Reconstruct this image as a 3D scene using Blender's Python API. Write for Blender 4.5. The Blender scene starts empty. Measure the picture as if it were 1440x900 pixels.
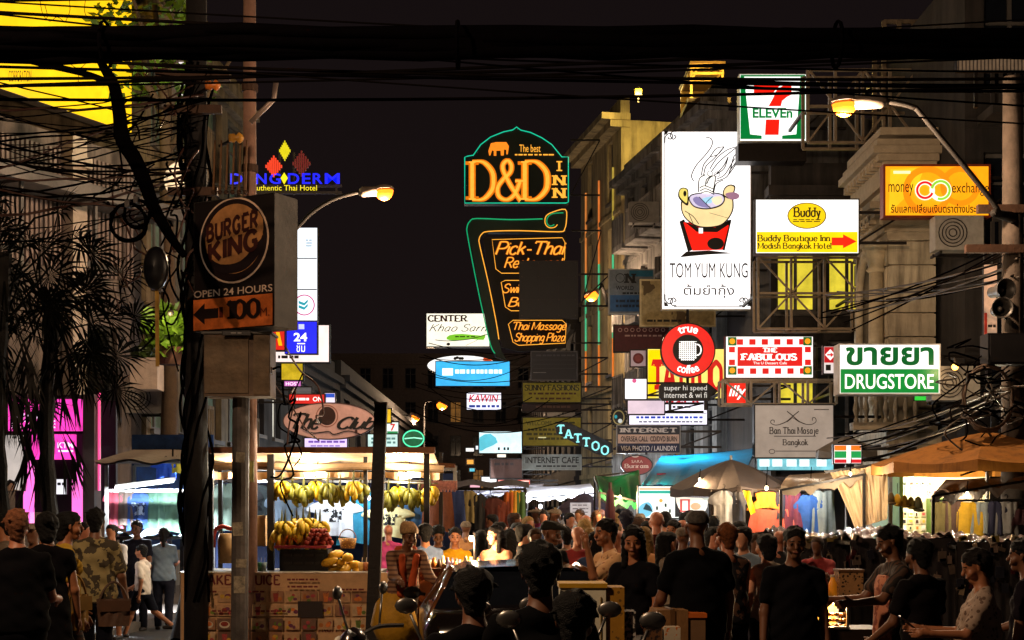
import bpy, math, random
import numpy as np
from mathutils import Vector, Matrix, Euler
R = math.radians
rng = random.Random(7)
scene = bpy.context.scene
COL = scene.collection

# ------------------------------------------------------------------ camera, sky, exposure
cam_d = bpy.data.cameras.new('camera')
cam = bpy.data.objects.new('camera', cam_d); COL.objects.link(cam)
cam.location = (0, 0, 1.7); cam.rotation_euler = (R(90), 0, 0)
cam_d.lens = 50; cam_d.sensor_width = 36; cam_d.shift_y = 0.1875
cam_d.clip_start = 0.05; cam_d.clip_end = 800
scene.camera = cam
world = bpy.data.worlds.new('World'); scene.world = world; world.use_nodes = True
wn = world.node_tree.nodes; wl = world.node_tree.links
bg = wn['Background']
wt = wn.new('ShaderNodeTexCoord'); wz = wn.new('ShaderNodeSeparateXYZ'); wr = wn.new('ShaderNodeValToRGB')      # city glow: a little browner and lighter low down
wl.new(wt.outputs['Generated'], wz.inputs[0]); wl.new(wz.outputs['Z'], wr.inputs[0]); wl.new(wr.outputs[0], bg.inputs['Color'])
wr.color_ramp.elements[0].color = (0.0080, 0.0050, 0.0049, 1); wr.color_ramp.elements[1].position = .45; wr.color_ramp.elements[1].color = (0.0056, 0.0036, 0.0038, 1); bg.inputs['Strength'].default_value = 1.0
vs = scene.view_settings
scene.display_settings.display_device = 'sRGB'
vs.view_transform = 'Standard'; vs.look = 'None'; vs.exposure = 0.22; vs.gamma = 1; vs.use_curve_mapping = False
scene.render.engine = 'CYCLES'
cy = scene.cycles
cy.use_denoising = True; cy.max_bounces = 5; cy.diffuse_bounces = 2; cy.glossy_bounces = 3
cy.transmission_bounces = 4; cy.sample_clamp_indirect = 4; cy.caustics_reflective = False; cy.caustics_refractive = False

# photograph pixel (1440 x 900) at a distance -> a real point of the street
F_, CX_, HY_, EYE = 2000.0, 720.0, 720.0, 1.7
def P(px, py, Y): return Vector(((px - CX_) / F_ * Y, Y, EYE + (HY_ - py) / F_ * Y))
def S(Y): return Y / F_

# ------------------------------------------------------------------ materials
def lin(h):
    h = h.lstrip('#'); out = []
    for i in (0, 2, 4):
        c = int(h[i:i+2], 16) / 255
        out.append(c / 12.92 if c <= .04045 else ((c + .055) / 1.055) ** 2.4)
    return tuple(out)
MC = {}
def mat(col, rough=.6, metal=0, emit=0, var=.25, scale=6, bump=0, pattern=None, col2=None, spec=.4, alpha=1, trans=0):
    """procedural material: base colour broken up by noise, optional print, bump and light output"""
    key = (col, rough, metal, emit, var, scale, bump, pattern, col2, spec, alpha, trans)
    if key in MC: return MC[key]
    m = bpy.data.materials.new('paint_%d' % len(MC)); m.use_nodes = True
    nt = m.node_tree; b = nt.nodes['Principled BSDF']
    c = lin(col) if isinstance(col, str) else col
    N = nt.nodes.new; L = nt.links.new
    tc = N('ShaderNodeTexCoord')
    nz = N('ShaderNodeTexNoise'); nz.inputs['Scale'].default_value = scale; nz.inputs['Detail'].default_value = 5
    nz.inputs['Roughness'].default_value = .65
    L(tc.outputs['Object'], nz.inputs['Vector'])
    mr = N('ShaderNodeMapRange'); mr.inputs['From Min'].default_value = .3; mr.inputs['From Max'].default_value = .7
    mr.inputs['To Min'].default_value = 1 - var; mr.inputs['To Max'].default_value = 1 + var * .6
    L(nz.outputs['Fac'], mr.inputs['Value'])
    mx = N('ShaderNodeMix'); mx.data_type = 'RGBA'; mx.blend_type = 'MULTIPLY'; mx.inputs[0].default_value = 1
    mx.inputs[6].default_value = (*c, 1); L(mr.outputs[0], mx.inputs[7])
    src = mx.outputs[2]
    if pattern:
        c2 = lin(col2) if isinstance(col2, str) else (col2 or (.02, .02, .02))
        pm = N('ShaderNodeMix'); pm.data_type = 'RGBA'; pm.inputs[7].default_value = (*c2, 1)
        L(src, pm.inputs[6])
        if pattern[0] == 'spots':
            v = N('ShaderNodeTexVoronoi'); v.inputs['Scale'].default_value = pattern[1]; L(tc.outputs['Object'], v.inputs['Vector'])
            t = N('ShaderNodeMath'); t.operation = 'LESS_THAN'; t.inputs[1].default_value = pattern[2]; L(v.outputs['Distance'], t.inputs[0])
        elif pattern[0] == 'streak':     # rain stains and grime running down a wall
            mp = N('ShaderNodeMapping'); mp.inputs['Scale'].default_value = (2.2, 2.2, .22); L(tc.outputs['Object'], mp.inputs['Vector'])
            v = N('ShaderNodeTexNoise'); v.inputs['Scale'].default_value = pattern[1]; v.inputs['Detail'].default_value = 8; v.inputs['Roughness'].default_value = .7; L(mp.outputs[0], v.inputs['Vector'])
            t = N('ShaderNodeMapRange'); t.inputs['From Min'].default_value = pattern[2]; t.inputs['From Max'].default_value = pattern[2]+.2; t.inputs['To Max'].default_value = .75; L(v.outputs['Fac'], t.inputs['Value'])
        elif pattern[0] == 'cloud':
            v = N('ShaderNodeTexNoise'); v.inputs['Scale'].default_value = pattern[1]; v.inputs['Detail'].default_value = 3; L(tc.outputs['Object'], v.inputs['Vector'])
            t = N('ShaderNodeMath'); t.operation = 'GREATER_THAN'; t.inputs[1].default_value = pattern[2]; L(v.outputs['Fac'], t.inputs[0])
        else:
            w = N('ShaderNodeTexWave'); w.bands_direction = pattern[3]; w.inputs['Scale'].default_value = pattern[1]; w.inputs['Distortion'].default_value = .6
            L(tc.outputs['Object'], w.inputs['Vector'])
            t = N('ShaderNodeMath'); t.operation = 'GREATER_THAN'; t.inputs[1].default_value = pattern[2]; L(w.outputs['Fac'], t.inputs[0])
        L(t.outputs[0], pm.inputs[0]); src = pm.outputs[2]
    if emit >= .5:       # a lit face is mostly its own light, its plastic reflects little
        dk = N('ShaderNodeMix'); dk.data_type = 'RGBA'; dk.inputs[0].default_value = .7; dk.inputs[7].default_value = (0, 0, 0, 1); L(src, dk.inputs[6]); L(dk.outputs[2], b.inputs['Base Color'])
    else: L(src, b.inputs['Base Color'])
    b.inputs['Roughness'].default_value = rough; b.inputs['Metallic'].default_value = metal
    b.inputs['Specular IOR Level'].default_value = spec
    if alpha < 1: b.inputs['Alpha'].default_value = alpha
    if emit:
        L(src, b.inputs['Emission Color']); b.inputs['Emission Strength'].default_value = emit
    if trans:
        tb = N('ShaderNodeBsdfTranslucent'); L(src, tb.inputs['Color']); ms = N('ShaderNodeMixShader'); ms.inputs[0].default_value = trans
        L(b.outputs[0], ms.inputs[1]); L(tb.outputs[0], ms.inputs[2]); L(ms.outputs[0], nt.nodes['Material Output'].inputs['Surface'])
    if bump:
        n2 = N('ShaderNodeTexNoise'); n2.inputs['Scale'].default_value = scale * 4; n2.inputs['Detail'].default_value = 6
        L(tc.outputs['Object'], n2.inputs['Vector'])
        bp = N('ShaderNodeBump'); bp.inputs['Strength'].default_value = bump; bp.inputs['Distance'].default_value = .02
        L(n2.outputs['Fac'], bp.inputs['Height']); L(bp.outputs[0], b.inputs['Normal'])
    MC[key] = m; return m
def lit(col, e=1.15, var=.14, scale=2.2):
    if e > .8 and min(lin(col)) > .6: e *= 1.2      # white light boxes are far brighter than the picture can show
    return mat(col, rough=.35, emit=e, var=var, scale=scale)
def neon(col, e=1.6): return mat(col, rough=.4, emit=e, var=.12, scale=9)
BLACK = mat('#0b0a0b', .5); IRON = mat('#26211f', .45, .6, bump=.15, scale=9); STEEL = mat('#8d8a86', .35, .9, bump=.08, scale=5)
RUST = mat('#4a3326', .7, .3, bump=.3, scale=8); CONC = mat('#7d7065', .85, bump=.35, scale=3); GREYP = mat('#56524f', .6, .2, bump=.2)
WHITEP = mat('#cfcac2', .5, bump=.1); WOOD = mat('#4d321f', .6, bump=.3, scale=5); RUBBER = mat('#0d0d0d', .75)
GLASSD = mat('#10141a', .08, 0, var=.3, spec=.8); CABLE = mat('#050405', 1, spec=0)

# ------------------------------------------------------------------ mesh builder
def text_geo(s, bold=0, cache={}):
    key = (s, bold)
    if key not in cache:
        c = bpy.data.curves.new('lettering', 'FONT'); c.body = s; c.resolution_u = 4; c.offset = bold
        o = bpy.data.objects.new('lettering', c); me = o.to_mesh()
        vs_ = [(v.co.x, v.co.y) for v in me.vertices]; fs = [tuple(p.vertices) for p in me.polygons]
        o.to_mesh_clear(); bpy.data.objects.remove(o); bpy.data.curves.remove(c)
        cache[key] = (vs_, fs)
    return cache[key]
def smooth_path(pts, n=6, closed=False):
    pts = [Vector(p) for p in pts]; out = []
    m = len(pts); rngi = range(m if closed else m - 1)
    for i in rngi:
        if closed: a, b, c, d = pts[i-1], pts[i], pts[(i+1) % m], pts[(i+2) % m]
        else: a, b, c, d = pts[max(i-1, 0)], pts[i], pts[i+1], pts[min(i+2, m-1)]
        for k in range(n):
            t = k / n
            out.append(.5 * ((2*b) + (c-a)*t + (2*a-5*b+4*c-d)*t*t + (3*b-a-3*c+d)*t**3))
    if not closed: out.append(pts[-1])
    return out
class MB:
    def __init__(s): s.v = []; s.f = []; s.mi = []; s.m = 0; s.sm = []; s.smooth = False
    def add(s, vs_, fs):
        o = len(s.v); s.v.extend(tuple(v) for v in vs_)
        for f in fs: s.f.append(tuple(i + o for i in f)); s.mi.append(s.m); s.sm.append(s.smooth)
        return s
    def box(s, c, d, rot=None, taper=1):
        hx, hy, hz = d[0]/2, d[1]/2, d[2]/2
        vs_ = [Vector((x*hx*(taper if z > 0 else 1), y*hy*(taper if z > 0 else 1), z*hz)) for z in (-1, 1) for y in (-1, 1) for x in (-1, 1)]
        if rot is not None:
            M = rot if isinstance(rot, Matrix) else Euler(rot).to_matrix()
            vs_ = [M @ v for v in vs_]
        c = Vector(c)
        return s.add([v + c for v in vs_], [(0,2,3,1),(4,5,7,6),(0,1,5,4),(2,6,7,3),(0,4,6,2),(1,3,7,5)])
    def bar(s, a, b, w, h=None):
        a, b = Vector(a), Vector(b); d = b - a; L = d.length
        if L < 1e-6: return s
        q = d.to_track_quat('Z', 'Y').to_matrix()
        return s.box((a + b)/2, (w, h or w, L), q)
    def tube(s, pts, r, n=6, cap=True, closed=False):
        pts = [Vector(p) for p in pts]; m = len(pts); rr = r if isinstance(r, (list, tuple)) else [r]*m
        vs_, fs = [], []; prev = None
        for i, p in enumerate(pts):
            if closed: d = pts[(i+1) % m] - pts[i-1]
            else: d = pts[min(i+1, m-1)] - pts[max(i-1, 0)]
            if d.length < 1e-9: d = Vector((0, 0, 1))
            d.normalize()
            if prev is None:
                u = d.orthogonal().normalized()
            else:
                u = prev - d * prev.dot(d)
                u = u.normalized() if u.length > 1e-6 else d.orthogonal().normalized()
            prev = u; w = d.cross(u)
            for k in range(n):
                a = 2*math.pi*k/n
                vs_.append(p + (u*math.cos(a) + w*math.sin(a))*rr[i])
        for i in range(m if closed else m-1):
            j = (i+1) % m
            for k in range(n):
                fs.append((i*n+k, i*n+(k+1) % n, j*n+(k+1) % n, j*n+k))
        if cap and not closed:
            fs.append(tuple(range(n-1, -1, -1))); fs.append(tuple((m-1)*n+k for k in range(n)))
        return s.add(vs_, fs)
    def lathe(s, c, prof, n=16, axis='z', sx=1, sy=1, a0=0, a1=360):
        vs_, fs = [], []; m = len(prof); full = abs(a1-a0) >= 360; nn = n if full else n+1
        for k in range(nn):
            a = R(a0) + R(a1-a0)*k/n
            for r, z in prof:
                p = (r*math.cos(a)*sx, r*math.sin(a)*sy, z)
                if axis == 'y': p = (p[0], z, p[1])
                if axis == 'x': p = (z, p[0], p[1])
                vs_.append((p[0]+c[0], p[1]+c[1], p[2]+c[2]))
        for k in range(n):
            j = (k+1) % nn
            for i in range(m-1):
                fs.append((k*m+i, j*m+i, j*m+i+1, k*m+i+1))
        return s.add(vs_, fs)
    def ball(s, c, r, n=10, m=6, sz=(1,1,1)):
        prof = [(max(r*math.sin(math.pi*i/m), 1e-4), -r*math.cos(math.pi*i/m)) for i in range(m+1)]
        o = len(s.v); s.lathe((0,0,0), prof, n)
        for i in range(o, len(s.v)):
            v = s.v[i]; s.v[i] = (c[0]+v[0]*sz[0], c[1]+v[1]*sz[1], c[2]+v[2]*sz[2])
        return s
    def prism(s, poly, z0, z1):
        """poly in x,y extruded from z0 to z1"""
        n = len(poly)
        vs_ = [(p[0], p[1], z0) for p in poly] + [(p[0], p[1], z1) for p in poly]
        return s.add(vs_, [tuple(range(n-1, -1, -1)), tuple(range(n, 2*n))] + [(i, (i+1) % n, n+(i+1) % n, n+i) for i in range(n)])
    def sheet(s, fn, nu, nv, thick=0):
        vs_ = [fn(i/nu, j/nv) for j in range(nv+1) for i in range(nu+1)]
        fs = [(j*(nu+1)+i, j*(nu+1)+i+1, (j+1)*(nu+1)+i+1, (j+1)*(nu+1)+i) for j in range(nv) for i in range(nu)]
        return s.add(vs_, fs)
    def build(s, name, m, parent=None, world=False, smooth=None, origin=None):
        vs_ = s.v; loc = Vector((0, 0, 0))
        if world:
            if parent is not None:
                o = Vector((0, 0, 0)); q = parent
                while q is not None: o += q.location; q = q.parent
                vs_ = [(x-o.x, y-o.y, z-o.z) for x, y, z in vs_]
            else:
                if origin is None:
                    xs, ys, zs = zip(*vs_); origin = ((min(xs)+max(xs))/2, (min(ys)+max(ys))/2, min(zs))
                loc = Vector(origin); vs_ = [(x-loc.x, y-loc.y, z-loc.z) for x, y, z in vs_]
        me = bpy.data.meshes.new(name); me.from_pydata(vs_, [], s.f)
        for k in (m if isinstance(m, (list, tuple)) else [m]): me.materials.append(k)
        me.polygons.foreach_set('material_index', s.mi)
        me.polygons.foreach_set('use_smooth', [True]*len(s.f) if smooth else s.sm)
        me.update()
        o = bpy.data.objects.new(name, me); COL.objects.link(o); o.location = loc
        if parent is not None: o.parent = parent
        return o
def tag(o, label, cat, group=None, kind=None):
    if label: o['label'] = label
    if cat: o['category'] = cat
    if group: o['group'] = group
    if kind: o['kind'] = kind
    return o
def thing(name, label, cat, loc=(0,0,0), rot=(0,0,0), group=None):
    o = bpy.data.objects.new(name, None); COL.objects.link(o); o.location = loc; o.rotation_euler = rot
    o.empty_display_size = .2
    return tag(o, label, cat, group)
LAMPP, SODP = 2.7, 2.0      # overall strength of the stall lamps and of the sodium street lamps
def copy_tree(o, loc, rotz=None, label=None, parent=None, mats=None):
    c = o.copy(); COL.objects.link(c); c.location = loc
    if rotz is not None: c.rotation_euler = (0, 0, rotz)
    if label: c['label'] = label
    for ch in o.children:
        d = ch.copy(); COL.objects.link(d); d.parent = c
        if mats and stem_(ch.name) in mats:
            for sl in d.material_slots[:1]: sl.link = 'OBJECT'; sl.material = mats[stem_(ch.name)]
        for g in ch.children:
            e = g.copy(); COL.objects.link(e); e.parent = d
    return c
def stem_(n): return n.split('.')[0]
def lamp(name, loc, power, col, parent=None, size=.05, kind='POINT', world=True, rot=None, spot=None):
    d = bpy.data.lights.new(name, kind); d.energy = power * (SODP if col is SODIUM else LAMPP); d.color = col
    if kind == 'AREA': d.shape = 'RECTANGLE'; d.size, d.size_y = size
    else: d.shadow_soft_size = size
    if spot: d.spot_size = R(spot); d.spot_blend = .6
    o = bpy.data.objects.new(name, d); COL.objects.link(o); loc = Vector(loc)
    if parent is not None:
        o.parent = parent
        if world:
            q = parent
            while q is not None: loc = loc - q.location; q = q.parent
    o.location = loc
    if rot: o.rotation_euler = rot
    return o
WARM = (1, .68, .36); SODIUM = (1, .68, .42); COOL = (.85, .93, 1); TUBE = (1, .86, .62)

# ------------------------------------------------------------------ drawn lettering (serif and brush script)
GL = {
'A':"0,0 3.6,10 4.4,10 8,0/1.6,3.6 6.4,3.6",'B':"0,0 0,10/~0,10 4.5,9.8 6,7.6 4.5,5.4 0,5.2/~0,5.2 5,5 7,2.6 5,.2 0,0",
'C':"~7,8 5.6,9.6 3.6,10 1,8.2 0,5 1,1.8 3.6,0 5.6,.4 7,2",'D':"0,0 0,10/~0,10 4,9.8 7,7.6 7.7,5 7,2.4 4,.2 0,0",
'E':"0,0 0,10/0,10 6,10 6,8.6/0,5.1 4.6,5.1/0,0 6.2,0 6.2,1.5",'F':"0,0 0,10/0,10 6,10 6,8.4/0,5.1 4.6,5.1",
'G':"~7,8 5.6,9.6 3.6,10 1,8.2 0,5 1,1.8 3.6,0 6,.5 7,1.6/7,1.4 7,4.4/4.6,4.4 7.8,4.4",'H':"0,0 0,10/7,0 7,10/0,5.1 7,5.1",
'I':"0,0 0,10",'K':"0,0 0,10/0,4 6.4,10/2,5.8 7,0",'L':"0,0 0,10/0,0 6,0 6,1.8",'M':"0,0 0,10/0,10 4.5,1 9,10/9,10 9,0",
'N':"0,0 0,10/0,10 7,0/7,0 7,10",'O':"~4,10 7.4,8 8,5 7.4,2 4,0 .6,2 0,5 .6,8 4,10",'P':"0,0 0,10/~0,10 4.6,9.8 6.6,7.4 4.8,4.9 0,4.6",
'R':"0,0 0,10/~0,10 4.6,9.8 6.4,7.6 4.6,5.3 0,5/3,5 7,0",'S':"~6.4,8.2 5,9.7 3,10 .8,8.8 .8,6.7 3,5.4 5.6,4.2 6.6,2.4 5.4,.4 3,0 1.2,.4 0,2",
'T':"4,0 4,10/0,8.6 0,10 8,10 8,8.6",'U':"0,10 0,3.5/~0,3.5 1,.8 3.6,0 6.2,.8 7,3.5/7,3.5 7,10",'W':"0,10 2.6,0/2.6,0 5,9/5,9 7.4,0/7.4,0 10,10",
'V':"0,10 3.6,0/3.6,0 7.2,10",'X':"0,0 7,10/0,10 7,0",'Y':"0,10 3.6,5/7.2,10 3.6,5/3.6,5 3.6,0",'J':"~5,10 5,3 4,.5 2,0 .4,1.4",'Z':"0,10 7,10/7,10 0,0/0,0 7,0",
'a':"~4.6,5.4 3,6.5 1,5.6 .2,3.2 1,.6 2.8,.2 4.6,1.8/4.8,6.4 4.8,1.2 5.6,.2",'b':"0,10 0,.2/~0,4.6 2,6.4 4.4,5.6 5,3.2 4.2,.8 2,0 0,1.4",
'c':"~4.6,5.2 3,6.5 .8,5.6 0,3.2 .8,.8 3,0 4.8,1.4",'d':"5,10 5,.2/~5,4.8 3,6.5 .8,5.6 0,3.2 .8,.8 3,0 5,1.6",'e':"~.3,3.4 4.6,3.6 4.2,5.8 2.6,6.5 .8,5.6 0,3.2 .8,.8 2.8,0 4.8,1.4",
'f':"~4.4,9.2 3,10 1.6,8.6 1.6,6/1.6,6 1.6,0/0,6.2 3.6,6.2",'g':"~4.6,5.4 3,6.5 1,5.6 .2,3.4 1,1.2 3,.8 4.8,2.4/~4.9,6.4 4.9,0 4.2,-2.6 2,-3.2 .3,-2.2",
'h':"0,10 0,0/~0,4 1.6,6.2 3.4,6.4 4.4,4.8/4.5,5 4.5,0",'i':"0,6.4 0,0/-.3,8.6 .3,8.6",'j':"~2,6.4 2,-1 1.2,-2.8 0,-2.6/1.7,8.6 2.3,8.6",'k':"0,10 0,0/0,2.6 4,6.4/1.6,4 4.6,0",'l':"0,10 0,0",
'm':"0,6.4 0,0/~0,4 1.4,6.2 2.8,6.2 3.5,4.6/3.6,4.8 3.6,0/~3.6,4 5,6.2 6.4,6.2 7.1,4.6/7.2,4.8 7.2,0",'n':"0,6.4 0,0/~0,4 1.6,6.2 3.4,6.4 4.4,4.8/4.5,5 4.5,0",
'o':"~2.6,6.5 4.6,5.4 5.2,3.2 4.6,1 2.6,0 .6,1 0,3.2 .6,5.4 2.6,6.5",'p':"0,6.4 0,-3/~0,4.6 2,6.4 4.4,5.6 5,3.2 4.2,.8 2,0 0,1.4",'q':"5,6.4 5,-3/~5,4.8 3,6.5 .8,5.6 0,3.2 .8,.8 3,0 5,1.6",
'r':"0,6.4 0,0/~0,3.6 1.4,6 3.4,6.3",'s':"~4,5.4 2.4,6.5 .6,5.4 1,3.8 3.4,2.8 4.2,1.4 2.6,0 .2,1",'t':"~1.6,9.4 1.6,2 2.4,.2 4,.8/0,6.3 3.6,6.3",
'u':"~0,6.4 0,2.2 1,.2 3,.4 4.6,2.4/4.7,6.4 4.7,.2",'v':"0,6.4 2.4,0/2.4,0 4.8,6.4",'w':"0,6.4 1.8,0/1.8,0 3.6,6/3.6,6 5.4,0/5.4,0 7.2,6.4",'x':"0,0 4.6,6.4/0,6.4 4.6,0",'y':"0,6.4 2.5,.4/4.9,6.4 2,-2.2 .4,-3",'z':"0,6.3 4.4,6.3/4.4,6.3 0,0/0,0 4.6,0",
'-':"0,3.6 3.4,3.6",'&':"~8.4,4.6 6.4,1.4 3.6,0 .8,.8 .2,3 2.2,5.2 4.8,7 5.2,8.8 3.8,10 2.2,9 2.4,7.2 5,3.6 8.6,-.2/6.6,4.8 9.6,4.8",'.':"0,.2 .6,.2",
'0':"~3,10 5.6,8 6,5 5.6,2 3,0 .4,2 0,5 .4,8 3,10",'1':"0,7.6 2.4,10/2.4,10 2.4,0",'2':"~0,7.6 1,9.6 3,10 5.4,8.6 5,6 0,0/0,0 6,0",'4':"4.6,10 0,3/0,3 6.4,3/4.6,10 4.6,0"}
def glyph_strokes(ch):
    out = []
    for st in GL.get(ch, '').split('/'):
        if not st: continue
        sm = st[0] == '~'
        pts = [tuple(float(t) for t in p.split(',')) for p in st.lstrip('~').split()]
        out.append((sm, pts))
    return out
def drawn_text(s, wide=1.5, thin=.7, serif=True, shear=0, gap=2.2, join=False):
    """list of (points, width list) strokes laid out on one line, cap height 10"""
    x = 0; strokes = []
    for ch in s:
        if ch == ' ': x += 4; continue
        g = glyph_strokes(ch)
        if not g: x += 3; continue
        mx = max(p[0] for _, q in g for p in q)
        for sm, q in g:
            pts = smooth_path([(a, b, 0) for a, b in q], 5) if sm and len(q) > 2 else [Vector((a, b, 0)) for a, b in q]
            strokes.append(([(p.x + x, p.y) for p in pts], wide, thin))
            if serif and not sm:
                for k, e in ((0, 1), (-1, -2)):
                    a, b = q[k], q[e]
                    if abs(a[1]-b[1]) > abs(a[0]-b[0]) * .8 and (abs(a[1]) < .1 or a[1] > 9.9 or abs(a[1]-6.4) < .05 or abs(a[1]+3) < .05) and abs(a[1]-b[1]) > 2.5:
                        y = a[1] + (thin/2 if a[1] < 5 else -thin/2) * (1 if a[1] < .2 or a[1] > 6 else 1)
                        l = wide*.95; l2 = wide*.95 if a[1] != 6.4 else wide*.3
                        strokes.append(([(a[0]+x-l, y), (a[0]+x+l2, y)], thin, thin))
        x += mx + gap
    if shear: strokes = [([(px + py*shear, py) for px, py in p], w, t) for p, w, t in strokes]
    return strokes, max(x - gap, .1)
def stroke_mesh(mb, strokes, tf, z, dz=.0005):
    for i, (pts, w, t) in enumerate(strokes):
        n = len(pts); L, Rr = [], []
        closed = n > 3 and (Vector(pts[0]) - Vector(pts[-1])).length < .01
        for k in range(n):
            if closed and k in (0, n-1): a, b = Vector(pts[n-2]), Vector(pts[1])
            else: a = Vector(pts[max(k-1, 0)]); b = Vector(pts[min(k+1, n-1)])
            d = b - a
            if d.length < 1e-6: d = Vector((1, 0))
            d.normalize(); nn = Vector((-d.y, d.x))
            hw = (t + (w - t) * abs(d.y)) / 2
            p = Vector(pts[k]); L.append(p + nn*hw); Rr.append(p - nn*hw)
        vs_ = [(*tf(q), z + dz*(i % 5)) for q in L] + [(*tf(q), z + dz*(i % 5)) for q in Rr]
        mb.add(vs_, [(k+n, k+1+n, k+1, k) for k in range(n-1)])
# ------------------------------------------------------------------ signs
def conv(x0, y0, k):
    return lambda *pts: [(x0 + x/k, y0 + y/k) for x, y in pts]
class Sign:
    """a sign box; graphics are given in photograph pixels and become vinyl on its face at its real size and distance"""
    def __init__(s, name, label, box, Y, face, depth=.16, yaw=0, cat='shop sign', frame=IRON, border=1.6, shape=None, group=None, mount='R', arm=.9, tilt=0, persp=False):
        s.persp = R(yaw) if persp else None
        x0, y0, x1, y1 = box
        s.cx, s.cy, s.Y, s.k = (x0+x1)/2, (y0+y1)/2, Y, S(Y)
        s.kx = s.k / math.cos(R(yaw))
        s.root = thing(name, label, cat, P(s.cx, s.cy, Y), (R(90), R(tilt), R(yaw)), group)
        if tilt: s.root.rotation_euler = (Matrix.Rotation(R(yaw), 3, 'Z') @ Matrix.Rotation(R(90), 3, 'X') @ Matrix.Rotation(R(tilt), 3, 'Z')).to_euler()
        s.tiltm = Matrix.Rotation(R(-tilt), 2) if tilt else None
        s.g = MB(); s.mats = []; s.w = 0
        pts = shape or [(x0, y1), (x1, y1), (x1, y0), (x0, y0)]
        pl = [s.tf(p) for p in pts]
        pl = s.ccw(pl)
        s.use(face); s.g.prism(pl, -.012, 0)
        cab = MB(); cx = sum(p[0] for p in pl)/len(pl); cyy = sum(p[1] for p in pl)/len(pl)
        hw = max(abs(p[0]-cx) for p in pl); hh = max(abs(p[1]-cyy) for p in pl)
        fx, fy = 1 + border*s.k/hw, 1 + border*s.k/hh
        big = [(cx + (p[0]-cx)*fx, cyy + (p[1]-cyy)*fy) for p in pl]
        cab.prism(big, -depth, -.014)
        n = len(big)     # raised rim around the face
        vs_ = [(p[0], p[1], z) for z in (-.0135, .012) for p in big] + [(p[0]*1.0005, p[1]*1.0005, z) for z in (.012, -.0135) for p in pl]
        cab.add(vs_, [((i+1) % n + a*n, i + a*n, i + b*n, (i+1) % n + b*n) for i in range(n) for a, b in ((1, 0), (2, 1), (3, 2))])
        cab.build('cabinet', frame, s.root)
        s.hw, s.hh, s.depth = hw + border*s.k, hh + border*s.k, depth
        if mount:
            b = MB(); z = -depth*.6
            if mount in 'RL':
                sg = 1 if mount == 'R' else -1
                for f in (-.55, .55):
                    b.bar((sg*s.hw*.98, f*s.hh, z), (sg*(s.hw + arm), f*s.hh, z), .05)
                b.bar((sg*s.hw*.98, -.55*s.hh, z-.01), (sg*(s.hw + arm), .55*s.hh, z-.01), .035)
            elif mount == 'B':
                b.bar((0, 0, -depth), (0, 0, -depth-arm), .06); b.bar((0, s.hh*.7, -depth), (0, 0, -depth-arm), .04)
            elif mount == 'T':
                for f in (-.6, .6): b.bar((f*s.hw, s.hh*.98, z), (f*s.hw, s.hh + arm, z), .05)
            elif mount == 'D':
                for f in (-.5, .5): b.bar((f*s.hw, -s.hh*.98, z), (f*s.hw, -s.hh - arm, z), .06)
            b.build('bracket', IRON, s.root)
    def ccw(s, pl):
        a = sum(pl[i-1][0]*pl[i][1] - pl[i][0]*pl[i-1][1] for i in range(len(pl)))
        return pl if a > 0 else pl[::-1]
    def tf(s, p):
        if s.persp is not None:     # a panel seen at a steep angle: where the sight line meets its plane
            C = P(s.cx, s.cy, s.Y); a = (p[0]-CX_)/F_; sn, cs = math.sin(s.persp), math.cos(s.persp)
            u = (C.x - a*C.y)/(a*sn - cs); t = C.y + u*sn
            return (u, EYE + (HY_-p[1])/F_*t - C.z)
        u, v = (p[0]-s.cx)*s.kx, (s.cy-p[1])*s.k
        if s.tiltm is not None: q = s.tiltm @ Vector((u, v)); return (q.x, q.y)
        return (u, v)
    def use(s, m):
        if m not in s.mats: s.mats.append(m)
        s.g.m = s.mats.index(m)
    def lay(s, m, dz=.004): s.use(m); s.w += dz
    def poly(s, pts, m, smooth=0):
        s.lay(m)
        if smooth: pts = [(p.x, p.y) for p in smooth_path([(a, b, 0) for a, b in pts], smooth, True)]
        pl = s.ccw([s.tf(p) for p in pts])
        s.g.add([(p[0], p[1], s.w) for p in pl], [tuple(range(len(pl)))])
        return s
    def rect(s, x0, y0, x1, y1, m): return s.poly([(x0, y0), (x1, y0), (x1, y1), (x0, y1)], m)
    def ell(s, cx, cy, rx, ry, m, n=40): return s.poly([(cx + rx*math.cos(2*math.pi*i/n), cy + ry*math.sin(2*math.pi*i/n)) for i in range(n)], m)
    def ring(s, cx, cy, r, w, m, a0=0, a1=360, ry=None, n=40):
        ry = ry or r
        return s.line([(cx + r*math.cos(R(a0+(a1-a0)*i/n)), cy + ry*math.sin(R(a0+(a1-a0)*i/n))) for i in range(n+1)], w, m)
    def line(s, pts, w, m, smooth=0, w2=None):
        s.lay(m)
        if smooth: pts = [(p.x, p.y) for p in smooth_path([(a, b, 0) for a, b in pts], smooth)]
        stroke_mesh(s.g, [(pts, w, w if w2 is None else w2)], s.tf, s.w); return s
    def text(s, t, x0, y0, x1, y1, m, shear=0, bold=0, arc=None):
        s.lay(m); v, f = text_geo(t, bold)
        if not v: return s
        ax, bx = min(p[0] for p in v), max(p[0] for p in v); ay, by = min(p[1] for p in v), max(p[1] for p in v)
        out = []
        for p in v:
            a, b = (p[0]-ax)/(bx-ax), (p[1]-ay)/(by-ay)
            if arc:   # arc = (cx, cy, r_base, a0, a1): bend along a circle
                cx, cyy, rb, a0, a1 = arc; h = y1 - y0
                an = R(a0 + (a1-a0)*a); rr = rb + h*b
                q = (cx + rr*math.cos(an), cyy - rr*math.sin(an))
            else: q = (x0 + (x1-x0)*a + shear*(b-.5)*(y1-y0), y1 + (y0-y1)*b)
            out.append((*s.tf(q), s.w))
        s.g.add(out, f); return s
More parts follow.
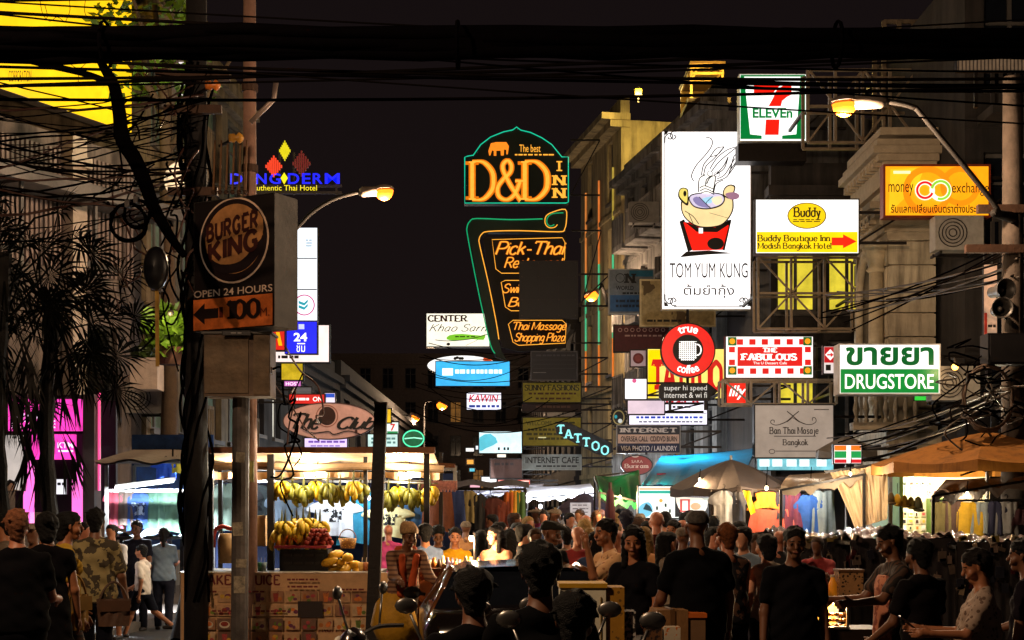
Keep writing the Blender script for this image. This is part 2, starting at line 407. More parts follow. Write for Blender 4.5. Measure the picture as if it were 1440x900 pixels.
    def drawn(s, t, x0, y0, x1, y1, m, wide=1.5, thin=.7, serif=True, shear=0, gap=2.4, desc=False, mb=None, rise=0):
        """y0 is the cap line, y1 the baseline"""
        st, W = drawn_text(t, wide, thin, serif, shear, gap)
        tf = lambda q: s.tf((x0 + (x1-x0)*q[0]/W, y1 + (y0-y1)*q[1]/10 - rise*q[0]/W))
        s.lay(m, .004)
        stroke_mesh(s.g, st, tf, s.w); return s
    def scribble(s, x0, y0, x1, y1, m, rows=1, seed=0):
        """small print too small to read: rows of word-length dashes"""
        r = random.Random(seed + int(x0)); s.lay(m); h = (y1-y0)/rows
        for k in range(rows):
            x = x0 + r.random()*(x1-x0)*.06; yy = y0 + h*(k+.5)
            while x < x1 - 3:
                w = min(r.uniform(2.5, 9), x1-x); a = s.tf((x, yy-h*.26)); b = s.tf((x+w, yy+h*.26))
                s.g.add([(a[0], b[1], s.w), (b[0], b[1], s.w), (b[0], a[1], s.w), (a[0], a[1], s.w)], [(0, 1, 2, 3)]); x += w + r.uniform(1, 2.4)
        return s
    def neon(s, pts, m, r=.8, smooth=0, closed=False, name='neon_tube', z=.05):
        if smooth: pts = [(p.x, p.y) for p in smooth_path([(a, b, 0) for a, b in pts], smooth, closed)]
        b = MB(); b.tube([(*s.tf(p), z) for p in pts], r*s.k, 6, closed=closed, cap=not closed)
        return b.build(name, m, s.root, smooth=True)
    def done(s):
        return s.g.build('face', s.mats, s.root)

GW = 'lit and unlit signs hanging over the street'
def signs():
    W1 = lit('#fff8f2', 1.05); K = mat('#0c0a0a', .5)
    # --- tall white soup restaurant sign
    s = Sign('restaurant_sign', 'tall white lit restaurant sign with prawn and soup pot on a red stove', (931.5, 185.5, 1055, 434.5), 32, lit('#fffaf8', 1.12, .05), .22, frame=mat('#d9d4cf', .5), border=1)
    q = conv(930, 180, 3.4615)
    for a, b, c, d in ((13, 25, 16, 860), (434, 60, 437, 860), (60, 15, 380, 18), (60, 868, 390, 871)):
        (x0, y0), (x1, y1) = q((a, b), (c, d)); s.rect(x0, y0, x1, y1, K)
    for fx, fy in ((1, 1), (1, -1), (-1, -1)):      # scroll corner ornaments
        cx, cy_ = (225 - fx*212, 442 - fy*428)
        o = lambda *pp: q(*[(cx + fx*x, cy_ + fy*y) for x, y in pp])
        s.line(o((4, 60), (6, 30), (24, 14), (40, 20), (38, 38), (24, 40), (18, 30)), 1.5, K, 5); s.line(o((60, 4), (40, 6), (30, 24), (44, 42), (58, 30), (48, 22)), 1.5, K, 5)
        s.poly(o((0, 0), (22, 2), (14, 16), (2, 22)), K)
    s.poly(q((88, 632), (120, 604), (230, 598), (350, 612), (230, 618), (140, 626)), K)
    s.poly(q((86, 458), (110, 446), (150, 596), (128, 606)), K); s.poly(q((318, 452), (340, 448), (306, 600), (284, 590)), K)
    s.poly(q((106, 462), (320, 462), (326, 480), (296, 596), (150, 600), (130, 540)), lit('#f01a0c', 1.0))
    s.poly(q((108, 456), (180, 488), (260, 488), (326, 452), (330, 470), (270, 510), (170, 508)), K)
    s.ell(*q((262, 566))[0], 11.6, 8.4, K); s.rect(*q((180, 490))[0], *q((200, 516))[0], W1)
    cream = lit('#f2d69a', 1.0); pale = lit('#e9e2c8', 1.0)
    s.poly(q((100, 350), (92, 390), (110, 440), (160, 480), (220, 490), (290, 478), (336, 430), (350, 380), (330, 330), (220, 360), (140, 340)), K, 4)
    s.poly(q((106, 356), (98, 392), (114, 436), (162, 474), (220, 484), (288, 472), (330, 428), (343, 382), (326, 340), (220, 366), (146, 346)), cream, 4)
    s.poly(q((84, 306), (102, 294), (126, 302), (130, 330), (128, 380), (104, 370), (80, 340)), K, 4); s.poly(q((88, 308), (104, 299), (122, 306), (125, 332), (122, 368), (108, 362), (86, 336)), lit('#e8d56a', 1), 4)
    s.ell(*q((112, 324))[0], 2.2, 4, K)
    s.poly(q((296, 330), (304, 296), (330, 280), (356, 288), (352, 318), (330, 350)), K, 4); s.poly(q((301, 328), (308, 300), (330, 286), (350, 293), (346, 316), (328, 342)), cream, 4)
    s.poly(q((308, 326), (350, 318), (376, 332), (366, 350), (330, 352)), lit('#a0748c', .9), 4)
    s.poly(q((130, 344), (150, 326), (220, 318), (290, 326), (306, 356), (280, 388), (216, 402), (160, 392), (136, 368)), K, 4)
    s.poly(q((135, 346), (154, 331), (220, 323), (286, 331), (300, 356), (276, 382), (216, 396), (163, 387), (141, 366)), lit('#cfc4dc', 1), 4)
    s.poly(q((150, 352), (180, 342), (230, 392), (176, 384)), lit('#8a80b0', .9), 3); s.poly(q((196, 350), (250, 340), (240, 370), (212, 372)), lit('#9fd0e8', 1), 3); s.poly(q((240, 350), (284, 338), (292, 366), (262, 382)), lit('#f4dcb8', 1), 3)
    s.line(q((180, 342), (232, 394)), 1, K, 4); s.line(q((246, 340), (214, 372), (236, 394)), .9, K, 4)
    s.line(q((110, 410), (150, 436), (178, 474)), 1, K, 4); s.line(q((128, 420), (150, 470)), .9, K, 4); s.line(q((230, 420), (330, 448)), .5, K, 3)
    # the prawn
    s.poly(q((176, 318), (178, 260), (200, 232), (250, 238), (258, 268), (248, 324)), lit('#fdf8f0', 1.05), 3)
    for L in (((176, 320), (180, 256), (210, 236)), ((250, 322), (262, 280), (296, 262)), ((216, 280), (232, 250), (258, 246), (246, 322)), ((182, 300), (206, 290), (250, 306)), ((182, 316), (210, 304), (250, 322)), ((180, 328), (216, 318), (252, 332)), ((210, 292), (214, 262), (234, 244)),
              ((152, 268), (142, 240), (166, 190), (210, 140), (240, 96), (238, 64), (208, 54)), ((190, 240), (200, 190), (232, 150), (262, 110), (300, 102)), ((200, 240), (212, 196), (250, 160), (300, 102)), ((232, 150), (268, 140), (300, 102)),
              ((230, 210), (262, 160), (310, 120), (366, 100)), ((238, 222), (280, 170), (366, 100)), ((258, 270), (310, 250), (330, 210), (346, 150), (372, 130)), ((262, 260), (300, 240), (332, 190), (350, 160)), ((256, 240), (296, 196), (318, 152)), ((264, 236), (300, 206), (318, 152)), ((324, 220), (356, 176), (372, 130)), ((322, 236), (350, 196), (366, 160))):
        s.line(q(*L), 1.5, K, 4, 1.1)
    for e in ((230, 234), (264, 238)): s.ring(*q(e)[0], 3.6, .9, K)
    s.text('TOM YUM KUNG', *q((34, 666))[0], *q((412, 738))[0], mat('#14121a', .5)); s.text('ต้มยำกุ้ง', *q((102, 770))[0], *q((346, 836))[0], mat('#15121c', .5), bold=.004)
    s.done()
    # --- convenience store sign
    s = Sign('convenience_store_sign', 'square green and white lit convenience store sign with a big red figure seven', (1040.5, 105, 1133, 198), 31, lit('#fcfffa', 1.1), .3, cat='shop sign', frame=mat('#dfe2dd', .5), border=1)
    q = conv(1040, 80, 3.215); G = lit('#007a33', .9); RD = lit('#ea1c0e', 1.05)
    s.poly(q((4, 84), (20, 84), (48, 350), (100, 356), (100, 372), (4, 372)), G); s.poly(q((296, 84), (276, 84), (256, 350), (192, 356), (192, 372), (296, 372)), G); s.poly(q((4, 82), (296, 82), (296, 90), (4, 90)), G)
    s.poly(q((64, 118), (234, 118), (234, 172), (214, 182), (192, 200), (186, 224), (130, 224), (146, 196), (158, 172), (64, 172)), RD); s.poly(q((118, 284), (180, 284), (176, 354), (114, 354)), RD)
    s.line(q((150, 172), (176, 140), (220, 118)), 1.8, lit('#fcfffa', 1.1), 4)
    s.text('ELEVEn', *q((58, 232))[0], *q((238, 278))[0], lit('#06803a', .9), bold=.035); s.done()
    b = MB(); k = S(31); b.box((-.01, -62.6*k, -.2), (96*k, 25*k, .4)); b.build('lower_box', IRON, s.root)
    # --- boutique hotel sign
    s = Sign('hotel_direction_sign', 'white over yellow lit hotel sign with yellow oval and red arrow', (1063, 281, 1207, 356), 26.3, lit('#fffdf8', 1.12), .2)
    Yl = lit('#ffd60a', 1.0); s.rect(1064, 326, 1206, 355, Yl); s.ell(1134.5, 303.5, 27.5, 18.5, mat('#8a7010', .5)); s.ell(1134.5, 303.5, 26, 17.2, lit('#f5cf10', .95))
    s.drawn('Buddy', 1117, 292, 1153, 305, mat('#3a2a08', .5), 2.2, 1.1); s.scribble(1114, 308, 1156, 313, mat('#5a450a', .5), 2)
    s.drawn('Buddy Boutique Inn', 1066, 331, 1166, 339.5, mat('#241a06', .5), 2, 1.0); s.drawn('Modish Bangkok Hotel', 1066, 342, 1168, 350, mat('#241a06', .5), 2, 1.0)
    s.poly([(1169, 334.5), (1185, 334.5), (1185, 330), (1204, 340), (1185, 349.5), (1185, 345.5), (1169, 345.5)], lit('#f0260f', 1.05)); s.done()
    # --- money exchange
    s = Sign('currency_exchange_sign', 'orange lit money exchange sign with red and green interlocked rings', (1245, 234, 1390, 303), 25.5, lit('#ffa412', 1.05, .12), .22, frame=mat('#7a2c10', .5), border=3)
    s.poly([(1252, 238), (1300, 236), (1290, 262), (1250, 300)], lit('#ffbe1e', 1.05)); s.ring(1304, 268, 30, 9, lit('#ff8c10', 1.0)); s.ring(1350, 262, 24, 8, lit('#ff8c10', 1.0)); s.rect(1256, 240.5, 1280, 244.5, lit('#ffe6b0', 1.1))
    s.text('money', 1249, 259, 1284, 276, K); s.text('exchange', 1338, 257, 1390, 276, K)
    s.ring(1300, 268, 11, 6, lit('#fff2d8', 1.1)); s.ring(1322, 268, 12.5, 6, lit('#fff2d8', 1.1)); s.ring(1300, 268, 11, 3.4, lit('#e81c24', 1.05), 20, 330); s.ring(1322, 268, 12.5, 3.6, lit('#8fd03c', 1.05), 190, 470)
    s.text('รับแลกเปลี่ยนเงินตราต่างประเทศ', 1252, 287, 1387, 300, mat('#3a1408', .5), bold=.015); s.done()
    # --- drugstore
    s = Sign('pharmacy_sign', 'white and green lit drugstore sign with Thai lettering on top', (1181, 485, 1321, 553), 25, lit('#f6f2ee', 1.0), .4, frame=mat('#c9c2bb', .5), border=1.6)
    s.rect(1182, 519, 1320, 552.5, lit('#0a8a35', .8)); s.text('ขายยา', 1189, 488, 1313, 514, lit('#086d2c', .6), bold=.03); s.text('DRUGSTORE', 1188, 526, 1313, 547, lit('#fff6ee', 1.05), bold=.012); s.done()
    # --- THE FABULOUS
    s = Sign('dessert_cafe_sign', 'white lit cafe sign with red check border and red name panel', (1021, 473.5, 1143, 531), 30, lit('#fff6f0', 1.0), .2, border=1.2)
    R2 = lit('#d81a18', .95)
    for i in range(7):
        x = 1036 + i*17.4
        if i < 6: s.rect(x, 477, x+9, 485, R2); s.rect(x+1, 518, x+10, 526, R2)
    for yy in (488, 506): s.rect(1024.5, yy, 1033, yy+8, R2); s.rect(1131, yy, 1139.5, yy+8, R2)
    for cx in (1029, 1134.5):
        for cyy in (480.5, 521.5): s.rect(cx-6, cyy-6, cx+6, cyy+6, lit('#1d6a24', .7)); s.ell(cx, cyy, 4, 4, lit('#f59a12', 1.0))
    s.rect(1036, 488.5, 1127, 515.5, R2); Wl = lit('#fff4ec', 1.1)
    s.drawn('THE', 1072, 490, 1091, 496, Wl, 3, 1.6); s.drawn('FABULOUS', 1043, 498.5, 1118, 507, Wl, 3.2, 1.6, gap=3); s.text('The U Dessert Cafe', 1058, 509.5, 1105, 513, Wl); s.done()
    # --- round coffee sign
    n = 48; circ = [(967.5 + 37*math.cos(2*math.pi*i/n), 492.5 + 37*math.sin(2*math.pi*i/n)) for i in range(n)]
    s = Sign('coffee_shop_sign', 'round red lit coffee sign with a dotted mug on a black disc', (930.5, 455.5, 1004.5, 529.5), 31.2, lit('#e81410', .85), .14, shape=circ, mount=None)
    s.ell(967.5, 492, 21.5, 21.5, K); Wc = lit('#fffaf6', 1.1)
    for i in range(9):
        for j in range(10):
            if (i in (0, 8)) and j in (0, 9): continue
            s.ell(956 + i*2.75, 481 + j*2.75, 1.25, 1.25, Wc, 8); s.w -= .004
    s.w += .004
    s.ring(980.5, 492, 5.2, 1.8, Wc, -100, 100, 7.5); s.rect(955, 480.2, 979.6, 480.9, Wc)
    s.text('true', 952, 458, 984, 468, Wc, bold=.02, arc=(967.5, 492, 24.5, 118, 62)); s.text('coffee', 949, 516, 986, 528, Wc, bold=.02, arc=(967.5, 492, -33.5, 60, 120)); s.done()
    b = MB(); k = S(31.2); b.tube([(0, 36*k, -.07), (0, 58*k, -.07)], .035); b.tube([(0, -36*k, -.07), (0, -50*k, -.07)], .035); b.build('hanger_rod', IRON, s.root)
    # --- arrow sign
    s = Sign('internet_arrow_sign', 'black arrow sign with white internet lettering below the round coffee sign', (927, 540, 1008, 562), 31.2, K, .1, shape=[(928, 544), (932, 540), (994, 540), (1008, 550), (996, 562), (932, 562), (928, 558)], mount='D', arm=.2)
    s.text('super hi speed', 934, 542, 994, 551, lit('#e9e4dc', .75)); s.text('internet & wi fi', 934, 551.5, 994, 559.5, lit('#e9e4dc', .75)); s.done()
    # --- illy
    s = Sign('espresso_sign', 'small square red lit sign with slanted white lettering', (1022, 536, 1052, 567), 30.5, lit('#ee2412', 1.0), .12); s.text('illy', 1026, 542, 1048, 562, lit('#fff4ee', 1.1), shear=.25, bold=.02); s.done()
    # --- small red diamond sign
    s = Sign('arrow_diamond_sign', 'small red sign with a white diamond arrow beside the pharmacy sign', (1158.5, 487.5, 1176, 525), 27, lit('#e9dcd8', .8), .1); s.rect(1159, 488, 1175.5, 510, lit('#c8141c', .8))
    s.poly([(1167.5, 491), (1175, 499), (1167.5, 507), (1160, 499)], lit('#f6eae6', .9)); s.poly([(1163, 498), (1168, 498), (1168, 495.6), (1172, 499), (1168, 502.4), (1168, 500), (1163, 500)], R2); s.rect(1161, 513, 1168, 521, K); s.done()
    # --- massage house sign
    s = Sign('massage_house_sign', 'beige massage house sign with a roof gable drawing in thin black frame', (1062, 570, 1171.5, 643), 26.5, lit('#baa898', .55, .18), .2, border=1.6, frame=mat('#17151a', .5)); D = mat('#2e221d', .5)
    q = conv(1040, 560, 3.6)
    s.line(q((205, 132), (238, 118), (268, 92), (300, 66)), 1.3, D, 4); s.line(q((335, 132), (302, 118), (272, 92), (240, 66)), 1.3, D, 4); s.line(q((240, 120), (268, 98), (304, 122)), 1, D)
    s.line(q((205, 133), (180, 136), (158, 126), (160, 112), (174, 112), (174, 124)), 1, D, 4); s.line(q((335, 133), (366, 132), (386, 118), (382, 100), (368, 100), (368, 114)), 1, D, 4)
    s.drawn('Ban Thai Masaje', 1082.5, 601, 1150, 610, D, 2, 1); s.rect(1088, 613, 1147, 614, D); s.drawn('Bangkok', 1101, 618, 1135, 626, D, 1.9, .9); s.rect(1090, 634, 1155, 634.9, D); s.ring(1085, 635, 4, .8, D, ry=3); s.rect(1144, 575.5, 1165, 576.6, D); s.done()
    # --- striped flag box
    s = Sign('striped_flag_sign', 'small lit sign with orange green and red stripes and white cross bar', (1173, 626, 1211, 651.5), 23.2, lit('#f3efe8', 1.0), .1)
    for a, b_, c in ((626.5, 633.5, '#ee7a20'), (634.5, 644, '#1f9a4c'), (646, 651, '#d8232a')): s.rect(1173.5, a, 1190, b_, lit(c, .95)); s.rect(1196.5, a, 1210.5, b_, lit(c, .95))
    s.done()
    # --- dark signs on the right behind
    s = Sign('travel_agency_sign', 'unlit grey blue travel sign with black lettering left of the soup sign', (857, 379.5, 919, 440), 38, mat('#6f7880', .6, var=.35), .16, border=1.5, frame=mat('#a9a8a2', .5)); s.rect(858, 415, 918, 438, mat('#2f5a86', .6)); s.rect(885, 380.5, 918, 389, mat('#1f6a8a', .6)); s.ring(872, 391, 6, 1, K); s.drawn('N', 881, 385, 891, 398, K, 2.6, 1.6)
    s.drawn('.', 893, 385, 895, 398, K); s.text('WORLD', 866, 402, 891, 408, K, bold=.02); s.scribble(874, 410, 915, 415, K); s.scribble(863, 420, 915, 434, mat('#16283c', .6), 2, 3); s.done()
    s = Sign('framed_notice_board', 'beige board in a pale frame half hidden behind the soup sign', (902, 395, 1004, 457), 35, mat('#a89468', .7, var=.5, pattern=('cloud', 1.1, .62), col2='#5c4a30'), .12, border=2.4, frame=mat('#cbb88c', .6)); s.scribble(908, 448, 960, 454, K, 1); s.done()
    s = Sign('maroon_restaurant_sign', 'dark maroon sign with two rows of dull pinkish characters', (864, 458, 939, 494), 36.5, mat('#4a1418', .6), .14); pk = mat('#a5827c', .6)
    for i in range(8):
        s.ring(872 + i*8.6, 464, 2.4, 1.1, pk)
    s.scribble(876, 470, 934, 474.5, pk); s.done()
    s = Sign('red_disc_sign', 'small pale square sign with a dark red disc', (887, 493, 908, 515), 34.5, lit('#a08484', .6), .08); s.ell(897.5, 504, 7.5, 7.5, mat('#6a1a20', .5)); s.ell(897.5, 504, 5, 5, mat('#8c3a3c', .5)); s.done()
    s = Sign('yellow_tattoo_sign', 'yellow lit tattoo sign with tall red letters behind the coffee sign', (911, 491, 1018, 560), 34, lit('#f8e070', 1.05), .2)
    s.poly([(911.5, 492), (930, 492), (922, 559), (911.5, 559)], lit('#ffd400', 1.05))
    s.drawn('TATTOO', 918, 509, 1014, 548, lit('#d32018', .9), 2.9, 1.7, gap=1.5); s.done()
    s = Sign('blank_white_sign', 'small white lit box sign with a pink dot left of the yellow tattoo sign', (879, 533, 909, 561), 33.5, lit('#f4ecf2', 1.0), .12); s.ell(892, 535.5, 3, 3, lit('#d8508a', .9)); s.done()
    s = Sign('blank_pink_sign', 'pale pinkish lit box sign without lettering', (883, 563.5, 934, 582), 33, lit('#dcc6d4', .95), .16); s.done()
    s = Sign('tailor_shop_sign', 'white lit shop sign with red heading and blue small print', (885, 562, 994, 597), 34.5, lit('#eee8f6', 1.05), .14)
    s.drawn('D.&L.B.', 938, 562.5, 985, 567.5, lit('#d81c2c', .9), 3, 1.5); s.scribble(938, 569.5, 972, 575, K, 1, 4); s.rect(886, 580.6, 993, 581.6, K); s.scribble(892, 584, 988, 590, lit('#2a4ac0', .8), 1, 2); s.scribble(896, 591.5, 990, 595, mat('#3a3a52', .5), 1, 5); s.done()
    s = Sign('internet_laundry_sign', 'dark blue and pale unlit internet and laundry sign in three bands', (868, 598.5, 956, 636.5), 31, mat('#23242f', .6), .12, frame=mat('#8a8684', .5), border=1)
    s.rect(869, 611, 955, 623.5, mat('#b99d90', .6)); s.rect(869, 624, 955, 636, mat('#1d2342', .6)); s.drawn('INTERNET', 874, 602, 951, 608, mat('#bab4b4', .6), 2.6, 1.6, gap=3.2); s.text('OVERSEA CALL  CD/DVD BURN', 873, 613.5, 952, 621, mat('#2d1d1c', .6), bold=.02); s.text('VISA PHOTO / LAUNDRY', 873, 627, 952, 634, mat('#c7c2c6', .6), bold=.02); s.done()
    n = 32; oval = [(895.5 + 21*math.cos(2*math.pi*i/n), 654 + 13*math.sin(2*math.pi*i/n)) for i in range(n)]
    s = Sign('red_oval_sign', 'dark red oval sign with a pale cup hanging under the internet sign', (874, 641, 917, 667), 30, mat('#7a1d12', .5, emit=.25), .1, shape=oval, mount='T', arm=.05); s.ring(893, 638.5, 6, 1.8, mat('#c9b4a8', .5), 0, 180, 4); s.text('SARA', 888, 647, 904, 651, mat('#d5b4a4', .5)); s.drawn('Buriram', 879, 652.5, 911, 658, mat('#d5b4a4', .5), 2, 1); s.done()
    s = Sign('gear_clock_sign', 'round gear shaped dark sign with teal and white spots', (861, 571, 879, 601), 36, mat('#2a2622', .5), .08, shape=[(870 + (11 if i % 2 else 9)*math.cos(2*math.pi*i/40), 587 + (14 if i % 2 else 12)*math.sin(2*math.pi*i/40)) for i in range(40)]); s.ring(870, 587, 7.5, 1.6, mat('#b8a468', .5), ry=9.5); s.ell(866, 586, 2, 2.6, mat('#2aa0b0', .4, emit=.4)); s.ell(872, 592, 3, 3, lit('#d8dcd8', .6)); s.done()
    # --- inn sign with green neon outline
    q = conv(560, 170, 5)
    outl = q((468, 580), (468, 258), (490, 250), (528, 244), (580, 170), (650, 116), (740, 80), (806, 66), (832, 46), (862, 68), (930, 84), (1010, 122), (1080, 170), (1130, 232), (1150, 256), (1196, 256), (1196, 572), (1180, 580))
    s = Sign('inn_sign', 'dark inn sign with arched top in green neon outline and large orange letters', (654, 180, 800, 287), 45, mat('#0a1a12', .5), .35, shape=outl, border=.8)
    OR = neon('#ffae3a', 1.1); OD = neon('#f07a08', .85); TQ = neon('#14c89c', .95)
    s.neon(outl, TQ, .75, closed=True)
    s.drawn('D', 664, 227, 694, 281, OD, 2.5, .9, gap=1); s.drawn('D', 664, 227, 694, 281, OR, 1.3, .4, gap=1); s.drawn('D', 738, 227, 770, 281, OD, 2.5, .9); s.drawn('&', 699, 226, 736, 281, OD, 2.1, 1.1); s.drawn('&', 699, 226, 736, 281, OR, 1.1, .5); s.drawn('D', 738, 227, 770, 281, OR, 1.3, .4)
    for t, yy in (('I', 227), ('N', 247), ('N', 265)): s.drawn(t, 780 if t == 'N' else 786.5, yy, 793 if t == 'N' else 787, yy + 13.5, OR, 2.4 if t == 'N' else .4, 1.2 if t == 'N' else .2)
    s.line([(786.4, 228), (786.4, 240)], 3, OR); s.rect(782.5, 227, 790.5, 228.6, OR); s.rect(782.5, 239.4, 790.5, 241, OR)
    s.poly(q((640, 246), (634, 214), (640, 196), (652, 160), (690, 152), (760, 152), (778, 180), (776, 200), (770, 238), (760, 238), (760, 206), (744, 204), (742, 246), (722, 246), (720, 212), (690, 212), (690, 248), (672, 248), (672, 214), (660, 210), (648, 246)), neon('#ff8a20', 1.0))
    s.text('The best', *q((852, 170))[0], *q((1000, 222))[0], OR); s.scribble(*q((810, 232))[0], *q((1096, 250))[0], OR); s.done()
    # --- restaurant, beer and massage pylon with neon hook
    q = conv(580, 280, 3.75)
    body = q((290, 150), (300, 120), (330, 104), (690, 108), (700, 80), (740, 72), (806, 56), (816, 90), (806, 160), (770, 176), (400, 176), (366, 190), (352, 215), (356, 250), (456, 740), (470, 800), (500, 850), (440, 830), (412, 770))
    s = Sign('neon_pylon_sign', 'hook shaped green neon pylon with three orange script panels below the inn sign', (656, 294, 799, 510), 44.6, mat('#0c2a1a', .5), .3, shape=body, border=.8)
    GN = neon('#10b070', .8); ON = neon('#ffac38', 1.1); OND = neon('#d86808', .75)
    s.neon(q((436, 815), (412, 770), (372, 600), (330, 400), (292, 200), (288, 150), (304, 118), (340, 104), (520, 110), (686, 106)), GN, .8, 3)
    s.neon(q((456, 740), (440, 640), (400, 440), (356, 250), (352, 212), (366, 186), (400, 172), (560, 168), (770, 174), (802, 160), (812, 110), (806, 56), (740, 70), (704, 92), (700, 130), (720, 152), (750, 150), (764, 136)), ON, .7, 3)
    s.neon(q((796, 74), (740, 78), (712, 100), (710, 130), (728, 144), (748, 136)), GN, .7, 3)
    bp = MB(); pl = s.ccw([s.tf(p) for p in q((372, 196), (812, 186), (812, 780), (560, 800), (470, 780), (378, 260))]); bp.prism(pl, -.3, -.1); bp.build('backing_panel', mat('#0c0807', .6), s.root)
    for pts, rows in ((((420, 215), (790, 205), (804, 230), (802, 316), (780, 392), (470, 392), (440, 370)), (('Pick-Thai', 440, 225, 790, 292), ('Restaurant', 486, 308, 790, 362))), (((468, 440), (490, 430), (780, 430), (800, 450), (790, 590), (520, 590), (490, 570)), (('Swimming Pool', 476, 448, 800, 494), ('Beauty', 506, 520, 720, 566))), (((506, 660), (530, 640), (790, 640), (810, 660), (806, 760), (560, 772), (530, 755)), (('Thai Massage', 524, 650, 804, 690), ('Shopping Plaza', 538, 708, 800, 750)))):
        s.neon(q(*pts), ON, .55, closed=True, name='panel_outline')
        for t, x0, y0, x1, y1 in rows:
            (a, b_), (c, d) = q((x0, y0), (x1, y1)); s.drawn(t, a, b_, c, d, OND, 2.0, 1.5, serif=False, shear=.35, gap=1.3); s.drawn(t, a, b_, c, d, ON, 1.0, .7, serif=False, shear=.35, gap=1.3)
    s.done()
    s = Sign('blank_dark_sign', 'large unlit black sign panel hiding half of the neon pylon', (731, 367.5, 812, 447), 40, mat('#100b0a', .5, var=.4), .14, border=1, frame=mat('#2d2320', .6)); [s.rect(732, y, 811.5, y+.7, mat('#241b18', .6)) for y in (390, 421)]; [s.rect(x, 368, x+.7, 446.5, mat('#241b18', .6)) for x in (758, 785)]; [s.ell(x, y, .8, .8, mat('#4a403a', .4, .6), 8) for x in (734, 757, 786, 809) for y in (370, 389, 422, 444)]; s.done()
    # --- middle distance signs
    s = Sign('shopping_center_sign', 'white lit center sign with dark red heading and black script over a green boat', (600, 441, 688, 487), 58, lit('#f4ecd6', 1.0), .3, frame=BLACK, border=1.4)
    s.drawn('CENTER', 602.5, 443.5, 656, 452, mat('#5c0f10', .5), 2.6, 1.3, gap=2.6, rise=0); s.drawn('Khao Sarn', 604, 456, 682, 466, K, 1.0, .7, serif=False, shear=.45, gap=2.2); gb = lit('#7cc82c', .9)
    s.poly([(628, 477), (632, 471.5), (650, 469.5), (676, 472), (682, 470), (680, 478), (664, 477), (640, 479)], gb, 2); s.line([(612, 478), (630, 479.5), (660, 477), (686, 470)], 1, K, 3); s.ell(630.5, 484, 2.6, 2, K); s.scribble(640, 472, 668, 475, mat('#3a6a14', .5)); s.line([(655, 486), (672, 478)], .5, K); s.done()
    n = 40; el = [(650 + 49*math.cos(2*math.pi*i/n), 514 + 14*math.sin(2*math.pi*i/n)) for i in range(n)]
    s = Sign('white_oval_sign', 'wide white lit oval sign with black clover mark behind the cyan sign', (600, 500, 700, 528), 60, lit('#f5f2ee', 1.0), .2, shape=el); [s.ell(643 + d, 504 - (abs(d) < 2), 2.4, 2, K) for d in (-3, 0, 4, 7)]; s.poly([(680, 503), (692, 506), (690, 509), (679, 507)], lit('#d84a20', .9)); s.done()
    s = Sign('cyan_sign', 'bright cyan blue lit rectangular sign with washed out white lettering', (613, 508.5, 716.5, 542.5), 56, lit('#35b4f2', 1.05, .25, 1.2), .25, border=1, frame=mat('#0b2a4a', .5)); s.scribble(640, 517, 706, 528, lit('#e8faff', 1.1)); s.rect(622, 518, 637, 528, lit('#f0fcff', 1.1)); s.done()
    s = Sign('film_shop_sign', 'white lit sign with red capital lettering over a blue band', (656.5, 552.5, 704.5, 576), 62, lit('#f0ebfa', 1.0), .2); s.text('KAWIN', 660, 555, 700, 565.5, lit('#d0142c', .95), shear=.15, bold=.02); s.rect(657, 567, 704, 575.5, lit('#e4e6fc', 1.0)); s.scribble(658.5, 568, 702, 574.5, lit('#1c3a9c', .8), 1, 8); s.done()
    s = Sign('pale_cyan_screen', 'white and cyan lit advertising screen with three small dark marks', (674, 607, 733.5, 637), 55, lit('#cfeef2', 1.0, .3, 1.5), .15); s.poly([(674.5, 615), (690, 610), (700, 622), (684, 630), (674.5, 634)], lit('#58c4d8', .95), 2); [s.rect(x, 629, x+3, 633, K) for x in (700, 708, 713)]; s.done()
    dk = mat('#15141a', .5)
    s = Sign('dark_travel_sign', 'unlit black sign with faint grey rules under the neon pylon', (747.5, 495, 811, 533.5), 42, dk, .1, frame=mat('#4a4648', .5)); s.scribble(752, 497.5, 808, 502, mat('#3e3c44', .5)); s.rect(750, 523.4, 768, 524.4, mat('#7a7878', .5)); [s.rect(750, y, 809, y+.6, mat('#303036', .5)) for y in (506, 512, 518)]; s.done()
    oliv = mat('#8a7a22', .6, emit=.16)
    s = Sign('yellow_fashion_sign', 'dim yellow fashion shop sign with dark serif lettering', (735.5, 538.5, 816.5, 565.5), 43, oliv, .12); s.drawn('SUNNY FASHIONS', 738, 541.5, 814, 549, K, 2.2, 1.1); s.scribble(742, 551, 810, 556, mat('#4c2010', .5), 1); s.scribble(752, 558, 802, 563, mat('#4c2010', .5), 1, 4); s.done()
    s = Sign('dim_brown_sign', 'dim brown strip sign under the yellow fashion sign', (735.5, 566.5, 816, 578), 43.2, mat('#3a2622', .6), .1); s.scribble(752, 569, 802, 575, mat('#6a4a40', .5)); s.done()
    s = Sign('yellow_welcome_sign', 'dim yellow sign with rows of small dark print under the strip sign', (735.5, 587.5, 816.5, 626.5), 42.6, oliv, .12); s.text('WELCOME', 740, 592, 776, 598, mat('#3c3a10', .5)); s.scribble(780, 592, 812, 597, mat('#3c3a10', .5)); s.scribble(740, 601, 810, 620, mat('#4a4212', .5), 3); s.rect(757, 614.5, 768, 616, lit('#e0d8a0', .8)); s.done()
    s = Sign('slanted_tattoo_sign', 'black slanted sign with pale turquoise neon tattoo letters', (782, 603, 861, 632), 39, K, .12, shape=[(782, 600), (790, 594), (802, 596), (858, 622), (861, 634), (850, 640), (838, 637), (784, 610)], mount='R')
    tz = neon('#8ff0f0', 1.0)
    for t, x, y in zip('TATTOO', (788, 799, 812, 824, 837, 850), (598, 604.5, 610.5, 616, 621, 627)):
        s.drawn(t, x-4, y, x+5, y+12, tz, 2.2, 1.6)
    s.done()
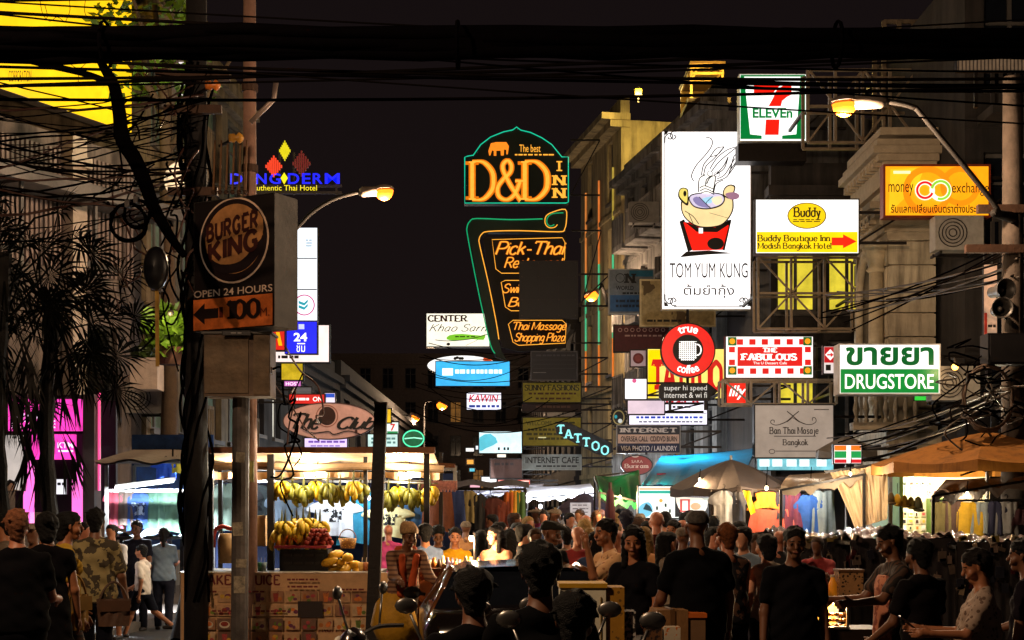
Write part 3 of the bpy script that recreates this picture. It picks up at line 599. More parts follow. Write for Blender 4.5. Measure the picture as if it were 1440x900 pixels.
    s = Sign('internet_cafe_sign', 'pale grey internet cafe sign with added glow and black letters', (735.5, 640.5, 816.5, 659.5), 41, mat('#7e817c', .6, emit=.1), .1, frame=mat('#8f928d', .5)); s.text('INTERNET CAFE', 739, 642.5, 814, 651.5, mat('#141512', .5), bold=.02); s.scribble(752, 653.5, 812, 657.5, K); s.done()  # faint glow put into the board colour, no lamp behind it
    s = Sign('dim_bar_sign', 'dim reddish brown sign left of the internet cafe sign', (690, 646, 734, 672), 46, mat('#5a3a2e', .6, emit=.1), .1); s.scribble(694, 649, 722, 656, mat('#2a1a14', .5)); s.done()
    s = Sign('red_strip_sign', 'long thin red and white lit strip sign over the far stalls', (700.5, 675, 745, 681), 47, lit('#e8472c', .9), .1); s.rect(701, 676, 744, 677.4, lit('#ffd8c8', 1)); s.done()
    s = Sign('small_white_sign', 'small white lit box beside the red strip sign', (677.5, 671, 698, 682), 48, lit('#f6f4f6', 1.1), .1); s.done()
    # --- left side of the street
    s = Sign('burger_shop_sign', 'dark burger restaurant box sign with added glow, round bun logo and orange arrow panel', (266.5, 279, 392, 462), 16.4, mat('#120808', .5, var=.4), .42, yaw=-28, cat='restaurant sign', frame=mat('#3c3836', .55, .3, bump=.3, scale=3, var=.5), border=.8, mount=None)
    q = conv(240, 260, 2.6471); cr = mat('#c09a7a', .5, emit=.12, var=.4); BR = mat('#b8581f', .55, emit=.08, var=.5); bd = mat('#3a1410', .5)  # face colours carry a faint glow in place of light falling on them
    cx, cyy = 329, 338
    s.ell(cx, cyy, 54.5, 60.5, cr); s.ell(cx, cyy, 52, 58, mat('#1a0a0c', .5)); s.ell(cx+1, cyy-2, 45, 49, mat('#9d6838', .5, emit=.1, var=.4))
    s.poly([(cx-42, cyy+18), (cx-20, cyy+32), (cx+12, cyy+30), (cx+38, cyy+6), (cx+46, cyy-2), (cx+42, cyy+20), (cx+20, cyy+42), (cx-10, cyy+46), (cx-34, cyy+36)], mat('#180a10', .5), 4)
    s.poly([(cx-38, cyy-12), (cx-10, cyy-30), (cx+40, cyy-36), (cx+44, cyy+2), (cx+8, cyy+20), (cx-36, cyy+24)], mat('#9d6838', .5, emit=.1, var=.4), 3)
    s.drawn('BURGER', cx-40, cyy-24, cx+38, cyy-2, bd, 3.0, 2.6, serif=False, gap=3.4, rise=13); s.drawn('KING', cx-36, cyy+2, cx+38, cyy+28, bd, 2.8, 2.4, serif=False, gap=3.2, rise=13)
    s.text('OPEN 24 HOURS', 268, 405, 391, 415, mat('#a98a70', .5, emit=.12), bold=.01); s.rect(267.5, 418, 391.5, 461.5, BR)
    s.poly([(267.5, 439), (286, 423.5), (286, 432), (308, 432), (308, 446), (286, 446), (286, 454)], mat('#1a0a08', .5)); s.rect(309.5, 431, 315.5, 446, mat('#5a1c10', .5)); s.drawn('100', 323, 424, 371, 449, mat('#1a0a08', .5), 2.6, 1.3, gap=2); s.text('M.', 374, 437, 388, 449, mat('#5a1c10', .5)); s.done()
    # hotel letters on a roof frame
    root = thing('hotel_roof_sign', 'blue lit hotel letters on a roof frame with red and yellow diamonds above', 'roof sign', P(402, 256, 29), (R(90), 0, 0))
    s = Sign.__new__(Sign); s.cx, s.cy, s.Y, s.k, s.kx, s.tiltm, s.persp = 402, 256, 29, S(29), S(29), None, None; s.root = root; s.g = MB(); s.mats = []; s.w = 0
    BL = neon('#0818f0', 1.2)
    for t, x0, x1 in (('D', 324, 341), ('A', 345, 361), ('N', 360, 375), ('G', 379, 395), ('D', 405, 421), ('E', 425, 437), ('R', 440, 454), ('M', 457, 478)): s.text(t, x0, 244, x1, 259, BL, bold=.018)
    s.poly([(400, 243), (405, 251), (400, 260), (395, 251)], neon('#f0e010', 1)); s.text('Authentic Thai Hotel', 354, 261, 446, 268.5, neon('#f2e020', .95)); s.g.build('lit_lettering', s.mats, root)
    for nm, c, cx, cyy, hw, hh in (('yellow_diamond', '#d8cc10', 400.5, 212, 8, 14), ('red_diamond', '#e83a1c', 385, 234, 12, 15), ('dim_red_diamond', '#5c1418', 424, 230, 13, 18)):
        m = neon(c, .9 if cx < 410 else .35); b = MB()
        for i in range(-4, 5):
            h = hh*(1-abs(i)/4.6); x = cx + i*hw/4.5
            (a, a2), (c1, c2) = s.tf((x-hw/13, cyy+h)), s.tf((x+hw/13, cyy-h)); b.box(((a+c1)/2, (a2+c2)/2, 0), (c1-a, c2-a2, .04))
        b.build(nm, m, root)
    b = MB(); k = S(29); b.bar((-230*k, -9*k, -.3), (20*k, -9*k, -.14), .07); b.bar((-230*k, 20*k, -.3), (-60*k, -7*k, -.14), .05); b.bar((-78*k, -4*k, -.1), (78*k, -4*k, -.1), .05); b.bar((-78*k, -13.5*k, -.1), (78*k, -13.5*k, -.1), .05); [b.bar((x*k, -16*k, -.12), (x*k, 44*k if abs(x) < 20 else 4*k, -.12), .04) for x in (-70, -40, -10, 10, 40, 70)]; b.build('roof_frame', IRON, root)
    s = Sign('stacked_lightbox_sign', 'tall stack of white lit boxes with a pink ring and teal chevrons', (401, 320.5, 446, 450.5), 36, lit('#eef4fc', 1.05), .25, border=.8, mount='L', arm=2)
    s.rect(401.5, 362.5, 445.5, 364, K); s.rect(401.5, 406.5, 445.5, 408, K); s.ring(428, 429, 14, 1.6, lit('#c8207c', .9)); [s.poly([(420, y), (428, y+3), (433, y-2), (433, y+2), (428, y+7), (420, y+4)], lit('#20a0b0', .9)) for y in (423, 429)]; s.scribble(430, 336, 443, 348, lit('#a8c0d0', .9), 3); s.done()
    s = Sign('blue_hours_sign', 'deep blue lit sign with white figures twenty four', (401, 452.5, 445.5, 497), 35.6, lit('#1420e8', 1.05), .25, border=.8, mount='L', arm=1.5); s.text('24', 413, 468, 432, 480, lit('#f4f6ff', 1.1), bold=.03); s.rect(418, 482.5, 429, 484, lit('#f4f6ff', 1.1)); s.text('ชม', 417, 486, 429, 495, lit('#f4f6ff', 1.1)); s.rect(420, 456, 428, 463, lit('#c8d0ff', 1)); s.done()
    s = Sign('red_yellow_sign', 'red lit sign with yellow arches stripe beside the blue sign', (360, 466, 400, 492), 35.4, lit('#d41a10', .95), .2, mount='L', arm=1); s.poly([(388, 467), (393, 467), (397, 486), (392, 486)], lit('#ffb800', 1)); [s.poly([(x, 467), (x+3, 467), (x+5, 476), (x+2, 476)], lit('#ffc820', 1)) for x in (362, 368, 376)]; s.done()
    s = Sign('pale_billboard', 'pale pinkish lit billboard behind the blue sign', (388, 457.5, 462.5, 509), 38, lit('#f3dcd6', 1.0, .15), .2, mount='L', arm=1.2); s.scribble(390, 498, 420, 506, mat('#6a5a50', .5), 1); s.done()
    s = Sign('gold_sign', 'small golden yellow lit sign under the pale billboard', (396, 511.5, 425.5, 534), 39, lit('#c8a820', .95, .4, 3), .15, mount='L'); s.done()
    s = Sign('hostel_sign', 'small magenta lit strip with white lettering under the golden sign', (400, 536, 423, 543), 39.2, lit('#d070c0', .9), .1, mount='L'); s.text('HOST', 402, 537.5, 421, 542, lit('#fff0fa', 1.1)); s.done()
    s = Sign('red_station_sign', 'red lit sign with white capitals above the oval club sign', (407, 555, 456, 567.5), 37, lit('#d8201c', .9), .12, mount='L'); s.scribble(412, 558, 438, 564.5, lit('#fff0ea', 1.0)); s.text('ON', 440, 558, 453, 564.5, lit('#fff0ea', 1.0), bold=.02); s.done()
    s = Sign('tiny_blue_sign', 'tiny blue and white lit sign at the end of the red one', (456.5, 553, 471, 566), 37.6, lit('#e8d8e6', .9), .1, mount='L'); s.rect(457, 553.5, 470.5, 559, lit('#2050c8', .9)); s.done()
    n = 48; el = [(463 + 64*math.cos(2*math.pi*i/n), 592 + 25*math.sin(2*math.pi*i/n)) for i in range(n)]
    s = Sign('club_sign', 'pinkish oval club sign with added glow, black brush script and a dark disc', (399, 567, 527, 617), 27, mat('#b08a84', .6, emit=.14, var=.2), .16, shape=el, mount='B', arm=.6, border=1.2, frame=mat('#3a211c', .6)); s.ell(460, 585, 12, 13, mat('#2a1210', .5)); s.ring(460, 585, 15, 1.4, mat('#8a5a4e', .5))  # board has no lamp; its glow stands in for outside light on it
    s.drawn('The', 405, 582, 446, 603, K, 2.2, 1.2, serif=False, shear=.5, gap=1.6); s.drawn('Club', 472, 587, 522, 603, K, 2.2, 1.2, serif=False, shear=.5, gap=1.8); s.line([(426, 603), (440, 609), (462, 607), (470, 611), (490, 606), (510, 612)], 1.6, K, 4); s.ell(501, 607, 2, 3, mat('#3a201c', .5)); s.done()
    s = Sign('lilac_sign', 'lilac white lit sign with violet lettering under the oval club sign', (428.5, 616.5, 488, 630), 31, lit('#dcc8f4', 1.05), .12, mount=None); s.scribble(432, 618.5, 485, 624, lit('#7a50c0', .8)); s.scribble(436, 625, 478, 629, lit('#9a78d0', .9)); s.done()
    s = Sign('small_seven_sign', 'small white lit sign with a red figure seven far up the street', (544, 594, 560, 610), 52, lit('#dce8e0', .95), .12, mount=None); s.text('7', 549, 596, 556, 606, lit('#d8201c', .95), bold=.03); s.rect(544.5, 606.5, 559.5, 609.5, lit('#1f8a4c', .8)); s.done()
    s = Sign('pale_teal_sign', 'pale teal lit sign below the small seven sign', (517.5, 611, 559, 628), 50, lit('#c4e4dc', .95, .25), .12, mount=None); s.scribble(520, 614, 556, 625, lit('#5a8a88', .7), 2); s.done()
    s = Sign('thin_yellow_sign', 'narrow upright yellow lit sign behind the dark wooden post', (543.5, 575.5, 549.5, 594), 48, lit('#e8b818', .95), .1, mount=None); s.done()
    n = 40; el = [(581.5 + 14.5*math.cos(2*math.pi*i/n), 617 + 11.5*math.sin(2*math.pi*i/n)) for i in range(n)]
    s = Sign('green_neon_oval_sign', 'green neon oval sign glowing over the juice stall roof', (566.5, 605, 596.5, 629), 47, lit('#0c6a40', .55, .5, 4), .1, shape=el, mount=None); s.neon(el, neon('#5affb8', 1.0), .9, closed=True); s.neon([(569, 617), (582, 615.6), (594, 617)], neon('#a8ffd8', 1.0), .9); s.done()
    # pale roof poster panel left
    s = Sign('roofline_grey_sign', 'grey striped panel with added glow above the red station sign', (413, 545, 438, 561), 38.4, mat('#8f8e90', .5, emit=.3, pattern=('wave', 9, .6, 'Y'), col2='#3c3c3e'), .1, mount='L'); s.done()  # panel colour glows a little by itself, without a lamp
    # little lit boxes and shop lights receding up the street
    rn = random.Random(31)
    for i, (nm, c) in enumerate((('white', '#f4f0ec'), ('pale blue', '#a8d0f0'), ('amber', '#e8a030'), ('red', '#d82a20'), ('cool white', '#e4eefa'), ('green', '#38b060'), ('pinkish', '#f0b0c0'), ('yellow', '#e8cc40'), ('cyan', '#50c0d8'), ('warm white', '#ffe6c0'), ('orange', '#f08030'), ('violet', '#a080e0'), ('lemon', '#f0f0a0'), ('rose', '#e06080'), ('ivory', '#f8f0e0'), ('sky blue', '#60a0f0'))):
        left = i % 2; Y = rn.uniform(56, 92); x = (rn.uniform(545, 590) if left else rn.uniform(648, 712)); y = rn.uniform(585, 700) if not left else rn.uniform(600, 690); w = rn.uniform(5, 14); h = rn.uniform(4, 9)
        s = Sign('distant_lit_sign', 'tiny %s lit box sign far up the %s side of the street' % (nm, 'left' if left else 'right'), (x, y, x+w, y+h), Y, lit(c, .95), .15, mount=None, group='tiny lit signs far up the street'); s.done()
signs()
# ------------------------------------------------------------------ setting and buildings
def setting():
    asp = mat('#35322f', .75, bump=.4, scale=2, var=.4); 
    b = MB(); b.box((0, 150, -.05), (400, 500, .1)); o = b.build('ground', mat('#2a2622', .9, bump=.3, scale=.4), None, True); tag(o, 'dark paved ground under the whole street', 'ground', kind='structure')
    b = MB(); b.add([(-30, -6, .004), (30, -6, .004), (30, 17.4, .004), (-30, 17.4, .004)], [(0, 1, 2, 3)]); b.add([(-5.4, 17.4, .004), (5.8, 17.4, .004), (-.2, 60, .004), (-4.2, 60, .004)], [(0, 1, 2, 3)]); b.add([(-4.2, 60, .004), (-.2, 60, .004), (-1, 124, .004), (-4, 124, .004)], [(0, 1, 2, 3)])
    tag(b.build('road', asp, None, True), 'worn dark asphalt road leading into the market street', 'road', kind='structure')
    b = MB(); pv = mat('#5a514a', .8, bump=.35, scale=3)
    def slab(poly):
        n = len(poly); b.prism(poly, -.02, .13)
    slab([(-30, 17.4), (-5.4, 17.4), (-4.2, 60), (-4, 124), (-30, 124)]); slab([(5.8, 17.4), (30, 17.4), (30, 124), (-1, 124), (-.2, 60)])
    tag(b.build('pavement', pv, None, True), 'raised grey pavement with kerb on both sides of the street', 'pavement', kind='structure')
    b = MB(); 
    for i in range(9): b.add([(-7 + i*1.5, 14.6, .008), (-6.3 + i*1.5, 14.6, .008), (-6.3 + i*1.5, 17.2, .008), (-7 + i*1.5, 17.2, .008)], [(0, 1, 2, 3)])
    tag(b.build('road_markings', mat('#b8b2a4', .7, var=.5, scale=4), None, True), 'worn white crossing stripes painted on the road', 'road markings', kind='structure')
setting()

def building(name, label, A, B, side, floors, fh, bays, wall, depth=7, z0=0, win=(.5, .62), frame=None, pane=GLASSD, lit_p=None, lit_panes=(), balcony=None, cornice=.35, first=1):
    """facade from A to B with real openings; side=+1: the street lies to the left of A->B"""
    A, B = Vector((*A, 0)), Vector((*B, 0)); u = (B-A); L = u.length; u.normalize(); n = Vector((-u.y, u.x, 0))*side
    M = Matrix(((u.x, n.x, 0), (u.y, n.y, 0), (0, 0, 1)))
    root = thing(name, label, 'building', A); frame = frame or GREYP
    def bx(mb, u0, u1, n0, n1, za, zb):
        c = M @ Vector(((u0+u1)/2, (n0+n1)/2, 0)); mb.box((c.x, c.y, (za+zb)/2), (abs(u1-u0), abs(n1-n0), zb-za), M)
    w = MB(); top = z0 + floors*fh
    bx(w, 0, L, -depth, -.3, 0, top)
    bw = L/bays; proto = None
    for f in range(floors):
        zf = z0 + f*fh; zs = zf + fh*(1-win[1])*.55; zt = zs + fh*win[1]
        bx(w, 0, L, -.3, 0, zf, zs); bx(w, 0, L, -.3, 0, zt, zf+fh)
        bx(w, -.02, L+.02, 0, .06, zf-.08, zf+.08) if f else None
        for i in range(bays):
            ua = i*bw + bw*(1-win[0])/2; ub = ua + bw*win[0]
            bx(w, i*bw, ua, -.3, 0, zs, zt); bx(w, ub, (i+1)*bw, -.3, 0, zs, zt)
            if f < first: continue
            org = M @ Vector((ua, -.2, 0)); org.z = zs
            if proto is None:
                fr = MB(); W, Hh = ub-ua, zt-zs; t = .07
                for (x0, x1, za, zb) in ((0, W, 0, t), (0, W, Hh-t, Hh), (0, t, t, Hh-t), (W-t, W, t, Hh-t), (W/2-t/2, W/2+t/2, t, Hh-t), (t, W/2-t/2, Hh*.68, Hh*.68+t*.7), (W/2+t/2, W-t, Hh*.68, Hh*.68+t*.7)):
                    bx(fr, x0, x1, -.02, .06, za, zb)
                bx(fr, -.05, W+.05, .1, .28, -.1, -.003)
                fo = fr.build('window', frame, root); fo.location = org
                pn = MB(); bx(pn, t*.5, W-t*.5, -.012, .012, t*.5, Hh-t*.5); po = pn.build('pane', pane, fo); proto = (fo, po)
                fo.location = org
                if (f, i) in lit_panes: po.material_slots[0].link = 'OBJECT'; po.material_slots[0].material = lit_p
            else:
                fo = proto[0].copy(); COL.objects.link(fo); fo.location = org; po = proto[1].copy(); COL.objects.link(po); po.parent = fo
                po.material_slots[0].link = 'OBJECT'; po.material_slots[0].material = lit_p if (f, i) in lit_panes else pane
            if balcony and f >= 1 and i in balcony:
                bb = MB(); c0, c1 = i*bw + .12*bw, (i+1)*bw - .12*bw
                bx(bb, c0, c1, .0, .9, zf-.06, zf+.1); bx(bb, c0, c1, .84, .9, zf+.95, zf+1.02)
                k = 9
                for j in range(k+1):
                    x = c0 + (c1-c0)*j/k; bx(bb, x-.03, x+.03, .845, .895, zf+.1, zf+.95)
                bb.build('balcony', wall, root)
    if cornice:
        bx(w, -.1, L+.1, -.3, cornice, top-.02, top+.2); bx(w, -.04, L+.04, -.3, cornice*.55, top-.25, top-.02)
    bx(w, 0, L, -.3, 0.02, top+.2, top+.75) if cornice else None
    w.build('wall', wall, root)
    return root, M, A, L, bx

def buildings():
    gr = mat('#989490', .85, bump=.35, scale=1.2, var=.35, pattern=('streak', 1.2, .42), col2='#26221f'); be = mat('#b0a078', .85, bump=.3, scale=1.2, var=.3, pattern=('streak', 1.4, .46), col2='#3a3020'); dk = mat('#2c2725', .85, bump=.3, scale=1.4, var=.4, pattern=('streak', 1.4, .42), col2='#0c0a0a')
    tan = mat('#b5a890', .8, bump=.25, scale=2, var=.25, pattern=('streak', 1.6, .46), col2='#3c3226'); yl = lit('#e8d23c', .85, .5, 1.1); wl = lit('#f0ead8', .8, .5); aml = lit('#8a5a20', .5, .6)
    # right side, near to far
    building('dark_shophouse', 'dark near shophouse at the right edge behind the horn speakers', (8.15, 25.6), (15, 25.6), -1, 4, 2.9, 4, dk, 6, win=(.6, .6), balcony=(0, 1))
    # classical corner block
    r = thing('classical_corner_building', 'cream classical corner block with heavy cornice and arched window', 'building', (7.56, 27, 0)); w = MB()
    w.box((7.62, 28.4, 4.1), (.84, 2.6, 8.2)); 
    for i in range(18):
        z = .25 + i*.455; w.box((7.6, 27.07, z), (.9, .1, .42)); 
        for yy in (27.35, 29.45): w.box((7.19, yy, z), (.1, .46, .42))
    w.box((7.62, 28.4, 3.1), (1.05, 2.9, .22)); w.box((7.62, 28.4, 3.32), (.95, 2.75, .2))
    w.build('wall', tan, r, True)
    c = MB()
    for z, g in ((6.95, .06), (7.08, .14), (7.2, .24), (7.34, .36), (7.48, .46)): c.box((7.62-g*.5, 28.4-.02, z), (.86+g, 2.64+g*1.4, .13))
    for i in range(9): c.box((6.98, 27.2 + i*.29, 7.27), (.3, .12, .16))
    for z, g in ((7.7, .1), (8.3, .12), (8.45, .26), (8.58, .4), (8.72, .3), (8.95, .2)): c.box((7.62-g*.3, 28.4, z), (.9+g, 2.5+g, .14 if z != 8.3 else .7))
    for i in range(10): c.box((6.99, 27.25 + i*.26, 8.36), (.16, .09, .13))
    c.build('cornice', mat('#a3957f', .8, bump=.3, var=.2), r, True)
    a = MB(); pts = [(7.12, 28.4-.62, 4.3)] + [(7.12, 28.4-.62*math.cos(t*math.pi/14), 6.05+.72*math.sin(t*math.pi/14)) for t in range(15)] + [(7.12, 28.4+.62, 4.3)]
    for k, rr in ((0, .09), (.17, .05)): a.tube([(p[0]-.02, 28.4+(p[1]-28.4)*(1+k*1.4), p[2]+(k if p[2] > 4.4 else 0)) for p in pts], rr, 8)
    wf = a.build('arched_window', mat('#b5a78c', .7, bump=.2), r, True, True)
    a = MB(); n = len(pts); a.add([(7.145, p[1], p[2]) for p in pts] + [(7.185, p[1], p[2]) for p in pts], [tuple(range(n)), tuple(range(2*n-1, n-1, -1))]); a.build('pane', GLASSD, wf, True)
    a = MB(); a.tube([(7.0, 27.35, 3.4), (7.0, 27.35, 6.3)], [.16, .13], 14); a.lathe((7.0, 27.35, 6.3), [(.14, 0), (.19, .05), (.15, .1), (.22, .42), (.27, .46), (.27, .55), (0, .55)], 14); a.lathe((7.0, 27.35, 3.3), [(0, 0), (.24, 0), (.24, .08), (.17, .16), (.17, .2)], 14); a.build('column', mat('#b5a78c', .7, bump=.2), r, True, True)
    a = MB(); a.box((7.0, 26.6, 3.98), (1.3, .22, .1)); a.box((7.0, 26.6, 3.3), (1.3, .3, .14)); 
    for i in range(7): a.lathe((6.44+i*.185, 26.6, 3.37), [(.05, 0), (.05, .05), (.03, .1), (.065, .24), (.03, .42), (.05, .5), (.05, .57)], 8)
    a.build('balustrade', mat('#a3957f', .8, bump=.3), r, True)
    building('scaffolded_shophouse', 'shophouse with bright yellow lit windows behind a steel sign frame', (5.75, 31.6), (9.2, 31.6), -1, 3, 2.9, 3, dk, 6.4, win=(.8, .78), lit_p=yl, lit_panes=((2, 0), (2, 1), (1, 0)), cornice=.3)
    building('balconied_hotel', 'dark grey balconied hotel behind the soup sign with arched roofline lamps', (5.5, 38.2), (3.75, 47.4), 1, 5, 2.5, 6, gr, 7, balcony=(1, 2, 3, 4), lit_p=aml, lit_panes=((1, 2), (2, 4)), cornice=.5)
    r, M, A, L, bx = building('cornice_tower', 'tall beige tower with stepped cornice and vertical green and orange strip lights', (3.7, 48.2), (2.62, 54), 1, 5, 3.0, 2, be, 6, win=(.24, .7), cornice=.7)
    for i, (un, ca) in enumerate(((.16, '#7fe0a0'), (.5, '#ff8a3c'), (.84, '#ff9a48'))):
        for za, zb, cc in ((10.6, 13.6, '#c8b04a' if i == 0 else ca), (7.7, 10.6, '#58e0a0'), (6.2, 7.7, '#ff8a28')):
            b = MB(); bx(b, L*un-.03, L*un+.03, .02, .07, za, zb); b.build('light_strip', lit(cc, .5, .3), r)
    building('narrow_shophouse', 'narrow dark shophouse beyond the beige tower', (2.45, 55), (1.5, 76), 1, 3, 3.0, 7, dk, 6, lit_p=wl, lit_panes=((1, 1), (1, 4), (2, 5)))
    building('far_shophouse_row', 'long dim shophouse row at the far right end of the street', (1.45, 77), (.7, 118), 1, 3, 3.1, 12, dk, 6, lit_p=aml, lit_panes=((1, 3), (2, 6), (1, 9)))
    # left side
    r, M, A, L, bx = building('billboard_building', 'left corner building with ribbed cladding under a yellow billboard', (-11.2, 21.2), (-7.35, 28.2), -1, 3, 2.9, 3, mat('#71655e', .85, bump=.3, scale=2, pattern=('streak', 1.5, .44), col2='#201a18'), 5, win=(.5, .6), cornice=0)
    b = MB()
    for i in range(70): bx(b, .05 + i*.11, .11 + i*.11, .02, .07, 6.2, 8.4)
    b.build('ribbed_cladding', mat('#8e7d76', .6, .3, bump=.1), r)
    b = MB(); bx(b, 5.9, 6.25, .02, .3, .13, 8.7); bx(b, 5.82, 6.33, .02, .36, 8.1, 8.3); b.build('column', mat('#b5a596', .7, bump=.2), r)
    b = MB()
    for i in range(5): bx(b, .5+i*1.7, .56+i*1.7, .1, 1.6, 7.3, 7.36); bx(b, .5+i*1.7, .56+i*1.7, 1.1, 1.16, 5.9, 7.3)
    bx(b, .2, 8.1, 1.5, 1.62, 7.2, 7.42); bx(b, .2, 8.1, .08, 1.55, 7.42, 7.46)
    b.build('canopy_frame', mat('#6d6a68', .5, .6, bump=.1), r)
    building('green_window_shophouse', 'left shophouse with pale green windows behind the cable tangle', (-7.3, 28.4), (-6.75, 36), -1, 4, 2.9, 4, mat('#7a6a52', .85, bump=.3, pattern=('streak', 1.5, .44), col2='#201a14'), 6, win=(.7, .7), pane=mat('#6d8577', .2, var=.4, scale=2), balcony=(0, 2))
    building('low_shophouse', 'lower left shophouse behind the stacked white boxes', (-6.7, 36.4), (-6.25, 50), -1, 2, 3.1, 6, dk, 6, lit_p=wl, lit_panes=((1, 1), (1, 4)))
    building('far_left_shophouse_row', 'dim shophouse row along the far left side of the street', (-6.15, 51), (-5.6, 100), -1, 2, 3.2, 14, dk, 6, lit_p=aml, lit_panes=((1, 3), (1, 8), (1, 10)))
    building('street_end_block', 'tall dim block closing the far end of the street', (-16, 126), (8, 126), -1, 5, 3.0, 12, mat('#7a6c64', .9, bump=.2), 8, lit_p=aml, lit_panes=((1, 4), (2, 7), (3, 5), (1, 6)))
    # yellow billboard on the corner
    s = Sign('yellow_billboard', 'huge yellow lit billboard with a line drawn deity figure and small caption', (-60, -110, 185, 150), 26.2, lit('#fac414', 1.2, .2, .9), .25, yaw=61, cat='billboard', persp=True, frame=mat('#5a5148', .6), border=1, mount='D', arm=.4, shape=[(-60, -150), (185, -110), (185, 187), (-60, 104)])
    Ld = mat('#4a2c04', .5)
    for pts in (((56, 0), (60, 20), (70, 30), (80, 24), (92, 32)), ((96, -6), (98, 14), (92, 30)), ((62, 6), (66, 24), (58, 28)), ((120, -4), (118, 16), (124, 28)), ((82, 66), (92, 80), (100, 92), (112, 96), (124, 84)), ((88, 68), (100, 74), (110, 70), (120, 74)), ((96, 84), (104, 80), (112, 86), (120, 80)), ((76, 70), (80, 78)), ((100, 96), (108, 104), (108, 118))):
        s.line(pts, .9, Ld, 4)
    for i in range(9): s.ring(94 + (i % 5)*6.5, 70 + (i//5)*9 + (i % 2)*3, 2.6, .6, Ld, 0, 270)
    s.text('CORPORATION', 8, 100, 40, 116, Ld, shear=0); s.done()
    s = Sign('pale_wall_panel', 'pale blank wall panel with added glow behind the cables beside the yellow billboard', (190, 66, 274, 138), 30.5, lit('#efe4e2', .85, .2), .2, frame=GREYP, cat='billboard', mount='D', arm=1.5); s.done()  # light falling on a pale wall, put in as an even glow
    # rooftop bar
    r = thing('rooftop_bar', 'small open rooftop bar lit warm yellow above the grey hotel', 'rooftop bar', P(994, 143, 40)); b = MB(); k = S(40)
    for x in (-22, 22):
        for yy in (0, 2.2): b.box((x*k, yy, .5), (.07, .07, 1.0))
    for z in (.62, .8, .98): b.box((0, 0, z), (46*k, .06, .06))
    for x in (-22, 22): b.box((x*k, 1.1, .97), (.06, 2.2, .06))
    b.bar((-22*k, 0, .55), (-12*k, 0, 1.0), .05); b.build('timber_frame', mat('#b08a40', .6, bump=.2), r)
    b = MB(); b.box((0, 1.1, 1.05), (50*k, 2.6, .06)); b.build('roof', mat('#7a5a2c', .7), r); b = MB(); b.box((0, 2.25, .5), (46*k, .05, .9)); b.build('back_wall', mat('#a8813a', .7, bump=.2), r)
    b = MB(); b.box((0, .9, -.1), (60*k, 2.8, .14)); b.build('deck', mat('#4a3a28', .7), r)
    for nm, px, py, Y, lab in (('roof_lantern', 897.5, 130, 46.2, 'yellow lit box lantern on the roof corner of the grey hotel'), ('bar_lantern', 996.5, 134, 39.8, 'yellow lit lantern hanging in the rooftop bar')):
        t = thing('roof_lantern', lab, 'lantern', P(px, py, Y)); k = S(Y); b = MB(); b.box((0, 0, 0), (9*k, 9*k, 8*k)); b.build('glass_body', lit('#ffd028', 1.3), t); b = MB(); b.lathe((0, 0, 4*k), [(7*k, 0), (2*k, 4*k), (0, 4*k)], 4); b.box((0, 0, -5*k), (10*k, 10*k, 1.6*k)); b.bar((0, 0, 4*k), (0, 0, 10*k), .03) if nm != 'roof_lantern' else b.bar((0, 0, -5*k), (0, .02, -14*k), .05); b.build('cap', IRON, t)
        lamp('lantern_light', P(px, py, Y) + Vector((0, -.5, -.1)), 160, (1, .72, .2), t, .15)
    # trusses and sign frames
    def truss(label, x0, y0, x1, y1, Y, n, m, t=.06, diag=True, depth=.5):
        r = thing('steel_sign_frame', label, 'steel frame', P((x0+x1)/2, y1, Y)); b = MB()
        for dy in (0, depth):
            for i in range(n+1):
                x = x0+(x1-x0)*i/n; b.bar(P(x, y0, Y)+Vector((0, dy, 0)), P(x, y1, Y)+Vector((0, dy, 0)), t)
            for j in range(m+1):
                y = y0+(y1-y0)*j/m; b.bar(P(x0, y, Y)+Vector((0, dy+.035, 0)), P(x1, y, Y)+Vector((0, dy+.035, 0)), t*.9)
            if diag and dy == 0:
                for i in range(n):
                    for j in range(m):
                        xa, xb = x0+(x1-x0)*i/n, x0+(x1-x0)*(i+1)/n; ya, yb = y0+(y1-y0)*j/m, y0+(y1-y0)*(j+1)/m
                        if (i+j) % 2: xa, xb = xb, xa
                        b.bar(P(xa, ya, Y)+Vector((0, -.05, 0)), P(xb, yb, Y)+Vector((0, -.05, 0)), t*.7)
        b.build('frame_bars', mat('#8a7a66', .5, .5, bump=.2), r, True)
        for x in (x0, x1): b = MB(); b.bar(P(x, y0+(y1-y0)*.5, Y)+Vector((0, depth+.02, 0)), P(x, y0+(y1-y0)*.5, Y)+Vector((0, depth+1.4, 0)), t); b.build('wall_tie', IRON, r, True)
    truss('steel lattice roof frame behind the orange street lamp', 1136, 98, 1290, 200, 29, 4, 2, .06)
    truss('rusty pipe scaffold standing above the cream cornice', 1243, 30, 1306, 172, 31, 3, 3, .09, False, .8)
    truss('pale steel frame around the yellow lit windows under the hotel arrow sign', 1066, 362, 1206, 462, 29.2, 3, 2, .05)
    truss('steel frame between the check bordered sign and the massage sign', 1016, 534, 1176, 568, 29.4, 4, 1, .05)
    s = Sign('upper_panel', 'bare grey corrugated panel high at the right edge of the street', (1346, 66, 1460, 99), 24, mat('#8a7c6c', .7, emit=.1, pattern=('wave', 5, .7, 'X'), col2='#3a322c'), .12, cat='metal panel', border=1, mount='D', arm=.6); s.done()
    s = Sign('pale_banner', 'tall pale banner with small marks behind the horn speakers', (1383, 372, 1402, 492), 21, mat('#d8b49c', .7, emit=.22), .05, cat='banner', border=.4, mount='T', arm=.3); s.rect(1384, 440, 1388, 492, mat('#b03020', .6, emit=.2)); s.scribble(1389, 455, 1400, 462, K_ := mat('#201814', .6)); s.done()
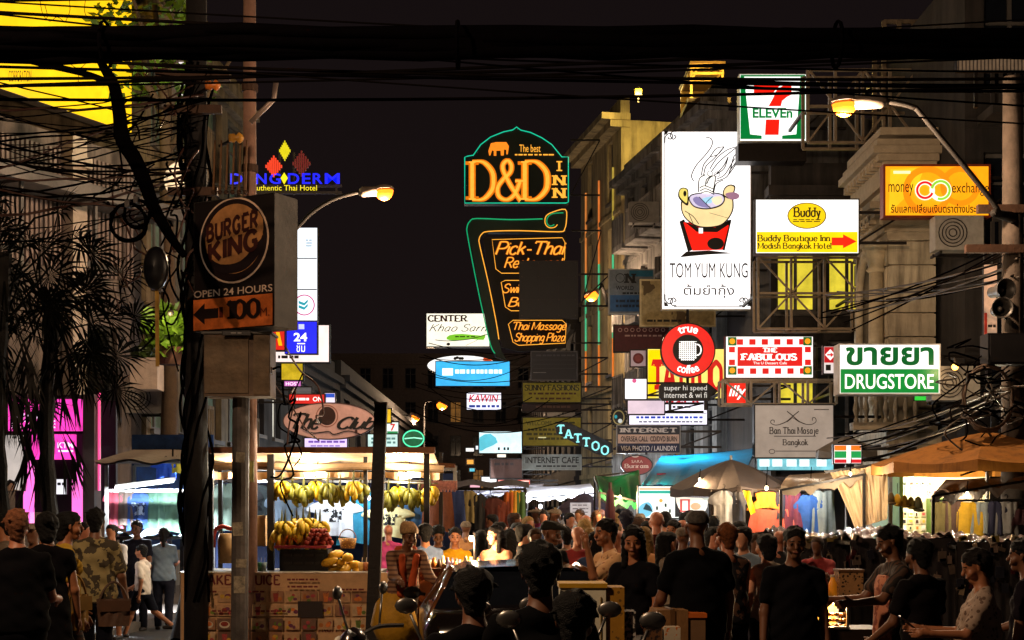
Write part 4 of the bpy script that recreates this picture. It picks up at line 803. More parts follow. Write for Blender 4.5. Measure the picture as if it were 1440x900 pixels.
    s = Sign('green_lit_sign', 'tiny green lit sign below the drugstore sign', (1286, 557, 1303, 563), 26, lit('#38d040', .9), .06, border=.5, mount=None); s.done()
    s = Sign('teal_window_strip', 'bluish white lit strip of window panels under the massage sign', (1065, 645, 1172, 661), 27.5, lit('#7ec8d4', .9, .5, 2.5), .08, border=1, mount=None); [s.rect(x, 646, x+14, 656, lit('#e6f2f0', 1.0)) for x in (1068, 1086, 1106, 1124, 1148)]; s.done()
    for i, (px, py, Y, lab) in enumerate(((905, 300, 40.5, 'grey air conditioner box on the hotel wall left of the soup sign'), (1345, 330, 25.2, 'grey air conditioner box beside the scaffold poles right of the drugstore sign'), (1340, 540, 25.2, 'grey air conditioner box low on the dark wall beside the drugstore sign'), (206, 560, 28, 'grey air conditioner box under the white planter'))):
        t = thing('air_conditioner', lab, 'air conditioner', P(px, py, Y)); b = MB(); b.box((0, 0, 0), (.85, .35, .6)); b.build('casing', mat('#9a948c', .5, .2, bump=.1), t); b = MB(); [b.lathe((-.12, -.19, 0), [(q, 0), (q+.015, .0), (q+.015, .012), (q, .012), (q, 0)], 20, 'y') for q in (.06, .12, .18, .24)]; b.build('fan_grille', IRON, t); b = MB(); [b.bar((x, -.1, -.32), (x, .5, -.32), .04) for x in (-.3, .3)]; b.bar((-.34, .3, -.32), (.34, .3, -.32), .05); b.build('bracket', IRON, t)
buildings()

def far_lamps():
    """sodium street lamps"""
    def street_lamp(label, px, py, Y, arm, power, base, rr=.3, col='#ff7818'):
        """arm: px points from the lamp head back to the pole"""
        k = S(Y); H0 = P(px, py, Y); r = thing('street_lamp', label, 'street lamp', base)
        b = MB(); pts = [P(x, y, Y) for x, y in arm]; b.tube(smooth_path(pts, 6), .034, 8); b.tube([pts[-1], Vector(base)], [.05, .07], 10); b.build('pole', mat('#221f1d', .8, 0, bump=.1, spec=.2), r, True, True)
        d = (pts[0]-H0); d.normalize(); b = MB(); q = d.to_track_quat('X', 'Z').to_matrix()
        vs_ = MB(); vs_.ball((0, 0, 0), rr*.5, 14, 8, (1.15, .8, .5))
        b.add([q @ Vector((v[0], v[1], max(v[2], -.01)+.03)) + H0 for v in vs_.v], vs_.f); c = (H0*.15 + pts[0]*.85); b.tube([H0 + d*rr*.3, c, pts[0]], [rr*.28, rr*.3, .05], 8)
        b.build('lamp_housing', mat('#7a6c62', .5, .1), r, True, True)
        b = MB(); b.add([q @ Vector((v[0]*.92, v[1]*.92, min(v[2], .0)*2.3)) + H0 for v in vs_.v], vs_.f); b.build('lamp_glass', lit(col, 3.2, 0), r, True, True)
        lamp('lamp_light', H0 + Vector((0, 0, -.32)), power, SODIUM, r, .1)
        return r
    street_lamp('orange lit street lamp on a long curved arm at upper right', 1187, 146, 17, [(1247, 142), (1282, 150), (1300, 166), (1396, 284), (1398, 300)], 420, P(1424, 306, 17.9), .28)
    street_lamp('orange lit street lamp reaching out left over the dark sky', 540, 268, 24, [(505, 270), (470, 280), (440, 298), (420, 318), (380, 360), (346, 380)], 420, P(344, 720, 24) - Vector((0, 0, 1.57)), .3)
    street_lamp('orange lit street lamp on the beige tower beside the blank dark sign', 831, 413, 46, [(842, 408), (846, 400)], 300, P(846, 400, 46) + Vector((.3, 1.5, -.4)), .45)
    for px, py, Y, lab in ((486, 548, 60, 'small orange street lamp above the oval club sign'), (622, 568, 72, 'small orange street lamp under the cyan sign'), (584, 586, 84, 'farthest small orange street lamp by the green neon oval')):
        street_lamp(lab, px, py, Y, [(px-8, py-4), (px-22, py-3), (px-26, py+4)], 1300, P(px-26, 720, Y) - Vector((0, 0, 1.57)), .55)
    street_lamp('sodium street lamp on the near kerb left of the camera', -900, -1300, 6, [(-980, -1310), (-1100, -1290), (-1180, -1260)], 850, P(-1180, 720, 6) - Vector((0, 0, 1.7)), .3)
far_lamps()
# ------------------------------------------------------------------ poles, cables, planting, left shops
def ground_at(px, Y): return Vector(((px-CX_)/F_*Y, Y, 0))
def poles():
    r = thing('utility_pole', 'pinkish concrete utility pole behind the burger restaurant sign', 'utility pole', ground_at(351, 17.6)); b = MB(); x = r.location.x
    b.tube([(x, 17.6, 0), (x, 17.6, 10.4)], [.1, .068], 12); b.build('pole', mat('#8d6a5a', .8, bump=.3, scale=4, var=.4), r, True, True)
    b = MB(); b.tube([P(352, 172, 17), P(385, 140, 17), P(388, 116, 17)], .03, 8); b.build('arm', mat('#a59088', .5, .6), r, True, True)
    for z in (6.9, 7.6, 5.9): b = MB(); b.lathe((x, 17.6, z), [(.07, 0), (.105, 0), (.105, .09), (.07, .09)], 12); b.build('band', RUST, r, True)
    b = MB(); b.box((x, 17.48, 2.2), (.15, .012, .26)); b.build('sticker', mat('#8d8440', .6, var=.5, scale=20), r, True)
    # thick dark pole wrapped in cables
    r = thing('utility_pole', 'thick black utility pole wrapped in hanging cables at the left', 'utility pole', ground_at(276, 17.5)); x = r.location.x; b = MB(); b.tube([(x, 17.5, 0), (x, 17.5, 10.5)], [.15, .12], 12); b.build('pole', mat('#171213', .8, bump=.4, scale=5), r, True, True)
    for z, w in ((7.0, .9), (6.6, .7), (5.6, .6)): b = MB(); b.box((x, 17.32, z), (w, .08, .1)); b.build('crossarm', RUST, r, True)
    for i in range(9):
        rr = random.Random(i); pts = []; ph = rr.random()*6
        for k in range(28):
            z = .6 + 6.6*k/27; a = ph + k*.35; d = .17 + .05*math.sin(k*1.3+i)
            pts.append((x + d*math.cos(a), 17.5 + d*math.sin(a)*.8 - .03, z))
        b = MB(); b.tube(smooth_path(pts, 3), .018, 5); tag(b.build('pole_cable', CABLE, None, True, True), 'black cable twisted down around the thick dark pole', 'cable', 'cables twisted round the thick pole')
    for i, (px, py, c, lab) in enumerate(((300, 120, '#d8762a', 'upper small orange insulator cap on the cable pole'), (333, 194, '#d89a3a', 'lower small yellow insulator cap by the cable pole'))):
        t = thing('insulator', lab, 'insulator', P(px, py, 17.1)); b = MB(); b.lathe((0, 0, 0), [(0, -.1), (.05, -.09), (.055, -.03), (.03, -.01), (.07, .03), (.04, .07), (0, .09)], 12, 'x'); b.build('cap', mat(c, .4), t, smooth=True); b = MB(); b.bar((0, 0, 0), (-.25, .2, -.05), .03); b.build('pin', IRON, t)
    for i in range(6):
        px = 300 + i*9; t = thing('spacer_rod', 'pale wooden cable spacer rod hanging in the bundle on the thick pole', 'cable spacer', P(px, 232, 17.2), group='spacer rods on the cable pole'); b = MB(); b.tube([(0, 0, -.32), (.02, 0, .3)], [.016, .012], 6); b.build('rod', mat('#6d4a2a', .6), t); b = MB(); b.ball((0, 0, -.33), .03); b.build('clamp', RUST, t)
    # post holding burger sign, cabinet box on it
    r = thing('meter_cabinet', 'weathered brown metal cabinet fixed under the burger restaurant sign', 'cabinet', P(338, 560, 16.6)); k = S(16.6); b = MB(); b.box((0, 0, 44*k), (92*k, .4, 86*k)); b.build('body', mat('#584536', .6, .3, bump=.3, var=.5, scale=3), r)
    b = MB(); b.box((-14*k, -.21, 44*k), (60*k, .02, 78*k)); b.box((34*k, -.208, 44*k), (22*k, .016, 82*k)); b.build('door', mat('#5f4c38', .6, .3, bump=.3, var=.4), r); b = MB(); b.box((0, 0, 89*k), (98*k, .46, 3*k)); b.build('lid', GREYP, r)
    t = Sign('number_plate', 'small dark number plate on top of the brown cabinet', (313, 465.5, 352, 471), 16.3, mat('#2a2426', .5), .03, border=.6, mount=None, cat='plate'); t.scribble(324, 466.3, 342, 470.2, mat('#9a9490', .5)); t.done()
    r = thing('sign_post', 'grey steel post under the brown cabinet in front of the juice stall', 'post', ground_at(339, 16.75)); b = MB(); x = r.location.x; b.tube([(x-.02, 16.75, 0), (x, 16.75, 3.05)], .1, 12); b.box((x, 16.75, .02), (.4, .4, .04)); b.build('post', mat('#524a47', .7, .2, bump=.35, var=.5, scale=5), r, True)
    b = MB(); [b.box((x+dx, 16.645, z), (w, .006, h), (0, R(a), 0)) for dx, z, w, h, a in ((.01, 2.34, .1, .12, 6), (-.02, 1.5, .12, .16, -4), (.02, 1.1, .12, .1, 3), (0, .85, .13, .2, 0))]; b.build('sticker', mat('#8a7d6a', .6, var=.7, scale=18), r, True)
    # dark wooden post
    r = thing('wooden_post', 'dark leaning timber post with pale top in front of the juice stall', 'post', ground_at(521, 15.2)); b = MB(); b.bar(ground_at(521, 15.2), P(536, 568, 15.2), .13); b.build('post', mat('#1c1512', .7, bump=.3), r, True); b = MB(); b.bar(P(536, 569, 15.2), P(536, 566, 15.2), .14); b.build('cap', mat('#6a5038', .7), r, True)
    t = lambda: 0
    # right pole with horn speakers
    r = thing('utility_pole', 'concrete utility pole with two horn speakers at the right edge', 'utility pole', ground_at(1424, 18)); b = MB(); x = r.location.x; b.tube([(x, 18, 0), (x, 18, 7.2)], [.15, .12], 12); b.build('pole', mat('#54483f', .8, bump=.3, var=.4), r, True, True); 
    for z, w in ((5.0, 1.3), (5.5, 1.0)): b = MB(); b.box((x, 17.84, z), (w, .09, .1)); b.build('crossarm', RUST, r, True)
    for py, a, lab in ((409, 14, 'upper grey horn loudspeaker on the right pole'), (435, -4, 'lower grey horn loudspeaker on the right pole')):
        t = thing('horn_speaker', lab, 'loudspeaker', P(1405, py, 17.7), (0, 0, R(a))); b = MB(); b.lathe((0, 0, 0), [(.02, .1), (.05, .05), (.09, -.06), (.125, -.16), (.135, -.16), (.13, -.15), (.1, -.05), (.07, .06), (.07, .16), (0, .16)], 20, 'y'); b.build('horn', mat('#5c5855', .45, .4), t, smooth=True); b = MB(); b.ball((0, -.02, 0), .035, 10, 6, (1, 1.8, 1)); b.build('driver', mat('#a0968c', .4, .4), t, smooth=True); b = MB(); b.bar((0, .1, 0), (.14, .2, -.1), .025); b.build('bracket', IRON, t)
    t = thing('junction_box', 'black junction box in a knot of cables at the right edge', 'junction box', P(1415, 492, 17.6)); b = MB(); b.box((0, 0, 0), (.55, .3, .38)); b.build('box', mat('#121012', .5), t); b = MB(); b.box((0, -.16, 0), (.5, .02, .33)); b.build('lid', mat('#1a181a', .5), t)
    t = thing('wall_bulb', 'small bare orange bulb glowing beside the drugstore sign', 'bulb', P(1343, 516, 24.6)); b = MB(); b.ball((0, 0, 0), .06); b.build('bulb', lit('#ffb050', 5), t); b = MB(); b.tube([(0, 0, .05), (0, 0, .14), (0, .5, .2)], .025); b.build('holder', IRON, t); lamp('bulb_light', P(1343, 516, 24.45), 4, WARM, t, .06)
    # round dark mirror back, coils
    t = thing('traffic_mirror', 'black oval back of a round traffic mirror hanging among the left cables', 'mirror', P(219, 377, 16)); b = MB(); b.lathe((0, 0, 0), [(0, -.1), (.08, -.08), (.11, -.02), (.115, .02), (0, .04)], 20, 'y', 1, 1); b.v = [(v[0]*1.25, v[1], v[2]*2.2) for v in b.v]; b.build('shell', mat('#111014', .4), t, smooth=True); b = MB(); b.tube([(0, .05, -.2), (0, .08, -1.1)], .025); b.build('stem', mat('#a8813a', .5), t)
    for px, py, rr, Y, lab in ((180, 312, .2, 16, 'big black ring of coiled cable among the left wires'), (192, 300, .15, 16.3, 'smaller ring of coiled cable behind the big ring'), (1390, 560, .3, 17.5, 'large coil of pale cable low on the right pole')):
        t = thing('cable_coil', lab, 'cable coil', P(px, py, Y)); rn = random.Random(px); b = MB()
        for j in range(5):
            b.tube([(rr*(1+.06*rn.uniform(-1, 1))*math.cos(a*.3), rn.uniform(-.03, .03)+j*.01, rr*(1.25 if px > 1000 else 1)*(1+.06*j*.5)*math.sin(a*.3)) for a in range(21)], .014, 5, closed=True)
        b.build('coil', mat('#4a382a', .6) if px > 1000 else CABLE, t, smooth=True); b = MB(); b.box((0, 0, rr), (.05, .1, .08)); b.build('tie', IRON, t)
    t = thing('satellite_dish', 'white satellite dish above the green bush on the left', 'satellite dish', P(247, 250, 25), (R(20), 0, R(48))); b = MB(); b.lathe((0, 0, 0), [(0, 0), (.12, -.015), (.22, -.06), (.3, -.12), (.31, -.11), (.22, -.04), (0, .02)], 24, 'y'); b.build('dish', mat('#d9d4c8', .5), t, smooth=True); b = MB(); b.tube([(0, -.06, -.28), (0, -.42, 0)], .014); b.ball((0, -.42, 0), .04); b.build('feed_arm', STEEL, t); b = MB(); b.bar((0, .02, 0), (0, .4, -.3), .05); b.build('mount', IRON, t)
poles()

def sag(a, b, s, n=14, jit=0, rn=rng):
    a, b = Vector(a), Vector(b); out = []
    for i in range(n+1):
        t = i/n; p = a.lerp(b, t); p.z -= s*4*t*(1-t)
        if jit and 0 < i < n: p += Vector((0, rn.uniform(-jit, jit), rn.uniform(-jit, jit)))
        out.append(p)
    return out
def cables():
    rn = random.Random(3); brn = mat('#0e0b0a', 1, spec=0)
    # the thick black bundle right across the top
    r = thing('cable_bundle', 'thick black bundle of overhead cables across the whole top of the view', 'cable bundle', (0, 10.5, 5.2)); 
    for i in range(16):
        z0, z1 = rn.uniform(-.1, .1), rn.uniform(-.08, .11); dy = rn.uniform(-.15, .15); b = MB()
        b.tube(sag((-6, 10.5+dy, 5.17+z0), (6, 10.5-dy, 5.14+z1), rn.uniform(-.05, .09), 18, .025, rn), rn.uniform(.028, .06), 6); b.build('cable', CABLE, r, True, True)
    for x in (-3, -.4, 2.4): b = MB(); b.lathe((x, 10.5, 5.15), [(.17, -.015), (.178, 0), (.17, .015)], 14, 'x'); b.build('tie', CABLE, r, True)
    g = 'thin overhead cables crossing the top of the view'
    for i in range(16):
        z0, z1 = rn.uniform(5.15, 6.3), rn.uniform(5.1, 6.2); Y = rn.uniform(10, 14); b = MB(); zs = (Y-12)*.31
        b.tube(sag((-7, Y, z0+zs), (7, Y+rn.uniform(-1, 1), z1+zs), rn.uniform(.0, .2)), rn.uniform(.007, .016), 5)
        tag(b.build('overhead_cable', rn.choice((CABLE, brn)), None, True, True), 'thin dark overhead cable sagging right across the top of the view', 'cable', g)
    g = 'cables fanning out from the thick pole on the left'
    X0 = ground_at(276, 17.4).x
    for i in range(36):
        zl = EYE + (HY_ - rn.uniform(60, 345))/F_*15; z1 = EYE + (HY_ - rn.uniform(110, 300))/F_*17.3; Y = rn.uniform(13.5, 15.5); b = MB()
        pts = sag((-7.5, Y, zl), (X0 + rn.uniform(-.15, .2), 17.3, z1), rn.uniform(.05, .55), 12, .02, rn)
        b.tube(pts, rn.uniform(.006, .016), 5); tag(b.build('fanned_cable', rn.choice((CABLE, CABLE, brn, mat('#3a211a', .5))), None, True, True), 'dark cable running from the left edge to the thick black pole', 'cable', g)
    # heavy knotted drop cable
    b = MB(); pts = [P(x, y, 14.8) for x, y in ((128, 60), (146, 95), (160, 120), (168, 160), (172, 195), (190, 225), (205, 260), (216, 290), (238, 330), (260, 360))]
    b.tube(smooth_path(pts, 5), [.03+.05*math.sin(min(i/46, 1)*math.pi) for i in range(len(smooth_path(pts, 5)))], 8); tag(b.build('knotted_cable', CABLE, None, True, True), 'heavy knotted black cable hanging diagonally over the yellow billboard', 'cable')
    b = MB(); b.tube(smooth_path([P(x, y, 14.9) for x, y in ((-20, 70), (60, 90), (120, 104), (158, 118))], 6), .035, 7); tag(b.build('thick_cable', CABLE, None, True, True), 'thick black cable sloping down to the knotted one', 'cable')
    g = 'tangled loops of cable around the thick pole'
    for i in range(32):
        x, y = rn.uniform(165, 290), rn.uniform(80, 420); b = MB(); pts = [P(x, y, 17.1)]
        if i > 24: x, y = rn.uniform(380, 440), rn.uniform(470, 620); pts = [P(x, y, 16.2)]
        for k in range(rn.randint(4, 7)): 
            x += rn.uniform(-26, 26); y += rn.uniform(-8, 46); pts.append(P(x, y, 17.1 + rn.uniform(-.2, .3)))
        b.tube(smooth_path(pts, 4), rn.uniform(.007, .014), 5); tag(b.build('loose_cable', rn.choice((CABLE, brn, mat('#4a2a20', .5))), None, True, True), 'loose looping cable end in the tangle around the thick pole', 'cable', g)
    g = 'cables sloping down from the pole at the right'
    for i in range(26):
        hi = i % 2; y0 = rn.uniform(320, 400) if hi else rn.uniform(520, 570); x1, y1 = rn.uniform(1150, 1250), rn.uniform(395, 465) if hi else rn.uniform(600, 660); b = MB(); Y1 = rn.uniform(23.6, 24.8)
        b.tube(sag(P(1424 + rn.uniform(-10, 40), y0, 17.8), P(x1, y1, Y1), rn.uniform(.02, .15)), rn.uniform(.008, .016), 5)
        tag(b.build('sloping_cable', rn.choice((CABLE, brn, mat('#3a3028', .5))), None, True, True), 'thin cable sloping from the right pole towards the drugstore sign', 'cable', g)
    g = 'thin dark cables tangled low at the right'
    for i in range(22):
        x, y = rn.uniform(1330, 1430), rn.uniform(490, 590); pts = [P(x, y, 17.6)]
        for k in range(5): x += rn.uniform(-40, 50); y += rn.uniform(-16, 30); pts.append(P(x, y, 17.6+rn.uniform(-.3, .3)))
        b = MB(); b.tube(smooth_path(pts, 4), rn.uniform(.008, .015), 5); tag(b.build('tangled_cable', rn.choice((CABLE, brn, mat('#3a3028', .5))), None, True, True), 'thin looping cable in the tangle above the orange umbrella', 'cable', g)
    g = 'street cables strung between far signs'
    for i in range(12):
        Y = rn.uniform(38, 56); x0 = rn.uniform(560, 640); y0 = rn.uniform(470, 620); b = MB()
        b.tube(sag(P(x0, y0, Y), P(rn.uniform(740, 820), y0 + rn.uniform(-20, 30), Y-3), rn.uniform(.2, .6)), .014, 5); tag(b.build('street_cable', brn, None, True, True), 'thin dark cable strung across the street under the cyan sign', 'cable', g)
    for i, (y, w) in enumerate(((113, .02), (122, .024))):
        b = MB(); b.tube(sag(P(1000, y, 15), P(1460, y+6, 15), .02), w*.7, 5); tag(b.build('front_cable', CABLE, None, True, True), ('upper' if i == 0 else 'lower') + ' black cable passing in front of the green convenience store sign', 'cable')
cables()

def plants():
    rn = random.Random(5)
    def leaves(mb, c, rad, n, size, sq=(1, 1, 1), droop=0):
        for i in range(n):
            while 1:
                p = Vector((rn.uniform(-1, 1), rn.uniform(-1, 1), rn.uniform(-1, 1)))
                if p.length < 1 and (p.length > .45 or rn.random() < .3): break
            p = Vector((c[0]+p.x*rad*sq[0], c[1]+p.y*rad*sq[1], c[2]+p.z*rad*sq[2])); d = Vector((rn.uniform(-1, 1), rn.uniform(-1, 1), rn.uniform(-.7, .5)-droop)).normalized()
            w = d.orthogonal().normalized(); w.rotate(Matrix.Rotation(rn.random()*6.3, 3, d)); L = size*rn.uniform(.6, 1.4); q = w*L*.28
            mb.add([p, p+d*L*.5+q, p+d*L, p+d*L*.5-q], [(0, 1, 2, 3)])
    r = thing('street_tree', 'leafy tree lit from below at the top left behind the cables', 'tree', ground_at(232, 27.5)); b = MB(); base = ground_at(232, 27.5); b.tube([base, base+Vector((.1, 0, 4)), base+Vector((0, 0, 9.5)), base+Vector((-.2, 0, 11.5))], [.2, .16, .11, .05], 9)
    for a in range(6): b.tube([base+Vector((0, 0, 8.6+a*.3)), base+Vector((math.cos(a*1.1)*1.0, math.sin(a*1.1)*.8, 10+a*.25)), base+Vector((math.cos(a*1.1)*1.6, math.sin(a*1.1)*1.1, 11+a*.2))], [.07, .045, .02], 6)
    b.build('trunk', mat('#4a3a2a', .9, bump=.4), r, True, True); b = MB()
    for i in range(16): leaves(b, (base.x+rn.uniform(-1.0, .6), base.y+rn.uniform(-.8, .8), 10.1+rn.uniform(0, 2.2)), rn.uniform(.3, .55), 60, .2)
    b.build('crown', mat('#4c6a1e', .5, var=.6, scale=1.5), r, True)
    lamp('uplight', (base.x+.3, base.y-1.6, 9.3), 22, (1, .95, .6), r, .05)
    b = MB(); b.lathe((base.x+.3, base.y-1.6, 9.05), [(0, 0), (.09, 0), (.12, .12), (.1, .13), (.07, .04), (0, .04)], 12); b.build('uplight_housing', IRON, r, True)
    # fan palms
    def palm(px, Y, hz, n, lab, sp, hang):
        r = thing('fan_palm', lab, 'palm tree', ground_at(px, Y)); base = r.location.copy(); b = MB(); rr = [.085+.018*(i % 2) for i in range(20)]
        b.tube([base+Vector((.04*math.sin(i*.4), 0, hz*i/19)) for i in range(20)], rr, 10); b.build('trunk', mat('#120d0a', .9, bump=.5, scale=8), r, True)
        top = base+Vector((0, 0, hz)); b = MB()
        for i in range(n):
            a = rn.random()*6.28; el = rn.uniform(-.9, 1.1); d = Vector((math.cos(a)*math.cos(el), math.sin(a)*math.cos(el), math.sin(el))); st = top+d*rn.uniform(.5, sp)+Vector((0, 0, rn.uniform(-.8, .1)*hang))
            b.tube([top-Vector((0, 0, rn.uniform(0, 1.0))), top.lerp(st, .6)+Vector((0, 0, .12)), st], .014, 4, False)
            w = d.orthogonal().normalized(); nn = d.cross(w)
            if rn.random() < .5: w, nn = nn, w
            fl = rn.uniform(.4, .62)
            for k in range(22):
                t = R(-115 + 230*k/21); e = d*math.cos(t)+w*math.sin(t)+nn*.1*math.sin(k*2.1); e.normalize(); s_ = e.cross(nn).normalized()*.016; L = fl*(1-.2*abs(k-10.5)/10.5)
                tip = st+e*L-Vector((0, 0, .1*L+.08*rn.random())); mid = st+e*L*.55
                b.add([st, mid+s_, tip, mid-s_], [(0, 1, 2, 3)])
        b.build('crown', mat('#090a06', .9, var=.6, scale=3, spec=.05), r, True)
        b = MB()
        for i in range(26):      # dead skirt
            a = rn.random()*6.28; z = hz-rn.uniform(.3, 2.0); p = base+Vector((math.cos(a)*.15, math.sin(a)*.15, z)); q = p+Vector((math.cos(a)*.3, math.sin(a)*.3, -rn.uniform(.5, .9)))
            for k in range(6): w = Vector((rn.uniform(-.12, .12), rn.uniform(-.12, .12), -.25)); b.add([p, p.lerp(q, .6)+Vector((.02, 0, 0)), q+w, p.lerp(q, .6)-Vector((.02, 0, 0))], [(0, 1, 2, 3)])
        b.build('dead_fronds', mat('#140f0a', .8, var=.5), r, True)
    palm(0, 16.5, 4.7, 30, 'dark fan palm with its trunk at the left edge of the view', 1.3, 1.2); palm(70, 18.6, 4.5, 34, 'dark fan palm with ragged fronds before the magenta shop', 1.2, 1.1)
    # hanging bush and planter box
    t = thing('balcony_bush', 'green spiky bush growing from a balcony left of the burger sign', 'bush', P(240, 505, 25)); b = MB(); leaves(b, (0, 0, .45), .42, 420, .26, (1, .7, 1), -.3); b.build('foliage', mat('#5a7a1c', .5, var=.6, scale=3), t); b = MB(); b.lathe((0, 0, -.1), [(0, 0), (.2, 0), (.26, .3), (.22, .3), (0, .25)], 14); b.build('pot', mat('#4a2a1c', .7), t); lamp('plant_glow', P(240, 440, 24.2)+Vector((0, -.12, -.1)), 14, (1, .85, .4), t, .03); b = MB(); b.tube([P(240, 440, 24.2)+Vector((0, .0, .05)), P(240, 438, 25.6)], .02); b.ball(P(240, 440, 24.2), .06); b.build('lamp_bracket', IRON, t, True)
    t = thing('planter_box', 'white concrete planter box on the left balcony', 'planter', P(207, 548, 26.8)); k = S(26.8); b = MB(); b.box((0, 0, 20*k), (38*k, .5, 42*k)); b.box((0, 0, 41*k), (41*k, .54, 4*k)); b.build('box', mat('#b8a698', .7, bump=.25), t); b = MB(); leaves(b, (0, 0, .72), .25, 90, .2, (1, .8, .8)); b.build('foliage', mat('#35481a', .5, var=.5), t)
plants()

def left_shops():
    r = thing('magenta_shopfront', 'magenta lit shop front with glowing pink columns behind the palms', 'shop front', ground_at(80, 23.6)); Y = 23.6; k = S(Y)
    PK = lit('#ff40b8', 1.25, .4, 1.5); PK2 = lit('#ff70cc', 1.3, .1); W = lit('#ffd8f6', 1.1)
    def pan(nm, x0, y0, x1, y1, m, dy=0, th=.1):
        b = MB(); a, c = P(x0, y1, Y), P(x1, y0, Y); b.box(((a.x+c.x)/2, Y+dy, (a.z+c.z)/2), (c.x-a.x, th, c.z-a.z)); return b.build(nm, m, r, True)
    pan('back_wall', 5, 560, 150, 720, mat('#14090f', .7), .6); pan('fascia_panel', 13, 562, 121, 606, PK); pan('fascia_panel', 46, 611, 106, 646, PK, .01); pan('fascia_frame', 8, 607, 124, 610.5, mat('#2a0a20', .5), -.03)
    f = Sign('money_exchange_fascia', 'white lettering sign on the magenta shop fascia', (15, 577, 80, 604), Y-.08, PK, .02, border=.1, mount=None, cat='sign'); f.text('MONEY', 18, 579, 56, 589, W, bold=.02); f.text('EXCHANGE', 16, 591, 78, 602, W, bold=.02); f.done()
    f = Sign('atm_fascia', 'small white letters on the lower magenta panel', (78, 620, 104, 638), Y-.08, PK, .02, border=.1, mount=None, cat='sign'); f.text('KTM', 81, 622, 103, 630, W, bold=.02); f.rect(82, 633, 103, 635.5, W); f.done()
    for x0, x1 in ((37, 47), (105, 119)): pan('glowing_column', x0, 648, x1, 745, PK2, -.05, .2)
    pan('red_edge_tube', 139.5, 553, 142, 690, lit('#ff4a90', 1.1), -.05, .05); pan('pillar', 122, 556, 138, 745, mat('#3a2620', .7), -.02, .4)
    pan('door_recess', 60, 648, 104, 745, mat('#0f0a0c', .4), .1); pan('fascia_lower', 13, 556, 121, 561, mat('#503048', .6), -.04)
    f = Sign('shop_notice', 'white lit notice with black marks inside the magenta shop door', (65, 674, 94, 695), Y-.1, lit('#e6e2ea', .9), .04, border=.6, mount=None, cat='notice'); f.scribble(72, 677, 92, 684, K_2 := mat('#0c0a0a', .5)); f.scribble(68, 686, 82, 693, K_2); f.done()
    f = Sign('beauty_poster', 'pale poster with a dark haired face at the left edge', (4, 612, 34, 690), 22.6, lit('#d8ccc4', .7, .2), .05, border=.8, mount=None, cat='poster'); f.poly([(6, 690), (8, 676), (14, 676), (22, 682), (20, 688), (30, 690)], mat('#b09078', .5)); f.ell(17, 684, 5, 6, mat('#c89a7c', .5)); f.poly([(8, 688), (8, 678), (14, 674), (21, 677), (22, 682), (16, 679), (11, 684)], mat('#140e0e', .5)); f.done()
    # clothes stall lit by a fluorescent tube
    r = thing('tube_lit_clothes_stall', 'clothes stall lit by a white fluorescent tube under a grey awning at the left', 'market stall', ground_at(200, 21.8)); Y = 21.8
    def wp(x, y, dy=0): return P(x, y, Y)+Vector((0, dy, 0))
    b = MB(); 
    for x in (150, 262): 
        for dy in (0, 1.6): p = wp(x, 650, dy); b.bar((p.x, p.y, 0), p, .05)
    for y in (650, 690): b.bar(wp(150, y), wp(262, y), .04); b.bar(wp(150, y, 1.6), wp(262, y, 1.6), .04)
    b.build('frame', STEEL, r, True)
    b = MB(); b.sheet(lambda u, v: tuple(wp(146+122*u, 650-26*v+3*math.sin(u*12)*(1-v), -.5+2.3*v)), 24, 6); b.sheet(lambda u, v: tuple(wp(146+122*u, 650-26*v+3*math.sin(u*12)*(1-v), -.5+2.3*v)-Vector((0, 0, .03))), 24, 6); b.build('awning', mat('#6d6058', .7, bump=.2), r, True)
    b = MB(); b.box(wp(206, 690, 1.7), (1.35, .04, 1.9)); b.build('back_panel', mat('#1c3a6a', .7, var=.5), r, True)
    t = thing('fluorescent_tube', 'bright white fluorescent tube hanging aslant in the left clothes stall', 'lamp', wp(205, 682, -.1)); b = MB(); b.tube([wp(166, 686, -.1), wp(246, 676, -.1)], .028, 8); b.build('tube', lit('#eaf6ff', 7, 0), t, True, True); b = MB(); b.bar(wp(164, 684, -.06), wp(248, 673.5, -.06), .05); b.build('fitting', WHITEP, t, True); lamp('tube_light', wp(205, 684, -.15), 260, COOL, t, (1.0, .06), 'AREA')
    t = thing('led_lamp', 'small bluish white lamp high in the left clothes stall', 'lamp', wp(232, 645, .5)); b = MB(); b.ball(wp(232, 645, .5), .05, 10, 6, (1.6, 1, 1)); b.build('bulb', lit('#d8eeff', 7, 0), t, True); b = MB(); b.tube([wp(232, 642, .5), wp(232, 630, .5)], .015); b.build('flex', CABLE, t, True); lamp('led_light', wp(232, 650, .4), 120, COOL, t, .05)
    # glass topped display table with plastic cover
    r = thing('covered_table', 'low table under crumpled clear plastic before the left clothes stall', 'table', ground_at(198, 20.9)); Y = 20.9; b = MB(); rn = random.Random(2)
    hm = {}
    def fn(u, v):
        return P(146+96*u, 752-10*math.sin(u*9+v*4)*.5-5*math.sin(u*23+v*11)*.4, Y)+Vector((0, v*.9, 0))
    b.sheet(lambda u, v: tuple(fn(u, v)), 40, 12); b.build('plastic_cover', mat('#7d8fa0', .15, var=.4, scale=9, bump=.6, spec=.9), r, True); b = MB(); [b.bar(P(x, 760, Y)+Vector((0, dy, 0)), ground_at(x, Y)+Vector((0, dy, 0)), .05) for x in (150, 238) for dy in (.05, .8)]; b.box(P(194, 757, Y)+Vector((0, .45, 0)), (.98, .85, .04)); b.build('table_frame', IRON, r, True)
